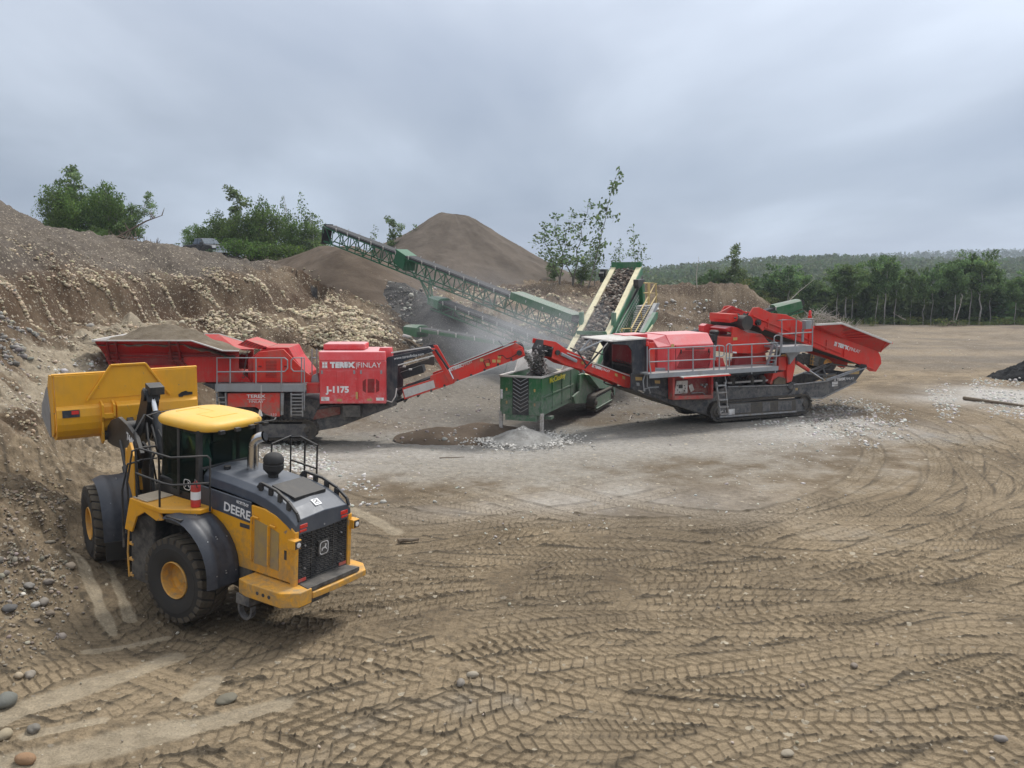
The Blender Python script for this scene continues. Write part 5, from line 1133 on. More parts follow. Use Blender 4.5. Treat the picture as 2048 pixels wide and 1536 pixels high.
    tb2('grab_rail', 'galv', [[(962, 500, -.1), (962, 1020, -.1)], [(965, 1025, -.1), (1095, 1018, -.1)], [(930, 1070, -.1), (935, 1040, -.1), (980, 1030, -.1), (998, 1090, -.1)], [(940, 870, -.1), (915, 940, -.1), (925, 1060, -.1)]], .03)
    pl2('beacon_post', 'black', [(1700, 400), (1790, 400), (1780, 480), (1715, 480)], .6, .9, vt=.6)
    m = MB(); a = B(965, 540, -.1); m.lathe([(0, 0), (.07, 0), (.07, .15), (.04, .2), (0, .2)], (a[0], -.1, a[1]), (0, 0, 1), 12); m.build('beacon', M['redlamp'], root, smooth=True)
    m = MB(); a = B(1745, 400, .8); m.lathe([(0, 0), (.18, 0), (.22, .06), (.22, .18), (.16, .24), (0, .25)], (a[0], .8, a[1]-.05), (0, 0, 1), 20); m.cyl((a[0], .8, a[1]-.5), (a[0], .8, a[1]), .14, n=16); m.build('air_intake', M['black'], root, smooth=True)
    # control cabinet under an open lid
    pl2('cabinet', 'darkred', [(1262, 890), (1700, 890), (1700, 1165), (1240, 1165), (1235, 900)], .0, .12, vt=.1)
    for pts in ([(1235, 890), (1262, 890), (1262, 1165), (1240, 1165)], [(1690, 890), (1712, 895), (1710, 1145), (1690, 1130)], [(1240, 1120), (1700, 1105), (1705, 1145), (1240, 1165)], [(1240, 880), (1700, 872), (1700, 900), (1240, 905)]): pl2('cabinet_frame', 'red', pts, -.25, .1, vt=-.1)
    m = MB(); a = B(1275, 905, -.25); b = B(1880, 905, -.25); c = B(1420, 940, -.8); e = B(1880, 925, -.8); zl = a[1]
    m.add([(a[0], -.05, zl+.12), (b[0]-.1, -.05, zl+.12), (b[0]-.3, -.95, zl+.03), (a[0], -.95, zl+.03), (a[0], -.05, zl+.16), (b[0]-.1, -.05, zl+.16), (b[0]-.3, -.95, zl+.07), (a[0], -.95, zl+.07)], [(3, 2, 1, 0), (4, 5, 6, 7), (0, 1, 5, 4), (1, 2, 6, 5), (2, 3, 7, 6), (3, 0, 4, 7)]); lid = m.build('cabinet_lid', M['offw'], root)
    m = MB(); m.bar((a[0], -.955, zl+.05), (b[0]-.3, -.955, zl+.05), .02, .06); m.build('lid_edge', M['redo'], lid)
    cp = pl2('control_panel', 'offw', [(1300, 945), (1428, 940), (1425, 1090), (1268, 1100)], -.06, -.01, vt=.0)
    pl2('screen', 'black', [(1320, 990), (1365, 988), (1365, 1030), (1320, 1032)], -.08, -.061, par=cp, bevel=0, vt=.0)
    m = MB()
    for x, y, s in ((1305, 1000, .03), (1305, 1050, .03), (1330, 1075, .03), (1385, 1060, .04), (1385, 1000, .03), (1395, 1030, .03)): a = B(x, y, .0); m.cyl((a[0], -.06, a[1]), (a[0], -.085, a[1]), s, n=8)
    fuse(cp, m.build('knobs', M['steel'], cp))
    pl2('document_sleeve', 'offw', [(1440, 1000), (1480, 980), (1505, 1050), (1465, 1078)], -.05, -.02, vt=.0, bevel=0)
    m = MB()
    for x, y in ((1590, 990), (1620, 1010), (1640, 985)): a = B(x, y, .0); m.cyl((a[0], -.12, a[1]), (a[0], .0, a[1]), .05, n=8)
    p = B(1480, 1090, -.05); q = B(1600, 1080, -.05); s = B(1670, 1130, -.05); m.tube([(p[0], -.05, p[1]), (q[0], -.1, q[1]), (s[0], -.05, s[1])], .025, 6); m.build('valves', M['galv'], root)
    # walkways
    def deck(x0, x1, y, zfn, v0, v1, h, nm='walkway'):
        a = fr.L(zfn(x0, y[0]), v0); b = fr.L(zfn(x1, y[1]), v0); m = MB(); zt_ = (a[1]+b[1])/2
        m.box(a[0], b[0], v0, v1, zt_-h*.35, zt_); m.box(a[0], b[0], v0-.03, v0, zt_-h, zt_); return m.build(nm, M['galv'], root, bevel=.005), zt_
    deck(985, 1745, (850, 828), z2, -.62, .1, .2)
    dk, zd = deck(145, 800, (760, 735), z3, -.62, .5, .2); pl3('deck_beam', 'navy', [(270, 790), (800, 762), (800, 800), (270, 822)], -.45, -.3, vt=-.5)
    V = -.6
    tb2('guard_rail', 'galv', [[(1010, 880, V), (985, 730, V), (985, 590, V), (1000, 572, V), (1745, 538, V), (1755, 530, V)], [(985, 725, V), (1755, 690, V)], [(1210, 860, V), (1210, 565, V)], [(1498, 848, V), (1498, 552, V)], [(1742, 860, V), (1742, 540, V)], [(1755, 700, V), (1760, 545, V), (1780, 532, V), (1845, 535, V), (1862, 550, V), (1862, 640, V), (1840, 655, V), (1765, 665, V)], [(1805, 830, V), (1805, 535, V)]], .028)
    tb3('guard_rail', 'galv', [[(270, 820, V), (270, 520, V), (285, 503, V), (305, 500, V), (320, 515, V), (320, 590, V)], [(300, 515, V), (790, 490, V)], [(270, 645, V), (820, 622, V)], [(530, 810, V), (530, 505, V)], [(770, 795, V), (790, 490, V)], [(300, 740, V), (303, 510, V)]], .028)
    # platform on top
    dk2, z_ = deck(830, 1150, (525, 520), z3, -.62, .9, .28, 'platform'); pl3('platform_edge', 'galv', [(830, 490), (1145, 485), (1145, 500), (830, 505)], .8, .9, vt=.2)
    V2 = -.6
    tb3('guard_rail', 'galv', [[(838, 540, V2), (838, 255, V2), (1155, 245, V2), (1150, 530, V2)], [(838, 400, V2), (1155, 380, V2)], [(975, 535, V2), (988, 252, V2)], [(775, 380, .7), (785, 260, .7), (840, 258, V2)], [(780, 385, .7), (840, 400, V2)]], .03)
    tb3('hoop', 'galv', [[(758, 480, V2), (760, 430, V2), (780, 412, V2), (820, 412, V2), (830, 430, V2), (820, 610, V2), (800, 625, V2), (770, 630, V2)]], .028)
    m = MB()
    for x0, y0, x1, y1 in ((752, 500, 685, 725), (800, 500, 745, 735)): p = C(x0, y0, -.1); q = C(x1, y1, -.1); m.bar((p[0], -.1, p[1]), (q[0], -.1, q[1]), .05, .12, (0, 1, 0))
    for k in range(6): p = C(750-k*11, 515+k*38, -.1); q = C(795-k*11, 515+k*38, -.1); m.box(p[0], q[0], -.2, .05, p[1]-.02, p[1]+.02)
    m.build('ladder', M['galv'], root)
    m = MB()
    for x0, x1 in ((1768, 1812), (1868, 1905)): p = B(x0, 960, -.75); q = B(x1, 1330, -.75); m.bar((p[0], -.75, p[1]), (q[0], -.75, q[1]), .05, .1, (0, 1, 0))
    for k in range(5): p = B(1772+k*9, 1003+k*84, -.75); q = B(1872+k*9, 1003+k*84, -.75); m.box(p[0], q[0], -.85, -.65, p[1]-.02, p[1]+.03)
    m.build('ladder', M['galv'], root)
    tb2('ladder_rail', 'galv', [[(1850, 870, -.7), (1870, 875, -.7), (1890, 980, -.7)]], .025)
    pl3('junction_box', 'galv', [(1068, 262), (1130, 258), (1130, 345), (1068, 350)], -.3, -.05, vt=-.2, bevel=.02)
    pl3('box_leg', 'galv', [(1068, 350), (1085, 350), (1080, 480), (1062, 480)], -.1, -.02, vt=-.2)
    m = MB(); a = C(1125, 235, -.2); m.lathe([(0, 0), (.09, 0), (.09, .12), (.07, .13), (.07, .3), (.03, .36), (0, .36)], (a[0], -.2, a[1]), (0, 0, 1), 12); m.build('beacon', M['redlamp'], root, smooth=True)
    # bracket and legs of the feeder
    pl3('support_bracket', 'galv', [(800, 548), (1080, 545), (1000, 580), (940, 640), (890, 710), (885, 640), (830, 560)], .0, .12, vt=.2)
    pl3('support_leg', 'redo', [(905, 640), (970, 610), (965, 740), (935, 880), (885, 900), (880, 780)], .15, .35, vt=.2); pl3('support_leg', 'redo', [(905, 640), (970, 610), (965, 740), (935, 880), (885, 900), (880, 780)], 2.3, 2.5, vt=.2)
    pl3('side_panel', 'redo', [(790, 630), (870, 628), (875, 770), (790, 765)], .2, .9, vt=.3)
    pl3('chute', 'redo', [(740, 800), (880, 770), (872, 880), (720, 915), (700, 905)], .3, 1.2, vt=.4); pl3('spill', 'mud', [(750, 870), (800, 835), (860, 850), (865, 910), (740, 915)], .2, .32, vt=.3)
    m = MB(); p = C(985, 690, .4); q = C(1110, 770, .4); s = C(1260, 870, .4); m.cyl((p[0], .4, p[1]), (q[0], .4, q[1]), .09, n=14); m.build('ram_barrel', M['redo'], root, smooth=True)
    m = MB(); m.cyl((q[0], .4, q[1]), (s[0], .4, s[1]), .06, n=12); m.build('ram_rod', M['chrome'], root, smooth=True)
    # cone crusher head
    f1 = tr3([(185, 335), (325, 345), (330, 425), (640, 430), (700, 505), (700, 565), (590, 600), (325, 592), (200, 560), (190, 430)], .3)
    m = MB(); m.pv(tr3([(330, 430), (645, 410), (720, 500), (720, 560), (600, 602), (330, 595)], .5), .5, 2.3); hp = m.build('crusher_hopper', M['redo'], root, bevel=.02)
    m = MB(); a = C(190, 430, 1.4); b = C(330, 430, .5); m.loft([(b[0], .5, b[1]), (b[0], 2.3, b[1]), (b[0], 2.3, C(330, 595, .5)[1]), (b[0], .5, C(330, 595, .5)[1])], [(b[0]-.9, .9, b[1]), (b[0]-.9, 2.0, b[1]), (b[0]-.9, 2.0, C(330, 560, .5)[1]), (b[0]-.9, .9, C(330, 560, .5)[1])]); m.build('hopper_nose', M['redo'], hp, bevel=.015)
    pl3('hopper_lip', 'redo', [(335, 330), (380, 330), (490, 385), (640, 400), (645, 430), (330, 432)], .5, .6, vt=.5); pl3('hopper_lip', 'redglare', [(95, 320), (130, 300), (335, 330), (335, 432), (190, 428), (95, 380)], 1.9, 2.3, vt=1.5)
    pl3('hopper_cap', 'redglare', [(260, 345), (330, 320), (380, 325), (420, 380), (330, 385)], .7, 1.8, vt=.6, bevel=.06)
    pl3('belt_scrap', 'offw', [(420, 355), (480, 345), (650, 400), (640, 415), (470, 395)], .9, 1.9, vt=.8)
    a = C(500, 660, 1.4); m = MB(); zb_ = C(500, 735, .8)[1]; zt_ = C(500, 590, .8)[1]; m.lathe([(0, 0), (1.0, 0), (1.0, .2), (.8, .25), (.75, .6), (.9, .65), (.9, zt_-zb_), (0, zt_-zb_)], (a[0], 1.4, zb_), (0, 0, 1), 28); m.build('crusher_bowl', M['redo'], root, smooth=True)
    pl3('motor_mount', 'red', [(150, 670), (220, 640), (250, 735), (170, 745)], .3, 1.0, vt=.4); pl3('gearbox', 'darkred', [(360, 640), (520, 640), (540, 730), (350, 735)], .5, .7, vt=.5)
    pl3('sticker', 'stick', [(335, 435), (378, 433), (378, 462), (335, 464)], .47, .4985, bevel=0, vt=.5); pl3('sticker', 'white', [(332, 578), (372, 582), (372, 597), (332, 595)], .47, .4985, bevel=0, vt=.5)
    # feeder conveyor: head end, side walls, belt, rocks
    side = tr3([(500, 205), (545, 130), (600, 125), (730, 185), (880, 200), (1060, 285), (1170, 320), (1440, 425), (1600, 490), (1825, 580), (1850, 640), (1855, 700), (1800, 785), (1740, 780), (1640, 700), (1450, 640), (1240, 570), (1060, 500), (860, 430), (780, 395), (660, 350), (640, 370), (600, 320), (520, 300)], .35)
    for v in (.33, 2.35):
        m = MB(); m.pv(side, v, v+.08); sp = m.build('feeder_side', M['redo'], root, bevel=.012)
    brand = (C(1380, 505, .3), C(1640, 590, .3)); a, b = brand; brandline(root, C(1376, 514, .3)[0], .318, C(1376, 514, .3)[1], .24, math.hypot(b[0]-a[0], b[1]-a[1]), b[0]-a[0], b[1]-a[1])
    m = MB(); a = C(540, 215, .3); b = C(1450, 600, .3); m.bar((a[0], .30, a[1]), (b[0], .30, b[1]), .07, .05); a = C(660, 340, .3); b = C(1780, 775, .3); m.bar((a[0], .30, a[1]+.04), (b[0], .30, b[1]+.06), .07, .05)
    for x in (700, 930, 1120, 1300, 1480): p = C(x, 245+(x-700)*.36, .3); q = C(x-8, 350+(x-700)*.37, .3); m.bar((p[0], .30, p[1]), (q[0], .30, q[1]), .05, .07, (0, 1, 0))
    m.build('side_stiffeners', M['redo'], root, bevel=.006)
    a = C(440, 280, 1.35); b = C(1690, 690, 1.35); m = MB(); m.bar((a[0], 1.38, a[1]), (b[0], 1.38, b[1]), 1.9, .28, (0, 0, 1)); bl = m.build('feeder_belt', M['belt'], root)
    c = C(480, 285, .3); m = MB(); m.cyl((c[0], .25, c[1]), (c[0], 2.5, c[1]), .33, n=24); m.build('head_drum', M['steel'], bl, smooth=True)
    m = MB(); c = C(590, 282, .3); m.cyl((c[0], .2, c[1]), (c[0], .33, c[1]), .14, n=18); m.cyl((c[0], .16, c[1]), (c[0], .2, c[1]), .07, n=12); m.build('drum_bearing', M['black'], root, smooth=True)
    pl3('head_plate', 'red', [(235, 245), (240, 190), (300, 170), (400, 115), (520, 165), (500, 180), (400, 150), (345, 180), (335, 250), (250, 280)], 2.0, 2.1, vt=1.5); pl3('head_plate', 'redo', [(235, 245), (240, 190), (330, 190), (330, 260), (250, 280)], .6, 2.0, vt=1.0)
    rk = MB(); rr2 = random.Random(9)
    for k in range(70):
        x, y = (rr2.uniform(360, 520), rr2.uniform(190, 300)) if k < 45 else (rr2.uniform(420, 500), rr2.uniform(300, 370)); v = rr2.uniform(.5, 2.2); a = C(x, y, v); s = rr2.uniform(.04, .13)
        vs_ = [(a[0]+s*rr2.uniform(.6, 1.3)*i, v+s*rr2.uniform(.6, 1.3)*j, a[1]+s*rr2.uniform(.5, 1)*kk) for i, j, kk in ((1, 0, 0), (-1, 0, 0), (0, 1, 0), (0, -1, 0), (0, 0, 1), (0, 0, -1))]
        rk.add(vs_, [(0, 2, 4), (2, 1, 4), (1, 3, 4), (3, 0, 4), (2, 0, 5), (1, 2, 5), (3, 1, 5), (0, 3, 5)])
    r_ = rk.build('falling_rocks', M['dark'], root); r_['kind'] = 'stuff'
    # flared feed hopper on the right
    lowl = [C(1180, 350, .33), C(1500, 460, .33), C(1830, 585, .33)]; upl = [C(1185, 305, -.35), C(1450, 290, -.35), C(1960, 490, -.35)]
    for q in (lambda v: v, lambda v: 2.76-v):
        m = MB()
        o1 = [(p[0], q(-.35), p[1]) for p in upl]; o2 = [(lowl[0][0], q(.33), lowl[0][1]), (lowl[1][0], q(.33), lowl[1][1]), (lowl[2][0]+.1, q(.33), lowl[2][1])]
        for t in (0, .06): m.loftn([[(x, y+t, z) for x, y, z in o1], [(x, y+t, z) for x, y, z in o2]], cap=False, closed=False)
        m.build('hopper_wing', M['red'], root)
        m = MB()
        for a, b in zip(o1, o1[1:]): m.bar(a, b, .10, .09)
        m.build('hopper_rim', M['offw'], root, bevel=.01)
        m = MB()
        for k in range(8):
            t = .12+k*.115; a = Vector(o1[1]).lerp(Vector(o1[2]), (t-.3)/.7) if t > .3 else Vector(o1[0]).lerp(Vector(o1[1]), t/.3); b = Vector(o2[0]).lerp(Vector(o2[1]), min(1, t*1.1)) if t < .9 else Vector(o2[2])
            a = a.lerp(b, .08); dy = -.03 if q(0) == 0 else .03; m.bar(a+Vector((0, dy, 0)), b+Vector((0, dy, 0)), .025, .05, (0, 1, 0))
        m.build('wing_ribs', M['redo'], root)
    e1 = upl[2]; e2 = lowl[2]; m = MB(); m.loftn([[(e1[0], -.35, e1[1]), (e1[0], 3.11, e1[1])], [(e2[0]+.1, .33, e2[1]), (e2[0]+.1, 2.43, e2[1])]], cap=False, closed=False); m.bar((e1[0], -.38, e1[1]), (e1[0], 3.14, e1[1]), .1, .09); m.build('hopper_end', M['redo'], root)
    # open rear frame with cross braces
    tb3('rear_brace', 'galv', [[(1170, 800, 1.6), (1340, 705, 1.6), (1600, 740, 1.6)], [(1255, 730, 1.4), (1290, 840, 1.4)], [(1060, 800, 1.4), (1290, 820, 1.4), (1600, 770, 1.4)], [(1290, 870, .3), (1640, 745, .3)]], .045)
    pl3('rear_block', 'black', [(1620, 730), (1650, 705), (1700, 712), (1705, 750), (1640, 745)], .2, .5, vt=.25)
    # discharge conveyor on the left
    z4 = zoom(740, 640, 3.657); tr4, pl4, tb4 = mkparts(root, fr, z4); E_ = lambda x, y, v=0.0: fr.L(z4(x, y), v)
    for v in (.85, 1.85):
        m = MB(); m.pv([fr.L(z4(*p), .85) for p in ((1275, 145), (1360, 160), (1440, 215), (1560, 270), (1620, 320), (1900, 400), (1925, 470), (1890, 505), (1770, 450), (1560, 365), (1430, 330), (1370, 295), (1330, 280), (1345, 200), (1270, 180))], v, v+.06); sp = m.build('conveyor_side', M['redo'], root, bevel=.01)
        m = MB(); a = E_(1440, 240, .85); b = E_(1900, 410, .85); m.bar((a[0], v-.03, a[1]), (b[0], v-.03, b[1]), .06, .04); m.build('side_flange', M['offw'], sp)
    a = E_(1330, 235, 1.3); b = E_(1900, 440, 1.3); m = MB(); m.bar((a[0], 1.38, a[1]), (b[0], 1.38, b[1]), .95, .22, (0, 0, 1)); bl = m.build('conveyor_belt', M['belt'], root); m = MB(); m.cyl((a[0], .9, a[1]), (a[0], 1.86, a[1]), .22, n=20); m.build('head_pulley', M['belt'], bl, smooth=True)
    m = MB(); c = E_(1368, 238, .85); m.cyl((c[0], .76, c[1]), (c[0], .84, c[1]), .11, n=14); m.build('head_bearing', M['steel'], root, smooth=True)
    pl4('motor', 'galv', [(1395, 235), (1510, 290), (1505, 312), (1390, 258)], .68, .82, vt=.8, bevel=.03)
    pl4('head_shroud', 'dark' if False else 'belt', [(1290, 150), (1340, 165), (1335, 205), (1300, 215), (1260, 260), (1255, 215)], .95, 1.8, vt=.9)
    a = E_(1625, 342, .8); b = E_(1755, 385, .8); brandline(root, a[0], .835, a[1], .15, math.hypot(b[0]-a[0], b[1]-a[1]), b[0]-a[0], b[1]-a[1])
    for x in (1545, 1790, 1845): y = 300+(x-1545)*.36; pl4('sticker', 'stick', [(x, y), (x+18, y+7), (x+18, y+27), (x, y+20)], .82, .846, bevel=0, vt=.85)
    tb2('tie_rods', 'black', [[(230, 800, .6), (510, 490, .3)], [(60, 560, .9), (150, 600, .7), (250, 760, .7)], [(300, 590, 1.4), (450, 640, .6), (520, 500, .5)]], .035)
    tb2('roof_struts', 'galv', [[(180, 590, 1.6), (300, 450, 1.6)], [(170, 600, .6), (440, 475, .4)], [(295, 450, .9), (320, 540, .9)], [(200, 820, .9), (230, 850, .9)]], .035)
    tb2('stay_strut', 'offw', [[(240, 770, .75), (300, 740, .75), (500, 500, .2)]], .025)
    return root, fr, E_
CONE, CFR, CE = make_cone()
# ================= green screening plant and its conveyors =================
def rocks_mesh(name, pts, sizes, cols, mat, flat=.75, seed=1, sub=True):
    """many angular stones in one mesh: pts (n,3), sizes (n,), cols (n,3)"""
    rg = np.random.default_rng(seed); n = len(pts)
    if sub:
        t = (1+5**.5)/2; b = np.array([(-1,t,0),(1,t,0),(-1,-t,0),(1,-t,0),(0,-1,t),(0,1,t),(0,-1,-t),(0,1,-t),(t,0,-1),(t,0,1),(-t,0,-1),(-t,0,1)], float); b /= np.linalg.norm(b[0])
        f = np.array([(0,11,5),(0,5,1),(0,1,7),(0,7,10),(0,10,11),(1,5,9),(5,11,4),(11,10,2),(10,7,6),(7,1,8),(3,9,4),(3,4,2),(3,2,6),(3,6,8),(3,8,9),(4,9,5),(2,4,11),(6,2,10),(8,6,7),(9,8,1)])
    else:
        b = np.array([(1,0,0),(-1,0,0),(0,1,0),(0,-1,0),(0,0,1),(0,0,-1)], float); f = np.array([(0,2,4),(2,1,4),(1,3,4),(3,0,4),(2,0,5),(1,2,5),(3,1,5),(0,3,5)])
    k = len(b); V = b[None]*rg.uniform(.72, 1.2, (n, k, 1)); V = V*np.stack([rg.uniform(.8, 1.35, n), rg.uniform(.65, 1.1, n), rg.uniform(.45, .9, n)*flat/.75], 1)[:, None]
    a = rg.uniform(0, 6.28, n); c, s = np.cos(a)[:, None], np.sin(a)[:, None]; tl = rg.uniform(-.5, .5, n)[:, None]
    x, y, z = V[..., 0], V[..., 1], V[..., 2]; x, z = x*np.cos(tl)-z*np.sin(tl), x*np.sin(tl)+z*np.cos(tl)
    V = np.stack([x*c-y*s, x*s+y*c, z], -1)*sizes[:, None, None]+pts[:, None]
    Fc = (f[None]+(np.arange(n)*k)[:, None, None]).reshape(-1, 3)
    tint = np.repeat(np.concatenate([cols, np.ones((n, 1))], 1), k, 0)
    return arrmesh(name, V.reshape(-1, 3), Fc, mat, sub, {'tint': ('FLOAT_COLOR', tint)})
def lattice(m, a, b, up, h, w, n, r=.05, side=None):
    """box girder between a and b hanging h below, w wide"""
    d = (b-a).normalized(); s = d.cross(up).normalized()*w/2
    c = [(a+s, b+s), (a-s, b-s), (a+s-up*h, b+s-up*h), (a-s-up*h, b-s-up*h)]
    for p, q in c: m.bar(p, q, r*1.7, r*1.7)
    for sg in (0, 1):
        for i in range(n):
            p = c[sg][0].lerp(c[sg][1], i/n); q = c[2+sg][0].lerp(c[2+sg][1], (i+1)/n); p2 = c[sg][0].lerp(c[sg][1], (i+1)/n); q0 = c[2+sg][0].lerp(c[2+sg][1], i/n)
            m.bar(q0 if i % 2 else p, p2 if i % 2 else q, r, r); m.bar(p, q0, r, r)
    for i in range(0, n+1, 2): m.bar(c[2][0].lerp(c[2][1], i/n), c[3][0].lerp(c[3][1], i/n), r, r)
def conv(root, O, rz, A_, B_, w=.9, h=.8, n=14, skirt=None, pre='', truss=True, beltt=.1, mat='green', cover=None, drop=None):
    """conveyor parts from tail A_ to head B_ (world), as children of root"""
    inv = (Matrix.Translation(O) @ Matrix.Rotation(rz, 4, 'Z')).inverted(); a = inv @ Vector(A_); b = inv @ Vector(B_)
    d = (b-a).normalized(); s = d.cross(Vector((0, 0, 1))).normalized(); up = s.cross(d).normalized()
    if truss: m = MB(); lattice(m, a, b, up, h, w, n); m.build(pre+'conveyor_truss', M['greenc'], root)
    m = MB(); m.bar(a+up*.14, b+up*.14, w*.86, beltt, up); bl = m.build(pre+'conveyor_belt', M['belt'], root)
    m = MB(); L = (b-a).length
    for sg in (-1, 1): m.bar(a+s*sg*w*.5+up*.06, b+s*sg*w*.5+up*.06, .07, .20, up)
    m.build(pre+'side_channel', M['grille' if truss else mat], root)
    m = MB(); k = int(L/1.4)
    for i in range(1, k):
        p = a.lerp(b, i/k); m.bar(p+s*w*.52, p+s*w*.60+up*.26, .07, .05); m.bar(p-s*w*.52, p-s*w*.60+up*.26, .07, .05)
    m.build(pre+'idler_brackets', M['offw'], root)
    m = MB(); m.cyl(b-s*w*.5, b+s*w*.5, .2, n=16); m.build(pre+'head_pulley', M['steel'], bl, smooth=True)
    if skirt:
        m = MB(); t0, t1 = skirt
        for sg in (-1, 1): m.bar(a.lerp(b, t0)+s*sg*w*.56+up*.22, a.lerp(b, t1)+s*sg*w*.56+up*.20, .05, .46, up)
        m.bar(a.lerp(b, t0)+up*.42, a.lerp(b, t1)+up*.42, w*1.1, .04, up); m.build(pre+'skirt', M[mat], root, bevel=.01)
    if cover:
        m = MB(); t0, t1 = cover; p, q = a.lerp(b, t0), a.lerp(b, t1)
        m.loft([p+s*w*.6-up*.4, p-s*w*.6-up*.4, p-s*w*.6+up*.2, p-s*w*.3+up*.35, p+s*w*.3+up*.35, p+s*w*.6+up*.2], [q+s*w*.6-up*.3, q-s*w*.6-up*.3, q-s*w*.6+up*.15, q-s*w*.3+up*.25, q+s*w*.3+up*.25, q+s*w*.6+up*.15]); m.build(pre+'head_cover', M[mat], root, bevel=.02)
    return a, b, s, up, inv
def make_screen():
    fr = Fr(G(1044, 866), 70.0); root = thing('screening_plant', 'green tracked screening plant with its hopper under both red conveyors and cream-edged belt rising behind', 'screening plant', fr.O, fr.a)
    zf = zoom(740, 640, 3.657); tr, pl, tb = mkparts(root, fr, zf); A = lambda x, y, v=-.92: fr.L(zf(x, y), v)
    z2 = zoom(1120, 520, 7.68); tr2, pl2, tb2 = mkparts(root, fr, z2); B = lambda x, y, v=-.92: fr.L(z2(x, y), v)
    hw = .93; uF, zT, zB, uR = -.15, 2.42, .80, 5.4
    # hopper walls: thin plates round an open box
    for v, vv in ((-hw, -hw+.05), (hw, hw-.05)):
        m = MB(); m.pv([(uF, zB), (4.6, zB-.02), (5.6, 1.1), (uR, 2.3), (uF, zT)], v, vv); m.build('hopper_side', M['green'], root, bevel=.008)
    m = MB(); m.box(uF-.02, uF+.05, -hw+.06, hw-.06, zB, zT); fp = m.build('hopper_front', M['green'], root, bevel=.008)
    m = MB()
    for v in (-hw, hw): m.bar((uF, v, zT), (uR, v, zT-.1), .11, .08)
    m.bar((uF-.02, -hw, zT), (uF-.02, hw, zT), .11, .08); m.build('hopper_rim', M['offw'], root, bevel=.01)
    m = MB()
    for u in (1.2, 2.6, 4.0): m.box(u, u+.05, -hw-.05, -hw, zB+.1, zT-.12)
    m.box(uF, 4.5, -hw-.04, -hw, 1.55, 1.60); m.box(.2, 4.2, -hw-.025, -hw, 1.0, 1.5); m.box(uF-.06, uF-.02, -.9, -.35, 1.35, 1.42); m.box(uF-.05, uF-.02, .38, .42, zB+.1, zT-.1); m.box(uF-.05, uF-.02, -.86, -.82, zB+.1, zT-.1)
    m.build('hopper_ribs', M['green'], root)
    m = MB(); m.box(uF-.035, uF-.02, -.36, .36, zB, zT-.06); cb = m.build('cleated_belt', M['belt'], root)
    m = MB()
    for k in range(9):
        z = zB+.12+k*.16
        for sg in (-1, 1): m.bar((uF-.045, .0, z), (uF-.045, sg*.33, z+.19), .03, .025, (1, 0, 0))
    m.build('cleats', M['galv'], cb)
    pl('sticker', 'white', [(944, 515), (960, 517), (960, 582), (944, 580)], .88, .9, vt=.9, bevel=0) if False else None
    m = MB(); m.box(uF-.03, uF-.021, .80, .90, 1.45, 1.85); m.build('sticker', M['white'], root)
    m = MB()
    for v, z in ((.62, 1.8), (.62, 1.25), (-.62, 1.8), (-.62, 1.2)): m.box(uF-.06, uF-.02, v-.03, v+.03, z, z+.12)
    m.build('latches', M['stick'], root)
    m = MB()
    for v in (-hw+.02, hw-.02): m.box(uF-.02, uF+.12, v-.07, v+.07, -.05, zB+.1)
    m.build('jack_leg', M['offw'], root, bevel=.01)
    m = MB(); m.box(uF, 1.0, -.7, .7, .55, zB); m.box(.8, 1.2, -hw-.1, -.6, .5, .62); m.build('under_tray', M['green'], root)
    M_ = basis((.75, -hw-.052, 2.06), (1, 0, .0), (0, 0, 1)); text('McCloskey', .34, root, M['ylet'], M_, width=2.3, bold=.004)
    text('S190', .14, root, M['offw'], basis((.25, -hw-.045, 1.1), (1, 0, 0), (0, 0, 1))) if False else None
    # liners standing up inside the hopper and the heap of stone
    m = MB(); m.plate([(1.4, .85, 2.4), (4.9, .85, 2.35), (4.6, .9, 3.2), (2.4, .95, 3.15)], .04); m.plate([(5.0, -.8, 2.2), (5.0, .85, 2.2), (5.1, .8, 3.1), (5.1, -.75, 3.0)], .04); m.plate([(2.6, -.9, 2.4), (5.1, -.9, 2.3), (5.1, -.95, 3.05), (3.2, -1.0, 2.9)], .04); m.build('rubber_curtain', M['offw'], root)
    s = spoil('stone_load', root, (0, 5.2, -.86, .86), 1.75, .75, M['dark'], 12, 26)
    # main frame, crawlers, wedge guards
    m = MB(); m.pv([(4.2, .7), (5.2, .55), (14, 1.2), (14, 1.9), (5.2, 1.5)], -.7, .7); m.build('chassis', M['green'], root, bevel=.01)
    for v0, v1 in ((-1.55, -1.1), (1.1, 1.55)): undercarriage(root, 6.1, 10.0, .42, v0, v1, .43, 'green')
    pl('wedge_guard', 'green', [(1530, 400), (1565, 388), (1610, 430), (1695, 560), (1650, 570), (1640, 606), (1500, 612), (1485, 560), (1530, 520)], -1.12, -1.02, vt=-1.1)
    pl('side_deck', 'greend', [(1570, 400), (1690, 410), (1760, 470), (1700, 500), (1650, 500)], -1.4, -.95, vt=-1.2)
    # rising belt with cream edge timbers
    ra, rb = (5.6, .72), (19.4, 6.95); sl = (rb[1]-ra[1])/(rb[0]-ra[0])
    P = lambda u, v, dz=0: Vector((u, v, ra[1]+(u-ra[0])*sl+dz))
    m = MB(); m.bar(P(5.6, 0, -.1), P(19.2, 0, -.1), 1.15, .1); bl = m.build('conveyor_belt', M['belt'], root)
    for v, uo in ((.78, 0), (-.78, 0)):
        m = MB(); m.bar(P(5.7, v, .06), P(19.3, v, .06), .30, .09); m.build('belt_edge', M['cream'], root, bevel=.01)
        m = MB(); m.bar(P(6.0, v*1.22, -.22), P(19.4, v*1.22, -.22), .06, .5); m.build('side_plate', M['greend'], root, bevel=.01)
    m = MB(); m.bar(P(6.4, -1.02, -.6), P(19.2, -1.02, -.6), .05, .42); m.build('lower_band', M['black'], root)
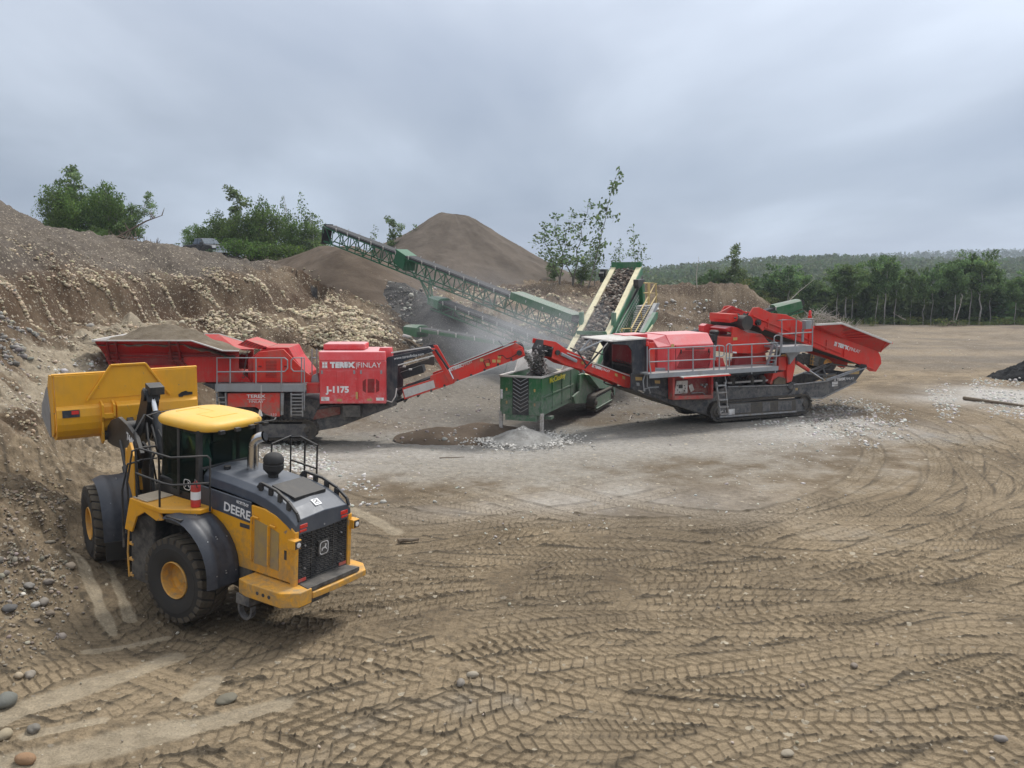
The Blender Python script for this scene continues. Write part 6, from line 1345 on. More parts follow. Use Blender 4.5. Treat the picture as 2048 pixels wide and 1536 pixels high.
    n = 900; rg = np.random.default_rng(4); uu = rg.uniform(6.0, 19.2, n); vv = rg.uniform(-.56, .56, n)
    pts = np.stack([uu, vv, ra[1]+(uu-ra[0])*sl+rg.uniform(-.03, .10, n)], 1); c = np.array([.15, .115, .09])*rg.uniform(.4, 1.5, (n, 1)); pale = rg.random(n) < .18; c[pale] = np.array([.42, .38, .32])*rg.uniform(.6, 1, (pale.sum(), 1))
    r_ = rocks_mesh('stone_load', pts, rg.uniform(.05, .14, n), c, M['rock']); r_.parent = root; r_['kind'] = 'stuff'
    m = MB(); m.bar(P(19.35, .92, .05), P(19.35, -.92, .05), .5, .55); m.build('head_box', M['green'], root, bevel=.02)
    m = MB(); m.tube([P(11.0, .92, .1), P(11.1, .80, .34), P(11.1, -.80, .34), P(11.0, -.92, .1)], .035, 8); m.bar(P(11.1, .8, .25), P(11.1, -.8, .25), .04, .18); m.build('cross_hoop', M['green'], root)
    m = MB(); m.bar(P(18, 1.1, -.3), P(18, 1.1, .5), .35, .5); m.bar(P(17.5, 1.15, .35), P(18, 1.15, .35), .3, .25); m.build('drive_motor', M['black'], root, bevel=.03)
    # perforated screen box side, posts
    q = tr2([(850, 1135), (900, 1020), (1215, 450), (1240, 440), (1262, 700), (1180, 850), (1060, 1130)], -1.15); m = MB(); m.pv(q, -1.18, -1.13); sbx = m.build('screen_side', M['greend'], root)
    m = MB(); rr_ = random.Random(2)
    for i in range(19):
        for j in range(3):
            x = 905+i*17.5+j*22; y = 1085-i*31+j*26; a = fr.L(z2(x, y), -1.18)
            if j == 2 and i % 3 == 0: continue
            c0 = Vector((a[0], -1.184, a[1])); m.lathe([(0, 0), (.075, 0), (.075, .012), (0, .013)], c0, (0, -1, 0), 8)
    fuse(sbx, m.build('screen_pads', M['offw'], sbx))
    m = MB(); m.pv(tr2([(850, 1135), (1225, 430), (1240, 440), (880, 1140)], -1.2), -1.25, -1.13); m.build('side_plate', M['green'], sbx) if False else None
    pl2('post', 'green', [(1235, 310), (1275, 310), (1285, 700), (1250, 700)], -1.4, -1.2, vt=-1.3); pl2('screen_motor', 'black', [(1150, 300), (1250, 290), (1250, 350), (1170, 440), (1150, 400)], -1.5, -1.2, vt=-1.3, bevel=.04)
    m = MB(); m.pv([(12.4, 1.7), (18.4, 1.7), (18.4, 5.2), (12.4, 2.8)], -1.08, 1.08); m.box(12.2, 12.6, -1.0, -.8, 0, 4.5); m.box(17.5, 17.9, -1.0, -.8, 0, 5); m.box(12.2, 12.6, .8, 1.0, 0, 4.5); m.box(17.5, 17.9, .8, 1.0, 0, 5); m.build('screen_box', M['greend'], root, bevel=.02)
    # stairs and yellow handrails
    V = -2.1; r_ = .04
    tb2('handrail', 'yellowrail', [[(1095, 1110, V), (1095, 1050, V), (1460, 362, V), (1500, 355, V), (1290, 352, V)], [(1150, 1115, V), (1500, 508, V), (1290, 505, V)], [(1355, 355, V), (1355, 690, V)], [(1375, 355, -2.6), (1365, 690, -2.6)], [(1475, 360, V), (1475, 660, V)], [(1240, 800, V), (1270, 960, V)], [(950, 1100, -1.6), (950, 1055, -1.6), (1080, 1052, -1.6), (1100, 1110, -1.6)]], r_)
    tb2('handrail', 'yellowrail', [[(700, 362, 1.5), (680, 365, 1.5), (320, 945, 1.5), (270, 1030, 1.5), (300, 1060, 1.5), (315, 950, 1.5)], [(560, 585, 1.5), (640, 600, .95)], [(400, 800, 1.5), (480, 850, .95)]], r_)
    pl2('stair', 'galv', [(1180, 1110), (1290, 700), (1430, 700), (1240, 1112)], -2.05, -1.6, vt=-1.8)
    m = MB()
    for k in range(13): a = B(1190+k*9, 1090-k*31, -2.06); b = B(1290+k*9, 1090-k*31, -2.06); m.box(a[0]+.0, b[0], -2.12, -1.6, a[1], a[1]+.04)
    m.build('stair_treads', M['offw'], root)
    pl2('folded_walkway', 'galv', [(1240, 1112), (1460, 665), (1505, 660), (1500, 690), (1290, 1080), (1265, 1112)], -2.4, -2.2, vt=-2.3); pl2('side_plate', 'greend', [(1270, 1112), (1300, 1060), (1450, 800), (1480, 800), (1470, 900), (1340, 1112)], -2.7, -2.5, vt=-2.6)
    pl2('cream_edge', 'cream', [(1330, 1112), (1415, 990), (1420, 1020), (1360, 1112)], -2.75, -2.7, vt=-2.7)
    # its side conveyors
    conv(root, fr.O, fr.a, W(1135, 700, 50.5), W(874, 601, 61), .95, .55, 10, pre='', cover=(.93, 1.02), mat='greend')
    conv(root, fr.O, fr.a, W(1120, 706, 50), W(818, 657, 57), .9, .4, 8, pre='', truss=False, skirt=None, cover=(.9, 1.0), mat='green')
    conv(root, fr.O, fr.a, W(1345, 680, 54), W(1597, 606, 54.5), .95, .5, 10, cover=(.80, 1.0), mat='green')
    m = MB(); iv = (Matrix.Translation(fr.O) @ Matrix.Rotation(fr.a, 4, 'Z')).inverted(); 
    for p, q in ((W(1180, 700, 50), W(1010, 700, 56)), ): pass
    for a_, b_, zz_ in ((.35, .2, 0), (.35, .45, 0)):
        tA = iv @ W(1135, 700, 50.5).lerp(W(874, 601, 61), a_); tB = iv @ W(1135, 700, 50.5).lerp(W(874, 601, 61), b_); tB.z = .0; m.bar(tA, tB, .08, .08)
    m.build('conveyor_stay', M['greend'], root)
    return root, fr
SCR, SFR = make_screen()
def make_stacker():
    A_, B_ = W(1166, 648, 53.5), W(662, 456, 70); O = Vector((A_.x, A_.y, 0)); rz = math.atan2(B_.y-A_.y, B_.x-A_.x)
    root = thing('stacking_conveyor', 'long green lattice conveyor rising left over the brown fines pile', 'conveyor', O, rz)
    a, b, s, up, inv = conv(root, O, rz, A_, B_, 1.0, 1.05, 26, skirt=(.02, .22))
    m = MB(); p = a.lerp(b, .625); q = a.lerp(b, .67); m.loft([p-s*.55-up*.9, p+s*.55-up*.9, p+s*.55+up*.2, p-s*.55+up*.2], [q-s*.55-up*.6, q+s*.55-up*.6, q+s*.55+up*.4, q-s*.55+up*.4]); m.build('hinge_box', M['greenc'], root, bevel=.03)
    m = MB(); c = a.lerp(b, .56)-up*.9
    for sg in (-1, 1):
        for dx, wd_ in ((-2.2, 0), (-1.0, 0)):
            e = Vector((c.x+dx*1.6, sg*(1.6), .0)); m.bar(c+s*sg*.5, e, .10, .10)
        m.bar(Vector((c.x-3.6, sg*1.6, .35)), Vector((c.x-1.4, sg*1.6, .35)), .12, .12)
    for t in (.3, .6): m.bar((c.x-1.5, -1.25, c.z*t), (c.x-1.5, 1.25, c.z*t), .08, .08)
    m.build('support_legs', M['greend'], root)
    for sg in (-1, 1):
        m = MB(); m.lathe([(.0, -.14), (.45, -.14), (.5, -.08), (.5, .08), (.45, .14), (0, .14)], (c.x-2.4, sg*1.85, .5), (0, 1, 0), 20); m.build('wheel', M['rubber'], root, smooth=True)
    m = MB(); p = b+Vector((.25, 0, .1)); m.loft([p+Vector((0, -.42, .2)), p+Vector((0, .42, .2)), p+Vector((.3, .42, .0)), p+Vector((.3, -.42, 0))], [p+Vector((.45, -.40, -1.3)), p+Vector((.45, .40, -1.3)), p+Vector((.52, .40, -1.3)), p+Vector((.52, -.40, -1.3))]); m.build('head_flap', M['belt'], root)
    for sg in (-1, 1):
        m = MB(); m.tube([b-(b-a).normalized()*.5+s*sg*.5, b+s*sg*.5+Vector((.3, 0, .15)), b+s*sg*.5+Vector((.3, 0, -.4))], .06, 6); m.build('head_frame', M['green'], root)
    return root
make_stacker()
# falling stone at the two red conveyors
rg = np.random.default_rng(8)
def stream(name, p0, p1, p2, wd, n, label=None, sz=(.02, .07), base=(.27, .26, .25)):
    t = rg.random(n); a = (1-t)**2; b = 2*t*(1-t); c = t*t
    P = np.outer(a, p0)+np.outer(b, p1)+np.outer(c, p2)+rg.normal(0, 1, (n, 3))*np.array([wd*.5, wd, wd*.4])*(.5+.6*t[:, None])
    o = rocks_mesh(name, P, rg.uniform(*sz, n), np.array(base)*rg.uniform(.4, 2.0, (n, 1)), M['rock'], sub=False); tag(o, kind='stuff'); return o
def jw(x, y, v): u, z = JFR.L(zoom(740, 640, 3.657)(x, y), v); return np.array(JFR.w(u, v, z))
def cw(x, y, v): u, z = CFR.L(zoom(740, 640, 3.657)(x, y), v); return np.array(CFR.w(u, v, z))
stream('falling_stone', jw(1130, 235, 1.05), jw(1172, 260, 1.05), np.array(SFR.w(2.6, .35, 2.3)), .16, 900)
stream('falling_stone', cw(1290, 180, 1.35), cw(1190, 230, 1.35), np.array(SFR.w(2.2, -.1, 2.3)), .26, 3800)
pile('stone_heap', 'small pale heap of crushed stone in front of the green hopper legs', [G(1046, 878)+Vector((0, 0, .42))], .52, M['pale'], 2.2, 60, 53, .15, .06, 'gravel pile')
pile('fines_heap', 'low brown cone of fines on the floor left of the green hopper, pointed one', [G(882, 866)+Vector((0, 0, .22))], .3, M['brown'], 2.0, 50, 54, .1, .03, 'gravel pile')
pile('fines_heap', 'long low brown ridge of fines beside the hopper\'s left leg', [G(930, 864)+Vector((0, 0, .15)), G(965, 862)+Vector((0, 0, .30)), G(985, 862)+Vector((0, 0, .2))], .3, M['brown'], 2.6, 60, 55, .15, .04, 'gravel pile')
# ================= stones, vegetation, hills =================
def Hp(x, y, base=None):
    z = (base or H)(x, y)
    for f in PILES: z = np.maximum(z, f(x, y))
    return z
def march(P, n=70, t0=11., t1=150.):
    """picture points -> points on the terrain"""
    P = np.asarray(P, float); v = (P[:, 1]-CY)/F
    D = np.stack([(P[:, 0]-CX)/F, cP-v*sP, -sP-v*cP], 1); ts = np.exp(np.linspace(math.log(t0), math.log(t1), n))
    hit = np.full(len(P), np.nan); prev = np.full(len(P), t0)
    for t in ts:
        k = np.isnan(hit); 
        if not k.any(): break
        q = D[k]*t; below = (CAMH+q[:, 2]) < Hp(q[:, 0].copy(), q[:, 1].copy(), bank)
        ii = np.nonzero(k)[0]; hit[ii[below]] = t
        prev[ii[~below]] = t
    ok = ~np.isnan(hit); lo, hi = prev[ok], hit[ok]; D = D[ok]
    for _ in range(8):
        m = (lo+hi)/2; q = D*m[:, None]; b = (CAMH+q[:, 2]) < Hp(q[:, 0], q[:, 1]); hi = np.where(b, m, hi); lo = np.where(b, lo, m)
    q = D*hi[:, None]; z = Hp(q[:, 0], q[:, 1]); return np.stack([q[:, 0], q[:, 1], z], 1)
def inpoly(n, poly, rg):
    poly = np.array(poly, float); lo, hi = poly.min(0), poly.max(0); out = []
    while len(out) < n:
        p = rg.uniform(lo, hi, (n*2, 2)); ins = np.zeros(len(p), bool); j = len(poly)-1
        for i in range(len(poly)):
            xi, yi = poly[i]; xj, yj = poly[j]
            c = ((yi > p[:, 1]) != (yj > p[:, 1])) & (p[:, 0] < (xj-xi)*(p[:, 1]-yi)/(yj-yi+1e-9)+xi); ins ^= c; j = i
        out += list(p[ins])
    return np.array(out[:n])
rs_ = np.random.default_rng(21)
CREAM, TAN, WHITE_, GREY_ = (.50, .42, .29), (.36, .29, .20), (.50, .48, .44), (.26, .24, .215)
zones = [
 ([(450, 560), (520, 548), (620, 580), (700, 600), (745, 640), (800, 692), (640, 692), (600, 655), (480, 680), (400, 640), (390, 590)], 5200, (.07, .19), CREAM, .35),
 ([(600, 590), (700, 610), (760, 650), (795, 692), (620, 692), (560, 640)], 2600, (.08, .20), (.56, .47, .32), .2),
 ([(0, 478), (110, 512), (200, 545), (330, 560), (440, 520), (470, 560), (440, 630), (330, 618), (200, 600), (110, 610), (0, 640)], 5200, (.05, .16), (.44, .36, .25), .5),
 ([(0, 560), (110, 600), (60, 700), (0, 740)], 420, (.08, .20), GREY_, .5),
 ([(150, 680), (250, 745), (120, 840), (60, 780)], 420, (.06, .15), WHITE_, .3),
 ([(190, 650), (330, 640), (380, 680), (200, 700)], 500, (.06, .16), TAN, .4),
 ([(880, 572), (1160, 585), (1290, 590), (1170, 640), (1120, 665), (960, 640)], 2300, (.10, .26), CREAM, .5),
 ([(800, 575), (900, 620), (960, 690), (800, 690)], 60, (.12, .34), WHITE_, .4),
 ([(1310, 600), (1500, 600), (1520, 650), (1320, 650)], 160, (.12, .3), WHITE_, .4),
 ([(1560, 815), (1700, 800), (1800, 820), (1825, 860), (1740, 890), (1600, 870), (1520, 850)], 2600, (.04, .12), WHITE_, .3),
 ([(1480, 850), (1620, 860), (1760, 900), (1600, 930), (1480, 880)], 420, (.03, .08), WHITE_, .3),
 ([(1600, 805), (1690, 800), (1720, 830), (1620, 850)], 700, (.06, .15), GREY_, .5),
 ([(1850, 775), (1900, 770), (1925, 820), (1890, 850)], 500, (.04, .12), WHITE_, .3),
 ([(1930, 750), (2048, 760), (2048, 850), (1960, 810)], 1100, (.04, .14), WHITE_, .35),
 ([(500, 870), (600, 880), (690, 950), (770, 1000), (740, 1010), (640, 960), (540, 930)], 1700, (.04, .12), WHITE_, .35),
 ([(1150, 790), (1300, 790), (1400, 830), (1250, 850), (1150, 810)], 700, (.04, .11), GREY_, .6),
 ([(880, 770), (1000, 760), (990, 860), (860, 880), (700, 900), (820, 800)], 420, (.05, .14), (.34, .31, .28), .5),
 ([(600, 900), (1500, 880), (1700, 1000), (1000, 1080), (700, 1010)], 380, (.03, .08), (.44, .42, .38), .4),
 ([(0, 1000), (90, 1060), (130, 1290), (0, 1330)], 420, (.03, .11), (.24, .21, .175), .5),
 ([(0, 760), (100, 850), (120, 1000), (90, 1060), (0, 1000)], 380, (.03, .09), TAN, .5),
 ([(150, 1250), (2048, 1000), (2048, 1536), (0, 1536)], 420, (.015, .05), (.36, .31, .24), .5),
 ([(760, 660), (2048, 650), (2048, 760), (880, 760)], 500, (.04, .12), (.38, .34, .28), .5),
 ([(0, 900), (130, 900), (150, 1250), (0, 1340)], 900, (.02, .06), (.25, .215, .17), .5)]
zones += [([(760, 560), (830, 560), (950, 640), (1000, 700), (800, 700), (770, 620)], 1500, (.04, .20), (.30, .28, .25), .8), ([(600, 560), (700, 580), (780, 640), (790, 690), (640, 640)], 800, (.05, .15), CREAM, .4), ([(860, 600), (1150, 640), (1100, 690), (900, 690)], 700, (.06, .2), (.38, .34, .28), .5), ([(0, 500), (200, 520), (450, 540), (780, 690), (500, 690), (200, 680), (0, 760)], 7000, (.03, .10), (.44, .37, .27), .4), ([(0, 620), (200, 640), (330, 700), (130, 870), (0, 900)], 1400, (.03, .09), (.42, .37, .3), .4), ([(560, 540), (760, 560), (800, 690), (700, 700)], 900, (.05, .12), CREAM, .4)]
PT, SZ, CL = [], [], []
for poly, n, (s0, s1), c, var in zones:
    q = inpoly(n, poly, rs_); ext = np.ptp(np.array(poly, float), axis=0); q = q+rs_.normal(0, .055, q.shape)*ext; q = q[(q[:, 1] > 470)]
    p = march(q); den = fbm(p[:, 0], p[:, 1]+p[:, 2], .45, 4, int(poly[0][0])+n); den = den+.5*fbm(p[:, 0], p[:, 1]+p[:, 2], 1.8, 2, 5); p = p[rs_.random(len(p)) < sstep(-.35, .35, den)]
    k = len(p); s = (s0+(s1-s0)*rs_.random(k)**3.2)*.92
    p[:, 2] += s*rs_.uniform(-.4, .15, k); PT.append(p); SZ.append(s); CL.append(np.array(c)*(1+var*rs_.uniform(-1, .75, (k, 1)))*(1+.06*rs_.uniform(-1, 1, (k, 3))))
o = rocks_mesh('loose_stones', np.concatenate(PT), np.concatenate(SZ), np.clip(np.concatenate(CL), .02, .8), M['rock'], seed=6); tag(o, kind='stuff')
hp_ = G(1046, 878); n = 4200; a = rs_.uniform(0, 6.28, n); r = np.abs(rs_.normal(0, .9, n)); x = hp_.x+r*np.cos(a)*1.2; y = hp_.y+r*np.sin(a); z = np.maximum(.50-.5*np.hypot(x-G(1046, 878).x, y-G(1046, 878).y), .0)+H(x, y)*.0+.0
o = rocks_mesh('crushed_stone', np.stack([x, y, z], 1), rs_.uniform(.025, .075, n), np.array(WHITE_)*rs_.uniform(.5, 1.4, (n, 1)), M['rock'], seed=7, sub=False); tag(o, kind='stuff')
# ---- single rocks in the foreground ----
def rock(px, py, s, label, col=(.22, .2, .175), flat=.7, seed=0):
    g = march([(px, py)])[0]; rg = np.random.default_rng(int(px*7+py)); bm = bmesh.new(); bmesh.ops.create_icosphere(bm, subdivisions=3, radius=1); k = rg.uniform(0, 50)
    sc_ = (rg.uniform(1, 1.35), rg.uniform(.75, 1), flat)
    for v in bm.verts:
        c = v.co; d = 1+.38*float(vnoise(np.array([c.x*1.5+k]), np.array([c.y*1.5+c.z*1.1+k]))[0])+.10*float(vnoise(np.array([c.x*4+k]), np.array([c.y*4-c.z*4]))[0])
        v.co = Vector((c.x*sc_[0], c.y*sc_[1], c.z*sc_[2]))*d*s
    me = bpy.data.meshes.new('rock'); bm.to_mesh(me); bm.free(); me.materials.append(M['rock'])
    at = me.attributes.new('tint', 'FLOAT_COLOR', 'POINT'); at.data.foreach_set('color', list((*col, 1))*len(me.vertices)); me.polygons.foreach_set('use_smooth', [True]*len(me.polygons))
    o = bpy.data.objects.new('rock', me); sc.collection.objects.link(o); o.location = (g[0], g[1], g[2]+s*flat*.35); o.rotation_euler = (0, 0, rg.uniform(0, 6)); tag(o, label, 'rock', 'rocks lying on the dirt'); return o
for a in ((945, 1352, .085, 'rounded pale rock standing upright in the foreground tyre tracks', (.30, .26, .20)), (921, 1368, .085, 'grey rock just left of and in front of the pale upright one', (.21, .185, .155)),
          (452, 1400, .17, 'flat grey-green rock half sunk in the dirt right of the sand streaks', (.15, .135, .10), .35), (14, 1405, .16, 'square pale grey boulder at the left picture edge', (.15, .15, .13), .7),
          (60, 1352, .09, 'smooth grey rock at the left, behind the square boulder', (.24, .21, .17)), (38, 1352, .07, 'small tan rock left of the smooth grey one', (.36, .29, .2)), (68, 1460, .10, 'dark grey rock in front of the square boulder', (.17, .155, .13)), (10, 1472, .10, 'tan rock at the left edge in front of the square boulder', (.3, .25, .17)),
          (50, 1522, .12, 'orange-brown rock in the bottom left corner', (.26, .16, .09)), (1708, 1332, .06, 'lone rounded rock in the tracks right of centre', (.24, .20, .16)), (2000, 1480, .08, 'grey rock near the bottom right corner', (.22, .2, .18)), (1575, 1508, .09, 'flat tan rock at the bottom right of centre', (.28, .24, .18), .4),
          (284//2+0, 1134, .10, 'single rock on the dirt behind the front wheel', (.27, .22, .165)), (20, 1218, .13, 'dark flat boulder at the foot of the near bank', (.10, .095, .09), .5), (88, 1206, .10, 'smooth grey boulder in the cluster at the near bank foot', (.21, .185, .155)), (58, 1172, .11, 'long grey boulder above the cluster at the near bank foot', (.19, .175, .155), .45),
          (98, 1165, .10, 'brownish boulder at the right of the near bank cluster', (.18, .155, .13), .6), (45, 1190, .05, 'little white stone in the near bank cluster', (.6, .56, .48)), (70, 1212, .09, 'pale stone in front of the smooth grey boulder', (.34, .32, .29)), (102, 1228, .08, 'brown stone below the smooth grey boulder', (.2, .16, .12)), (582, 1008//1, .0, '', (0, 0, 0)),
          (176, 601, .22, 'big round stone lying on the bank above the pale ramp', (.26, .24, .21)), (365, 645, .2, 'cream stone on the slope above the crusher hopper', (.45, .4, .3)), (12, 618, .25, 'big cream boulder on the bank at the left edge', (.42, .38, .3))):
    if a[2] > 0: rock(*a[:4], col=a[4], flat=a[5] if len(a) > 5 else .7)
def stick(px0, py0, px1, py1, r, name, label, cat, col='wood', kink=.03):
    a, b = march([(px0, py0)])[0], march([(px1, py1)])[0]; P = []
    for t in np.linspace(0, 1, 7): q = a*(1-t)+b*t; P.append((q[0]+random.uniform(-kink, kink), q[1]+random.uniform(-kink, kink), max(h1(q[0], q[1]), q[2])+r))
    O = P[0]; m = MB(); m.tube([tuple(np.array(p)-np.array(O)) for p in P], [r*(1-.4*i/6) for i in range(7)], 7); o = m.build(name, M[col], None, smooth=True); o.location = O; tag(o, label, cat); return o
M['wood'] = paint('weathered_wood', (.13, .095, .065), .85, dirt=.5, dcol=(.2, .165, .12)); M['palewood'] = paint('pale_dead_wood', (.42, .38, .33), .8, dirt=.4)
stick(1072, 1143, 1108, 1132, .018, 'stick', 'thin dark stick lying on the tracked dirt in mid floor', 'stick')
stick(798, 1086, 838, 1083, .06, 'log', 'short thick piece of log on the floor right of the loader', 'log'); stick(1928, 800, 2046, 816, .10, 'log', 'long dark log lying on the pale stones at right', 'log'); stick(878, 917, 930, 915, .02, 'stick', 'thin stick on the grey dust below the hopper', 'stick')
stick(1258, 842, 1262, 832, .03, 'stick', 'pale stick leaning in the dirt below the cone crusher chassis', 'stick', 'palewood')

# ---- trees ----
def leafmat():
    m, t, b = newmat('leaves'); a = nd(t, 'ShaderNodeAttribute', attribute_name='tint'); oi = nd(t, 'ShaderNodeObjectInfo')
    c = mixc(t, mth(t, 'MULTIPLY', oi.outputs['Random'], .35), a.outputs['Color'], (.12, .135, .04))
    t.links.new(c, b.inputs['Base Color']); b.inputs['Roughness'].default_value = .6; b.inputs['Specular IOR Level'].default_value = .25
    tr = nd(t, 'ShaderNodeBsdfTranslucent'); t.links.new(c, tr.inputs[0]); mx = nd(t, 'ShaderNodeMixShader'); mx.inputs[0].default_value = .45
    t.links.new(b.outputs[0], mx.inputs[1]); t.links.new(tr.outputs[0], mx.inputs[2]); t.links.new(mx.outputs[0], t.nodes['Material Output'].inputs[0]); return m
M['leaf'] = leafmat(); M['bark'] = paint('grey_bark', (.16, .145, .125), .9, dirt=.5, dcol=(.1, .09, .08)); M['birch'] = paint('pale_birch_bark', (.36, .34, .31), .8, dirt=.6, dcol=(.12, .11, .1))
def cards(name, C_, S, col, seed=1):
    """leaf-sized faces at C_ (n,3) of size S (n,) with colour (n,3)"""
    rg = np.random.default_rng(seed); n = len(C_); a = rg.normal(size=(n, 3)); a /= np.linalg.norm(a, axis=1)[:, None]; b = np.cross(a, rg.normal(size=(n, 3))); b /= np.linalg.norm(b, axis=1)[:, None]
    a = a*S[:, None]; b = b*S[:, None]*.62; V = np.stack([C_-a, C_-b*.9+a*.1, C_+a, C_+b], 1).reshape(-1, 3)
    tint = np.repeat(np.concatenate([col, np.ones((n, 1))], 1), 4, 0); return V, np.arange(n*4).reshape(n, 4), tint
def tree_proto(kind, h, wd, nl, ls, seed, col=(.045, .085, .022), bark='bark', lean=0.0, multi=1):
    rg = np.random.default_rng(seed); m = MB(); C_ = []; lobes = []
    for st in range(multi):
        off = rg.normal(0, .12*wd*(multi > 1), 2); top = np.array([off[0]*2.5+lean*h, off[1]*2.5, h*(1 if st == 0 else rg.uniform(.7, .95))])
        P = [np.array([off[0]*t*2+lean*h*t*t+rg.normal(0, .012*h)*(t > 0), off[1]*t*2+rg.normal(0, .012*h)*(t > 0), top[2]*t]) for t in np.linspace(0, 1, 8)]
        P[0][2] = -.4; rad = (h*.011+.02)*(.5 if kind == 'sapling' else 1)
        m.tube([tuple(p) for p in P], [rad*(1-.85*i/7) for i in range(8)], 6)
        cb = {'bush': .12, 'aspen': .48, 'sapling': .25, 'broad': .25}[kind]; nb = {'bush': 22, 'aspen': 16, 'sapling': 15, 'broad': 24}[kind]
        for k in range(nb):
            t = cb+(1-cb)*((k+rg.random())/nb); i = min(int(t*7), 6); p0 = P[i]*(1-(t*7-i))+P[i+1]*(t*7-i); a = rg.uniform(0, 6.28)
            env = {'bush': math.sin(min(1, (1-t)*1.25+.12)*math.pi*.62), 'aspen': math.sin(min(1.0, (1-t)/(1-cb)*.8+.25)*math.pi*.75), 'sapling': .35+.65*(1-t), 'broad': math.sin(math.pi*min(1, (1-t)*.8+.2))**.7}[kind]
            L = wd*.5*env*rg.uniform(.55, 1.15); rise = {'bush': .5, 'aspen': .6, 'sapling': .45, 'broad': .45}[kind]*L
            p1 = p0+np.array([math.cos(a)*L, math.sin(a)*L, rise*rg.uniform(.3, 1.1)]); mid = (p0+p1)/2+np.array([0, 0, .08*L]); m.tube([tuple(p0), tuple(mid), tuple(p1)], [rad*.35*(1-t*.6), rad*.2, rad*.08], 4)
            for q in np.linspace(.35, 1.05, 3 if kind != 'sapling' else 2): lobes.append((p0*(1-q)+p1*q+rg.normal(0, .05*wd, 3), L*.30+.05*wd if kind != 'sapling' else L*.42+.20))
        lobes.append((P[-1], .07*wd+.1))
    w_ = np.array([r_**2 for _, r_ in lobes]); idx = rg.choice(len(lobes), nl, p=w_/w_.sum()); ctr = np.array([lobes[i][0] for i in idx]); rad_ = np.array([lobes[i][1] for i in idx])
    d = rg.normal(size=(nl, 3)); d /= np.linalg.norm(d, axis=1)[:, None]; C_ = ctr+d*(rad_*rg.random(nl)**.4)[:, None]*np.array([1, 1, .72])
    lob_t = rg.uniform(.55, 1.45, len(lobes))[idx]; cc = np.array(col)*(lob_t*rg.uniform(.7, 1.35, nl))[:, None]; yel = rg.random(nl) < .08; cc[yel] *= np.array([1.8, 1.5, 1.1])
    V, Fc, tint = cards('crown', C_, ls*rg.uniform(.6, 1.3, nl), cc, seed)
    return m, V, Fc, tint, bark
protos = {}
def proto(key, *a, **k):
    m, V, Fc, tint, bark = tree_proto(*a, **k)
    tr = m.build('trunk', M[bark], None); cr = arrmesh('crown', V, Fc, M['leaf'], False, {'tint': ('FLOAT_COLOR', tint)})
    protos[key] = [tr.data, cr.data]; bpy.data.objects.remove(tr); bpy.data.objects.remove(cr)
proto('bushA', 'bush', 6, 4.8, 7000, .12, 1, (.12, .205, .055), multi=3); proto('bushB', 'bush', 6, 4.6, 6500, .12, 2, (.095, .17, .045), multi=3)
proto('birchA', 'bush', 6, 3.2, 4200, .10, 3, (.13, .20, .075), bark='birch', multi=2); proto('birchB', 'sapling', 6, 3.0, 2600, .11, 4, (.13, .19, .085), bark='birch')
proto('shrub', 'bush', 1.5, 2.6, 1500, .10, 9, (.09, .165, .035), multi=4)
proto('sapA', 'sapling', 6, 2.4, 560, .12, 5, (.13, .20, .09), multi=2); proto('sapB', 'sapling', 6, 1.7, 300, .12, 6, (.13, .20, .09)); proto('sapC', 'sapling', 6, 2.1, 380, .12, 16, (.13, .20, .09), multi=2)
for i in range(5): proto('aspen%d' % i, 'aspen', 7, 3.6, 2600, .15, 30+i, (.115, .195, .075), bark='birch')
proto('broad', 'broad', 6, 4.2, 3000, .15, 44, (.075, .13, .048))
def tree(key, base, h, label, cat='tree', group=None, name='tree', sx=1.0, rz=None, tilt=0.0, ph=6.0):
    o = bpy.data.objects.new(name, None); sc.collection.objects.link(o); s = h/ph; o.location = base; o.scale = (s*sx, s*sx, s); o.rotation_euler = (0, tilt, random.uniform(0, 6.28) if rz is None else rz)
    tag(o, label, cat, group)
    for nm, me in zip(('trunk', 'crown'), protos[key]): c = bpy.data.objects.new(nm, me); sc.collection.objects.link(c); c.parent = o
    return o
def tb_(px, pyb, Y, pyt): b = W(px, pyb, Y); t = W(px, pyt, Y); zb = h1(b.x, b.y)-.1; return Vector((b.x, b.y, zb)), t.z-zb
g1 = 'trees on the bank above the cut'
for px, pb, Y, pt, key, lb, sx in ((110, 470, 80, 392, 'birchA', 'small birch at the left end of the left clump', 1), (150, 480, 83, 338, 'birchB', 'tallest thin-topped birch of the left clump', 1.2), (150, 485, 80, 362, 'bushB', 'broad dark tree under the tallest birch in the left clump', .9),
        (203, 490, 82, 366, 'bushA', 'dense dark tree right of the tallest birch in the left clump', .8), (225, 492, 80, 372, 'bushB', 'leafy tree in the middle of the left clump beside the dense one', .62), (258, 490, 79, 384, 'birchA', 'pale airy birch at the right end of the left clump', 1), (125, 480, 78, 372, 'bushA', 'round leafy tree near the left end of the left clump', .6), (190, 500, 78, 452, 'bushA', 'low bush at the foot of the left clump', 1.2), (240, 492, 84, 410, 'birchB', 'see-through birch behind the right end of the left clump', 1.1)):
    b, h = tb_(px, pb, Y, pt); tree(key, b, h, lb, group=g1, sx=sx)
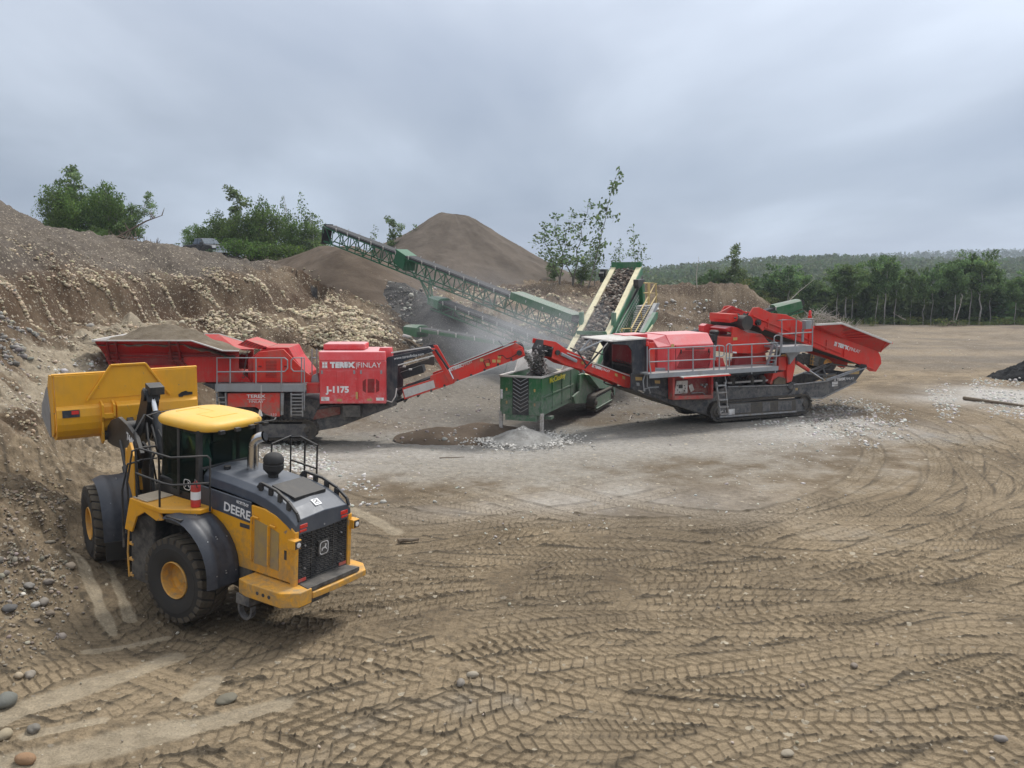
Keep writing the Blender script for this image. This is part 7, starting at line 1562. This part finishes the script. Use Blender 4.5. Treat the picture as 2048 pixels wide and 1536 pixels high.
for px, pb, Y, pt, key, lb, sx in ((372, 505, 98, 460, 'sapB', 'small sapling just above the pickup cab', 1), (395, 510, 96, 448, 'bushA', 'low dark tree behind the pickup', 1), (430, 510, 95, 425, 'bushB', 'dark tree rising over the pickup hood', .9), (476, 510, 96, 382, 'birchB', 'tall ragged birch standing over the second clump', 1.1), (470, 512, 94, 425, 'bushA', 'wide dark tree below the tall ragged birch', .8), (515, 515, 95, 400, 'bushB', 'large rounded dark tree in the middle of the second clump', .7),
        (550, 518, 94, 410, 'bushA', 'dense tree right of the large rounded one', .7), (572, 520, 97, 395, 'sapB', 'nearly bare grey sapling in the second clump', .5), (590, 520, 93, 430, 'bushB', 'dark bushy tree near the right end of the second clump', .75), (612, 520, 95, 388, 'sapC', 'leaning thin birch with a tufted top in the second clump', .9), (628, 515, 92, 425, 'birchA', 'birch next to the conveyor head', 1), (648, 515, 94, 440, 'birchA', 'smaller birch right behind the conveyor head', 1),
        (748, 500, 100, 452, 'sapC', 'small birch between the conveyor and the tall pile, left one', .9), (786, 500, 100, 440, 'birchB', 'airy birch against the left flank of the tall gravel pile', .9), (826, 480, 102, 450, 'sapB', 'tiny sapling peeping over the flank of the tall gravel pile', 1)):
    b, h = tb_(px, pb, Y, pt); tree(key, b, h, lb, group=g1, sx=sx)
for k, (px, pb, Y, h, lb) in enumerate(((476, 523, 84, 1.5, 'bright green shrub right beside the pickup bumper'), (515, 525, 83, 1.6, 'bright green shrub in the middle of the row by the track'), (555, 520, 84, 1.3, 'bright green shrub near the brown pile'), (590, 512, 84, 1.4, 'dull green shrub touching the brown pile'), (442, 515, 92, 1.7, 'green shrub behind the pickup'), (180, 492, 72, 1.2, 'small shrub at the foot of the left clump'), (285, 488, 70, .9, 'yellowish shrub on top of the brush heap'))):
    b, _ = tb_(px, pb, Y, pb-20); tree('shrub', b, h, lb, 'shrub', 'shrubs on the bank', 'shrub', ph=1.5)
g2 = 'thin birches behind the green plant'
for px, pb, Y, pt, key, lb, sx, tl in ((1118, 560, 92, 425, 'sapA', 'sparse birch at the left of the centre group', 1.25, 0), (1145, 560, 93, 405, 'sapA', 'fullest birch of the centre group', 1.3, .02), (1175, 560, 91, 330, 'sapB', 'very tall leaning birch with a bare stem in the centre group', .75, .24), (1190, 565, 92, 470, 'sapC', 'low birch below the leaning one', 1, 0), (1232, 560, 94, 480, 'sapC', 'short birch just left of the green conveyor head', 1.1, 0), (1272, 560, 94, 452, 'sapC', 'thin birch behind the green conveyor head', 1, .05), (1160, 562, 96, 500, 'birchA', 'dark low birch at the base of the centre group', 1.2, 0), (1110, 562, 96, 510, 'birchA', 'dark low birch next to the tall pile foot', 1, 0)):
    b, h = tb_(px, pb, Y, pt); tree(key, b, h, lb, group=g2, sx=sx, tilt=tl, rz=0 if tl > .1 else None)
# ---- right tree line ----
ords = ['first', 'second', 'third', 'fourth', 'fifth', 'sixth', 'seventh', 'eighth', 'ninth', 'tenth', 'eleventh', 'twelfth', 'thirteenth', 'fourteenth', 'fifteenth', 'sixteenth', 'seventeenth', 'eighteenth', 'nineteenth', 'twentieth', 'twenty-first', 'twenty-second', 'twenty-third', 'twenty-fourth']
line = [(1545, 548, 118), (1575, 540, 116), (1604, 556, 120), (1640, 566, 124), (1672, 545, 113), (1688, 532, 112), (1704, 538, 116), (1730, 552, 118), (1752, 528, 113), (1768, 523, 111), (1790, 540, 114), (1820, 548, 118), (1845, 556, 113), (1862, 542, 116), (1884, 536, 119), (1908, 524, 112), (1938, 518, 114), (1958, 528, 111), (1978, 545, 116), (1998, 562, 119), (2030, 556, 113), (2052, 552, 116), (2080, 545, 113), (2115, 540, 115)]
for i, (px, pt, Y) in enumerate(line):
    b = W(px, 648, Y); zb = h1(b.x, b.y)-.1; h = W(px, pt, Y).z-zb
    tree('aspen%d' % (i % 5), (b.x, b.y, zb), h, 'slim pale-trunked tree, %s from left in the tree line at the far yard edge' % ords[i], group='tree line beyond the yard', name='aspen_tree', sx=random.uniform(.7, 1.2), ph=7)
for px, pt, Y, lb, key, sx in ((1465, 494, 116, 'lone round-topped tree standing above the forest left of the tree line', 'birchB', .9), (1528, 560, 121, 'low broad tree left of the tree line', 'broad', .8), (1500, 575, 124, 'small broad tree beside the mound end', 'broad', .8)):
    b = W(px, 648, Y); zb = h1(b.x, b.y)-.2; tree(key, (b.x, b.y, zb), W(px, pt, Y).z-zb, lb, sx=sx)
def dead(px, pb, Y, pts, label, r=.06, mat='palewood'):
    b = W(px, pb, Y); zb = h1(b.x, b.y); m = MB(); o = Vector((b.x, b.y, zb))
    P = [Vector((W(x, y, Y).x, b.y+.1*i, max(W(x, y, Y).z, zb)))-o for i, (x, y) in enumerate(pts)]; m.tube(P, [r*(1-.8*i/(len(P)-1)) for i in range(len(P))], 6)
    rg = random.Random(int(px))
    for k in range(7): i = rg.randint(1, len(P)-1); q = P[i].lerp(P[i-1], rg.random()); L = (P[-1]-P[0]).length*rg.uniform(.08, .2); m.tube([q, q+Vector((rg.uniform(-.6, .6), rg.uniform(-.4, .4), .8)).normalized()*L], [r*.4, r*.1], 4)
    t = m.build('dead_tree', M[mat]); t.location = o; tag(t, label, 'dead tree'); return t
dead(1392, 575, 100, [(1394, 575), (1393, 550), (1396, 530), (1399, 517)], 'bare white birch standing on the right mound'); dead(1562, 606, 108, [(1575, 605), (1600, 582), (1618, 568), (1631, 558)], 'fallen pale trunk slanting up right of the mound'); dead(1920, 640, 108, [(1912, 640), (1922, 610), (1927, 588)], 'short bare white stump in front of the tree line'); dead(568, 470, 95, [(570, 480), (572, 430), (568, 395)], 'leafless grey sapling in the second clump', .05)
dead(215, 490, 69, [(205, 492), (250, 465), (290, 442), (322, 430)], 'uprooted reddish trunk pointing up right from the brush heap', .12, 'wood'); dead(1795, 640, 107, [(1812, 640), (1800, 634), (1788, 626)], 'short broken white trunk at the foot of the tree line')
def brush(px, py, Y, wd, h, n, label, cat='brush pile', mats='wood', name='brush_pile'):
    b = W(px, py, Y); zb = h1(b.x, b.y); m = MB(); rg = random.Random(px)
    for k in range(n):
        u = rg.uniform(-1, 1); base = Vector((u*wd/2, rg.uniform(-1, 1)*wd*.22, (1-abs(u))*h*rg.uniform(0, .75))); L = rg.uniform(.4, 1.0)*wd*.28; d = Vector((rg.uniform(-1, 1), rg.uniform(-.6, .6), rg.uniform(-.15, .75))).normalized()
        r_ = rg.uniform(.015, .06); m.tube([base-d*L*.4, base+d*L*.2+Vector((0, 0, rg.uniform(-.1, .1))), base+d*L*.7], [r_, r_*.8, r_*.3], 4)
    o = m.build(name, M[mats]); o.location = (b.x, b.y, zb); tag(o, label, cat); return o
brush(250, 488, 68, 5.2, 1.7, 240, 'dark heap of uprooted branches below the left clump of trees'); brush(1640, 632, 104, 7.5, 2.4, 240, 'grey tangle of branches behind the cone crusher\'s green conveyor', mats='palewood'); brush(1350, 655, 76, 4.5, 1.4, 200, 'low brown heap of roots and pale sticks behind the cone crusher engine box'); brush(1905, 640, 107, 4, .8, 60, 'small scatter of branches at the foot of the tree line', mats='wood')
brush(975, 552, 80, 2.6, .8, 110, 'small root tangle on the bench below the tall gravel pile', mats='wood')
# ---- undergrowth, forest and hills ----
def hillz(x, y):
    r = np.hypot(x, y); u = x/np.maximum(y, 1)*F+CX
    c1 = np.interp(u, [600, 1100, 1290, 1400, 1550, 1700, 1850, 2048, 2600], [-9, -8, -3.5, .5, 4.6, 5.6, 3.2, 3.6, 7]); c2 = np.interp(u, [600, 1500, 1750, 1900, 2048, 2600], [-10, -4, 12, 18, 19, 24])
    a = -9+(c1+9)*sstep(260, 640, y)-10*sstep(760, 1000, y); b = -20+(c2+20)*sstep(950, 1350, y)-14*sstep(1500, 1900, y)
    return np.maximum(a, np.where(y > 800, b, -99))+1.5*fbm(x, y, .01, 3, 61)
gx, gy = np.meshgrid(np.linspace(-900, 1700, 160), np.linspace(190, 2100, 140)); Z_ = hillz(gx, gy)
idx = np.arange(gx.size).reshape(gx.shape); hm = soilmat('forest_floor', (.02, .035, .014), (.035, .055, .02), .2, .1)
o = arrmesh('hills', np.stack([gx.ravel(), gy.ravel(), Z_.ravel()], 1), np.stack([idx[:-1, :-1], idx[:-1, 1:], idx[1:, 1:], idx[1:, :-1]], -1).reshape(-1, 4), hm, True); tag(o, kind='structure')
def forest(name, X, Y_, Zb, hh, wd, per, seed, col):
    rg = np.random.default_rng(seed); n = len(X); k = np.repeat(np.arange(n), per); t = rg.random(n*per)**.8; a = rg.uniform(0, 6.28, n*per); prof = np.sin(np.pi*np.clip((1-t)*.85+.08, 0, 1))**.8
    r = wd[k]*.5*prof*np.sqrt(rg.random(n*per)); C_ = np.stack([X[k]+r*np.cos(a), Y_[k]+r*np.sin(a), Zb[k]+hh[k]*(.15+.85*t)], 1); tone = rg.uniform(.6, 1.45, n)[k]; hue = rg.random(n)[k]
    cc = np.array(col)*(tone*rg.uniform(.75, 1.3, n*per))[:, None]; cc[:, 0] *= .75+.6*hue
    V, Fc, tint = cards(name, C_, hh[k]*.085*rg.uniform(.6, 1.4, n*per), cc, seed); o = arrmesh(name, V, Fc, M['leaf'], False, {'tint': ('FLOAT_COLOR', tint)}); tag(o, kind='stuff'); return o
rf = np.random.default_rng(77)
n = 6500; yy = 215*np.exp(rf.random(n)**.8*math.log(760/215)); uu = rf.uniform(1030, 2420, n); xx = (uu-CX)/F*yy; hh = rf.uniform(6.5, 11, n)
forest('forest', xx, yy, hillz(xx, yy), hh, hh*rf.uniform(.4, .7, n), 34, 5, (.075, .125, .052))
n = 1500; yy = rf.uniform(1150, 1480, n); uu = rf.uniform(1500, 2420, n); xx = (uu-CX)/F*yy; hh = rf.uniform(10, 17, n); forest('far_forest', xx, yy, hillz(xx, yy), hh, hh*.5, 26, 6, (.05, .085, .04))
n = 900; yy = rf.uniform(117, 165, n); uu = rf.uniform(1400, 2300, n); xx = (uu-CX)/F*yy; hh = rf.uniform(2.0, 5.0, n); forest('thicket', xx, yy, H(xx, yy), hh, hh*.8, 150, 7, (.065, .11, .042))
n = 150; yy = rf.uniform(104, 112, n); uu = rf.uniform(1480, 2300, n)**1; xx = (uu-CX)/F*yy; hh = rf.uniform(.3, 1.1, n); forest('weeds', xx, yy, H(xx, yy), hh, hh*2.2, 90, 8, (.085, .12, .03))
n = 60; uu = rf.uniform(90, 650, n); yy = rf.uniform(80, 92, n); xx = (uu-CX)/F*yy; hh = rf.uniform(.3, .9, n); forest('bank_weeds', xx, yy, H(xx, yy), hh, hh*2, 90, 9, (.05, .085, .025))
# ================= pickup, second loader, dust and haze =================
def copy_tree(o, parent=None):
    c = o.copy(); sc.collection.objects.link(c); c.parent = parent
    for ch in [x for x in bpy.data.objects if x.parent == o]: copy_tree(ch, c)
    return c
src = bpy.data.objects['wheel_loader']; L2 = copy_tree(src); p = W(1640, 720, 60); L2.location = (p.x, p.y, -.02); L2.rotation_euler = (0, 0, math.radians(187)); L2.scale = (.74, .74, .74)
L2['label'] = 'second yellow loader parked behind the cone crusher, seen under its feeder'; L2['category'] = 'wheel loader'
def make_truck():
    b = W(413, 520, 90); z0 = max(h1(b.x, b.y)-.05, b.z-.1); root = thing('pickup_truck', 'black crew cab pickup truck parked on top of the bank', 'pickup truck', (b.x, b.y, z0+.05), math.radians(-42))
    M['tpaint'] = paint('black_car_paint', (.018, .022, .03), .18, dirt=.12, top=.25); S = lambda pts: pts
    m = MB(); pr = [(-2.85, .55), (-2.85, 1.25), (-.95, 1.28), (-.9, 1.3), (1.05, 1.3), (1.25, 1.28), (2.55, 1.18), (2.85, 1.05), (2.92, .5), (-2.85, .5)]; m.pv(pr, -.98, .98); m.build('body', M['tpaint'], root, bevel=.06)
    m = MB(); lo = [(-.95, -.92, 1.28), (1.25, -.92, 1.28), (1.25, .92, 1.28), (-.95, .92, 1.28)]; hi = [(-.8, -.74, 1.9), (.45, -.74, 1.9), (.45, .74, 1.9), (-.8, .74, 1.9)]; m.loft(lo, hi); m.build('cab', M['tpaint'], root, bevel=.05)
    for s in (-1, 1):
        for x0, x1, t0, t1 in ((-.78, -.12, -.7, -.12), (-.04, .95, -.04, .42)): m = MB(); m.plate([(x0, s*.915, 1.34), (x1, s*.915, 1.34), (t1, s*.765, 1.83), (t0, s*.765, 1.83)], .03); m.build('window', M['carglass'], root)
        m = MB(); m.box(.95, 1.15, s*.98, s*1.2, 1.3, 1.5); m.build('mirror', M['black'], root, bevel=.03)
        for x in (-1.75, 1.75):
            m = MB(); m.lathe([(.0, -.02), (.2, 0), (.27, .1), (.3, .12), (.38, .12), (.41, .08), (.41, -.1), (0, -.1)], (x, s*.9, .36), (0, s, 0), 24); w = m.build('wheel', M['rubber'], root, smooth=True)
            m = MB(); m.lathe([(0, 0), (.08, .01), (.22, .0), (.26, .05)], (x, s*.97, .36), (0, s, 0), 20); m.build('rim', M['chrome'], w, smooth=True)
        m = MB(); m.box(2.84, 2.94, s*.62, s*.96, .9, 1.12); m.build('headlight', M['white'], root, bevel=.02)
        m = MB(); m.box(-1.2, 1.2, s*.96, s*1.05, .42, .48); m.build('running_board', M['chrome'], root)
    m = MB(); m.plate([(1.22, -.84, 1.32), (1.22, .84, 1.32), (.52, .72, 1.86), (.52, -.72, 1.86)], .03); m.build('windscreen', M['carglass'], root)
    m = MB()
    for k in range(4): m.box(2.88, 2.95, -.6, .6, .72+k*.1, .77+k*.1)
    m.box(2.88, 2.94, -.62, .62, .7, 1.12) if False else None
    m.build('grille', M['chrome'], root); m = MB(); m.box(2.85, 3.02, -.95, .95, .45, .66); m.build('bumper', M['chrome'], root, bevel=.03)
    m = MB(); m.box(-2.8, -1.0, -.85, .85, 1.2, 1.262); m.build('bed', M['black'], root)
M['carglass'] = paint('car_glass', (.11, .13, .15), .08, .7, dirt=.05, top=.05, dcol=(.3, .33, .36)); make_truck()
def dustmat(name, dens, seed, sc_=.45):
    m = bpy.data.materials.new(name); m.use_nodes = True; t = m.node_tree; t.nodes.clear(); v = nd(t, 'ShaderNodeVolumePrincipled'); v.inputs['Color'].default_value = (.86, .87, .88, 1)
    tc_ = nd(t, 'ShaderNodeTexCoord'); ln = nd(t, 'ShaderNodeVectorMath', operation='LENGTH'); t.links.new(tc_.outputs['Object'], ln.inputs[0])
    fall = mth(t, 'SUBTRACT', 1.0, ln.outputs['Value'], clamp=True); geo = nd(t, 'ShaderNodeNewGeometry'); ns_ = noise(t, sc_, 4, .6, geo.outputs['Position'], .6)
    d = mth(t, 'MULTIPLY', mth(t, 'POWER', fall, 1.2), mth(t, 'MULTIPLY', mth(t, 'SUBTRACT', ns_, .36, clamp=True), 5.0)); t.links.new(mth(t, 'MULTIPLY', d, dens), v.inputs['Density'])
    t.links.new(v.outputs[0], nd(t, 'ShaderNodeOutputMaterial').inputs['Volume']); return m
def dust(name, c, s, dens, seed, rot=(0, 0, 0)):
    bm = bmesh.new(); bmesh.ops.create_icosphere(bm, subdivisions=3, radius=1); me = bpy.data.meshes.new(name); bm.to_mesh(me); bm.free(); me.materials.append(dustmat(name+'_air', dens, seed)); o = bpy.data.objects.new(name, me); sc.collection.objects.link(o)
    o.location = c; o.scale = s; o.rotation_euler = rot; tag(o, kind='stuff'); return o
dust('dust_cloud', W(1040, 690, 44), (5.5, 3.5, 2.4), .30, 1, (0, -.25, 0)); dust('dust_plume', W(970, 640, 54), (7.5, 4, 3.8), .09, 2, (0, .15, 0)); dust('dust_puff', W(1085, 735, 40), (1.8, 1.2, 1.3), .7, 3)
hz = bpy.data.meshes.new('haze'); m = MB(); m.box(-1000, 1800, -20, 2200, -60, 60); hzo = m.build('haze', bpy.data.materials.new('hazy_air')); tag(hzo, kind='stuff')
mt = hzo.data.materials[0]; mt.use_nodes = True; t = mt.node_tree; t.nodes.clear(); v = nd(t, 'ShaderNodeVolumePrincipled'); v.inputs['Color'].default_value = (.80, .88, 1.0, 1); v.inputs['Density'].default_value = .0003; v.inputs['Anisotropy'].default_value = .2
t.links.new(v.outputs[0], nd(t, 'ShaderNodeOutputMaterial').inputs['Volume'])
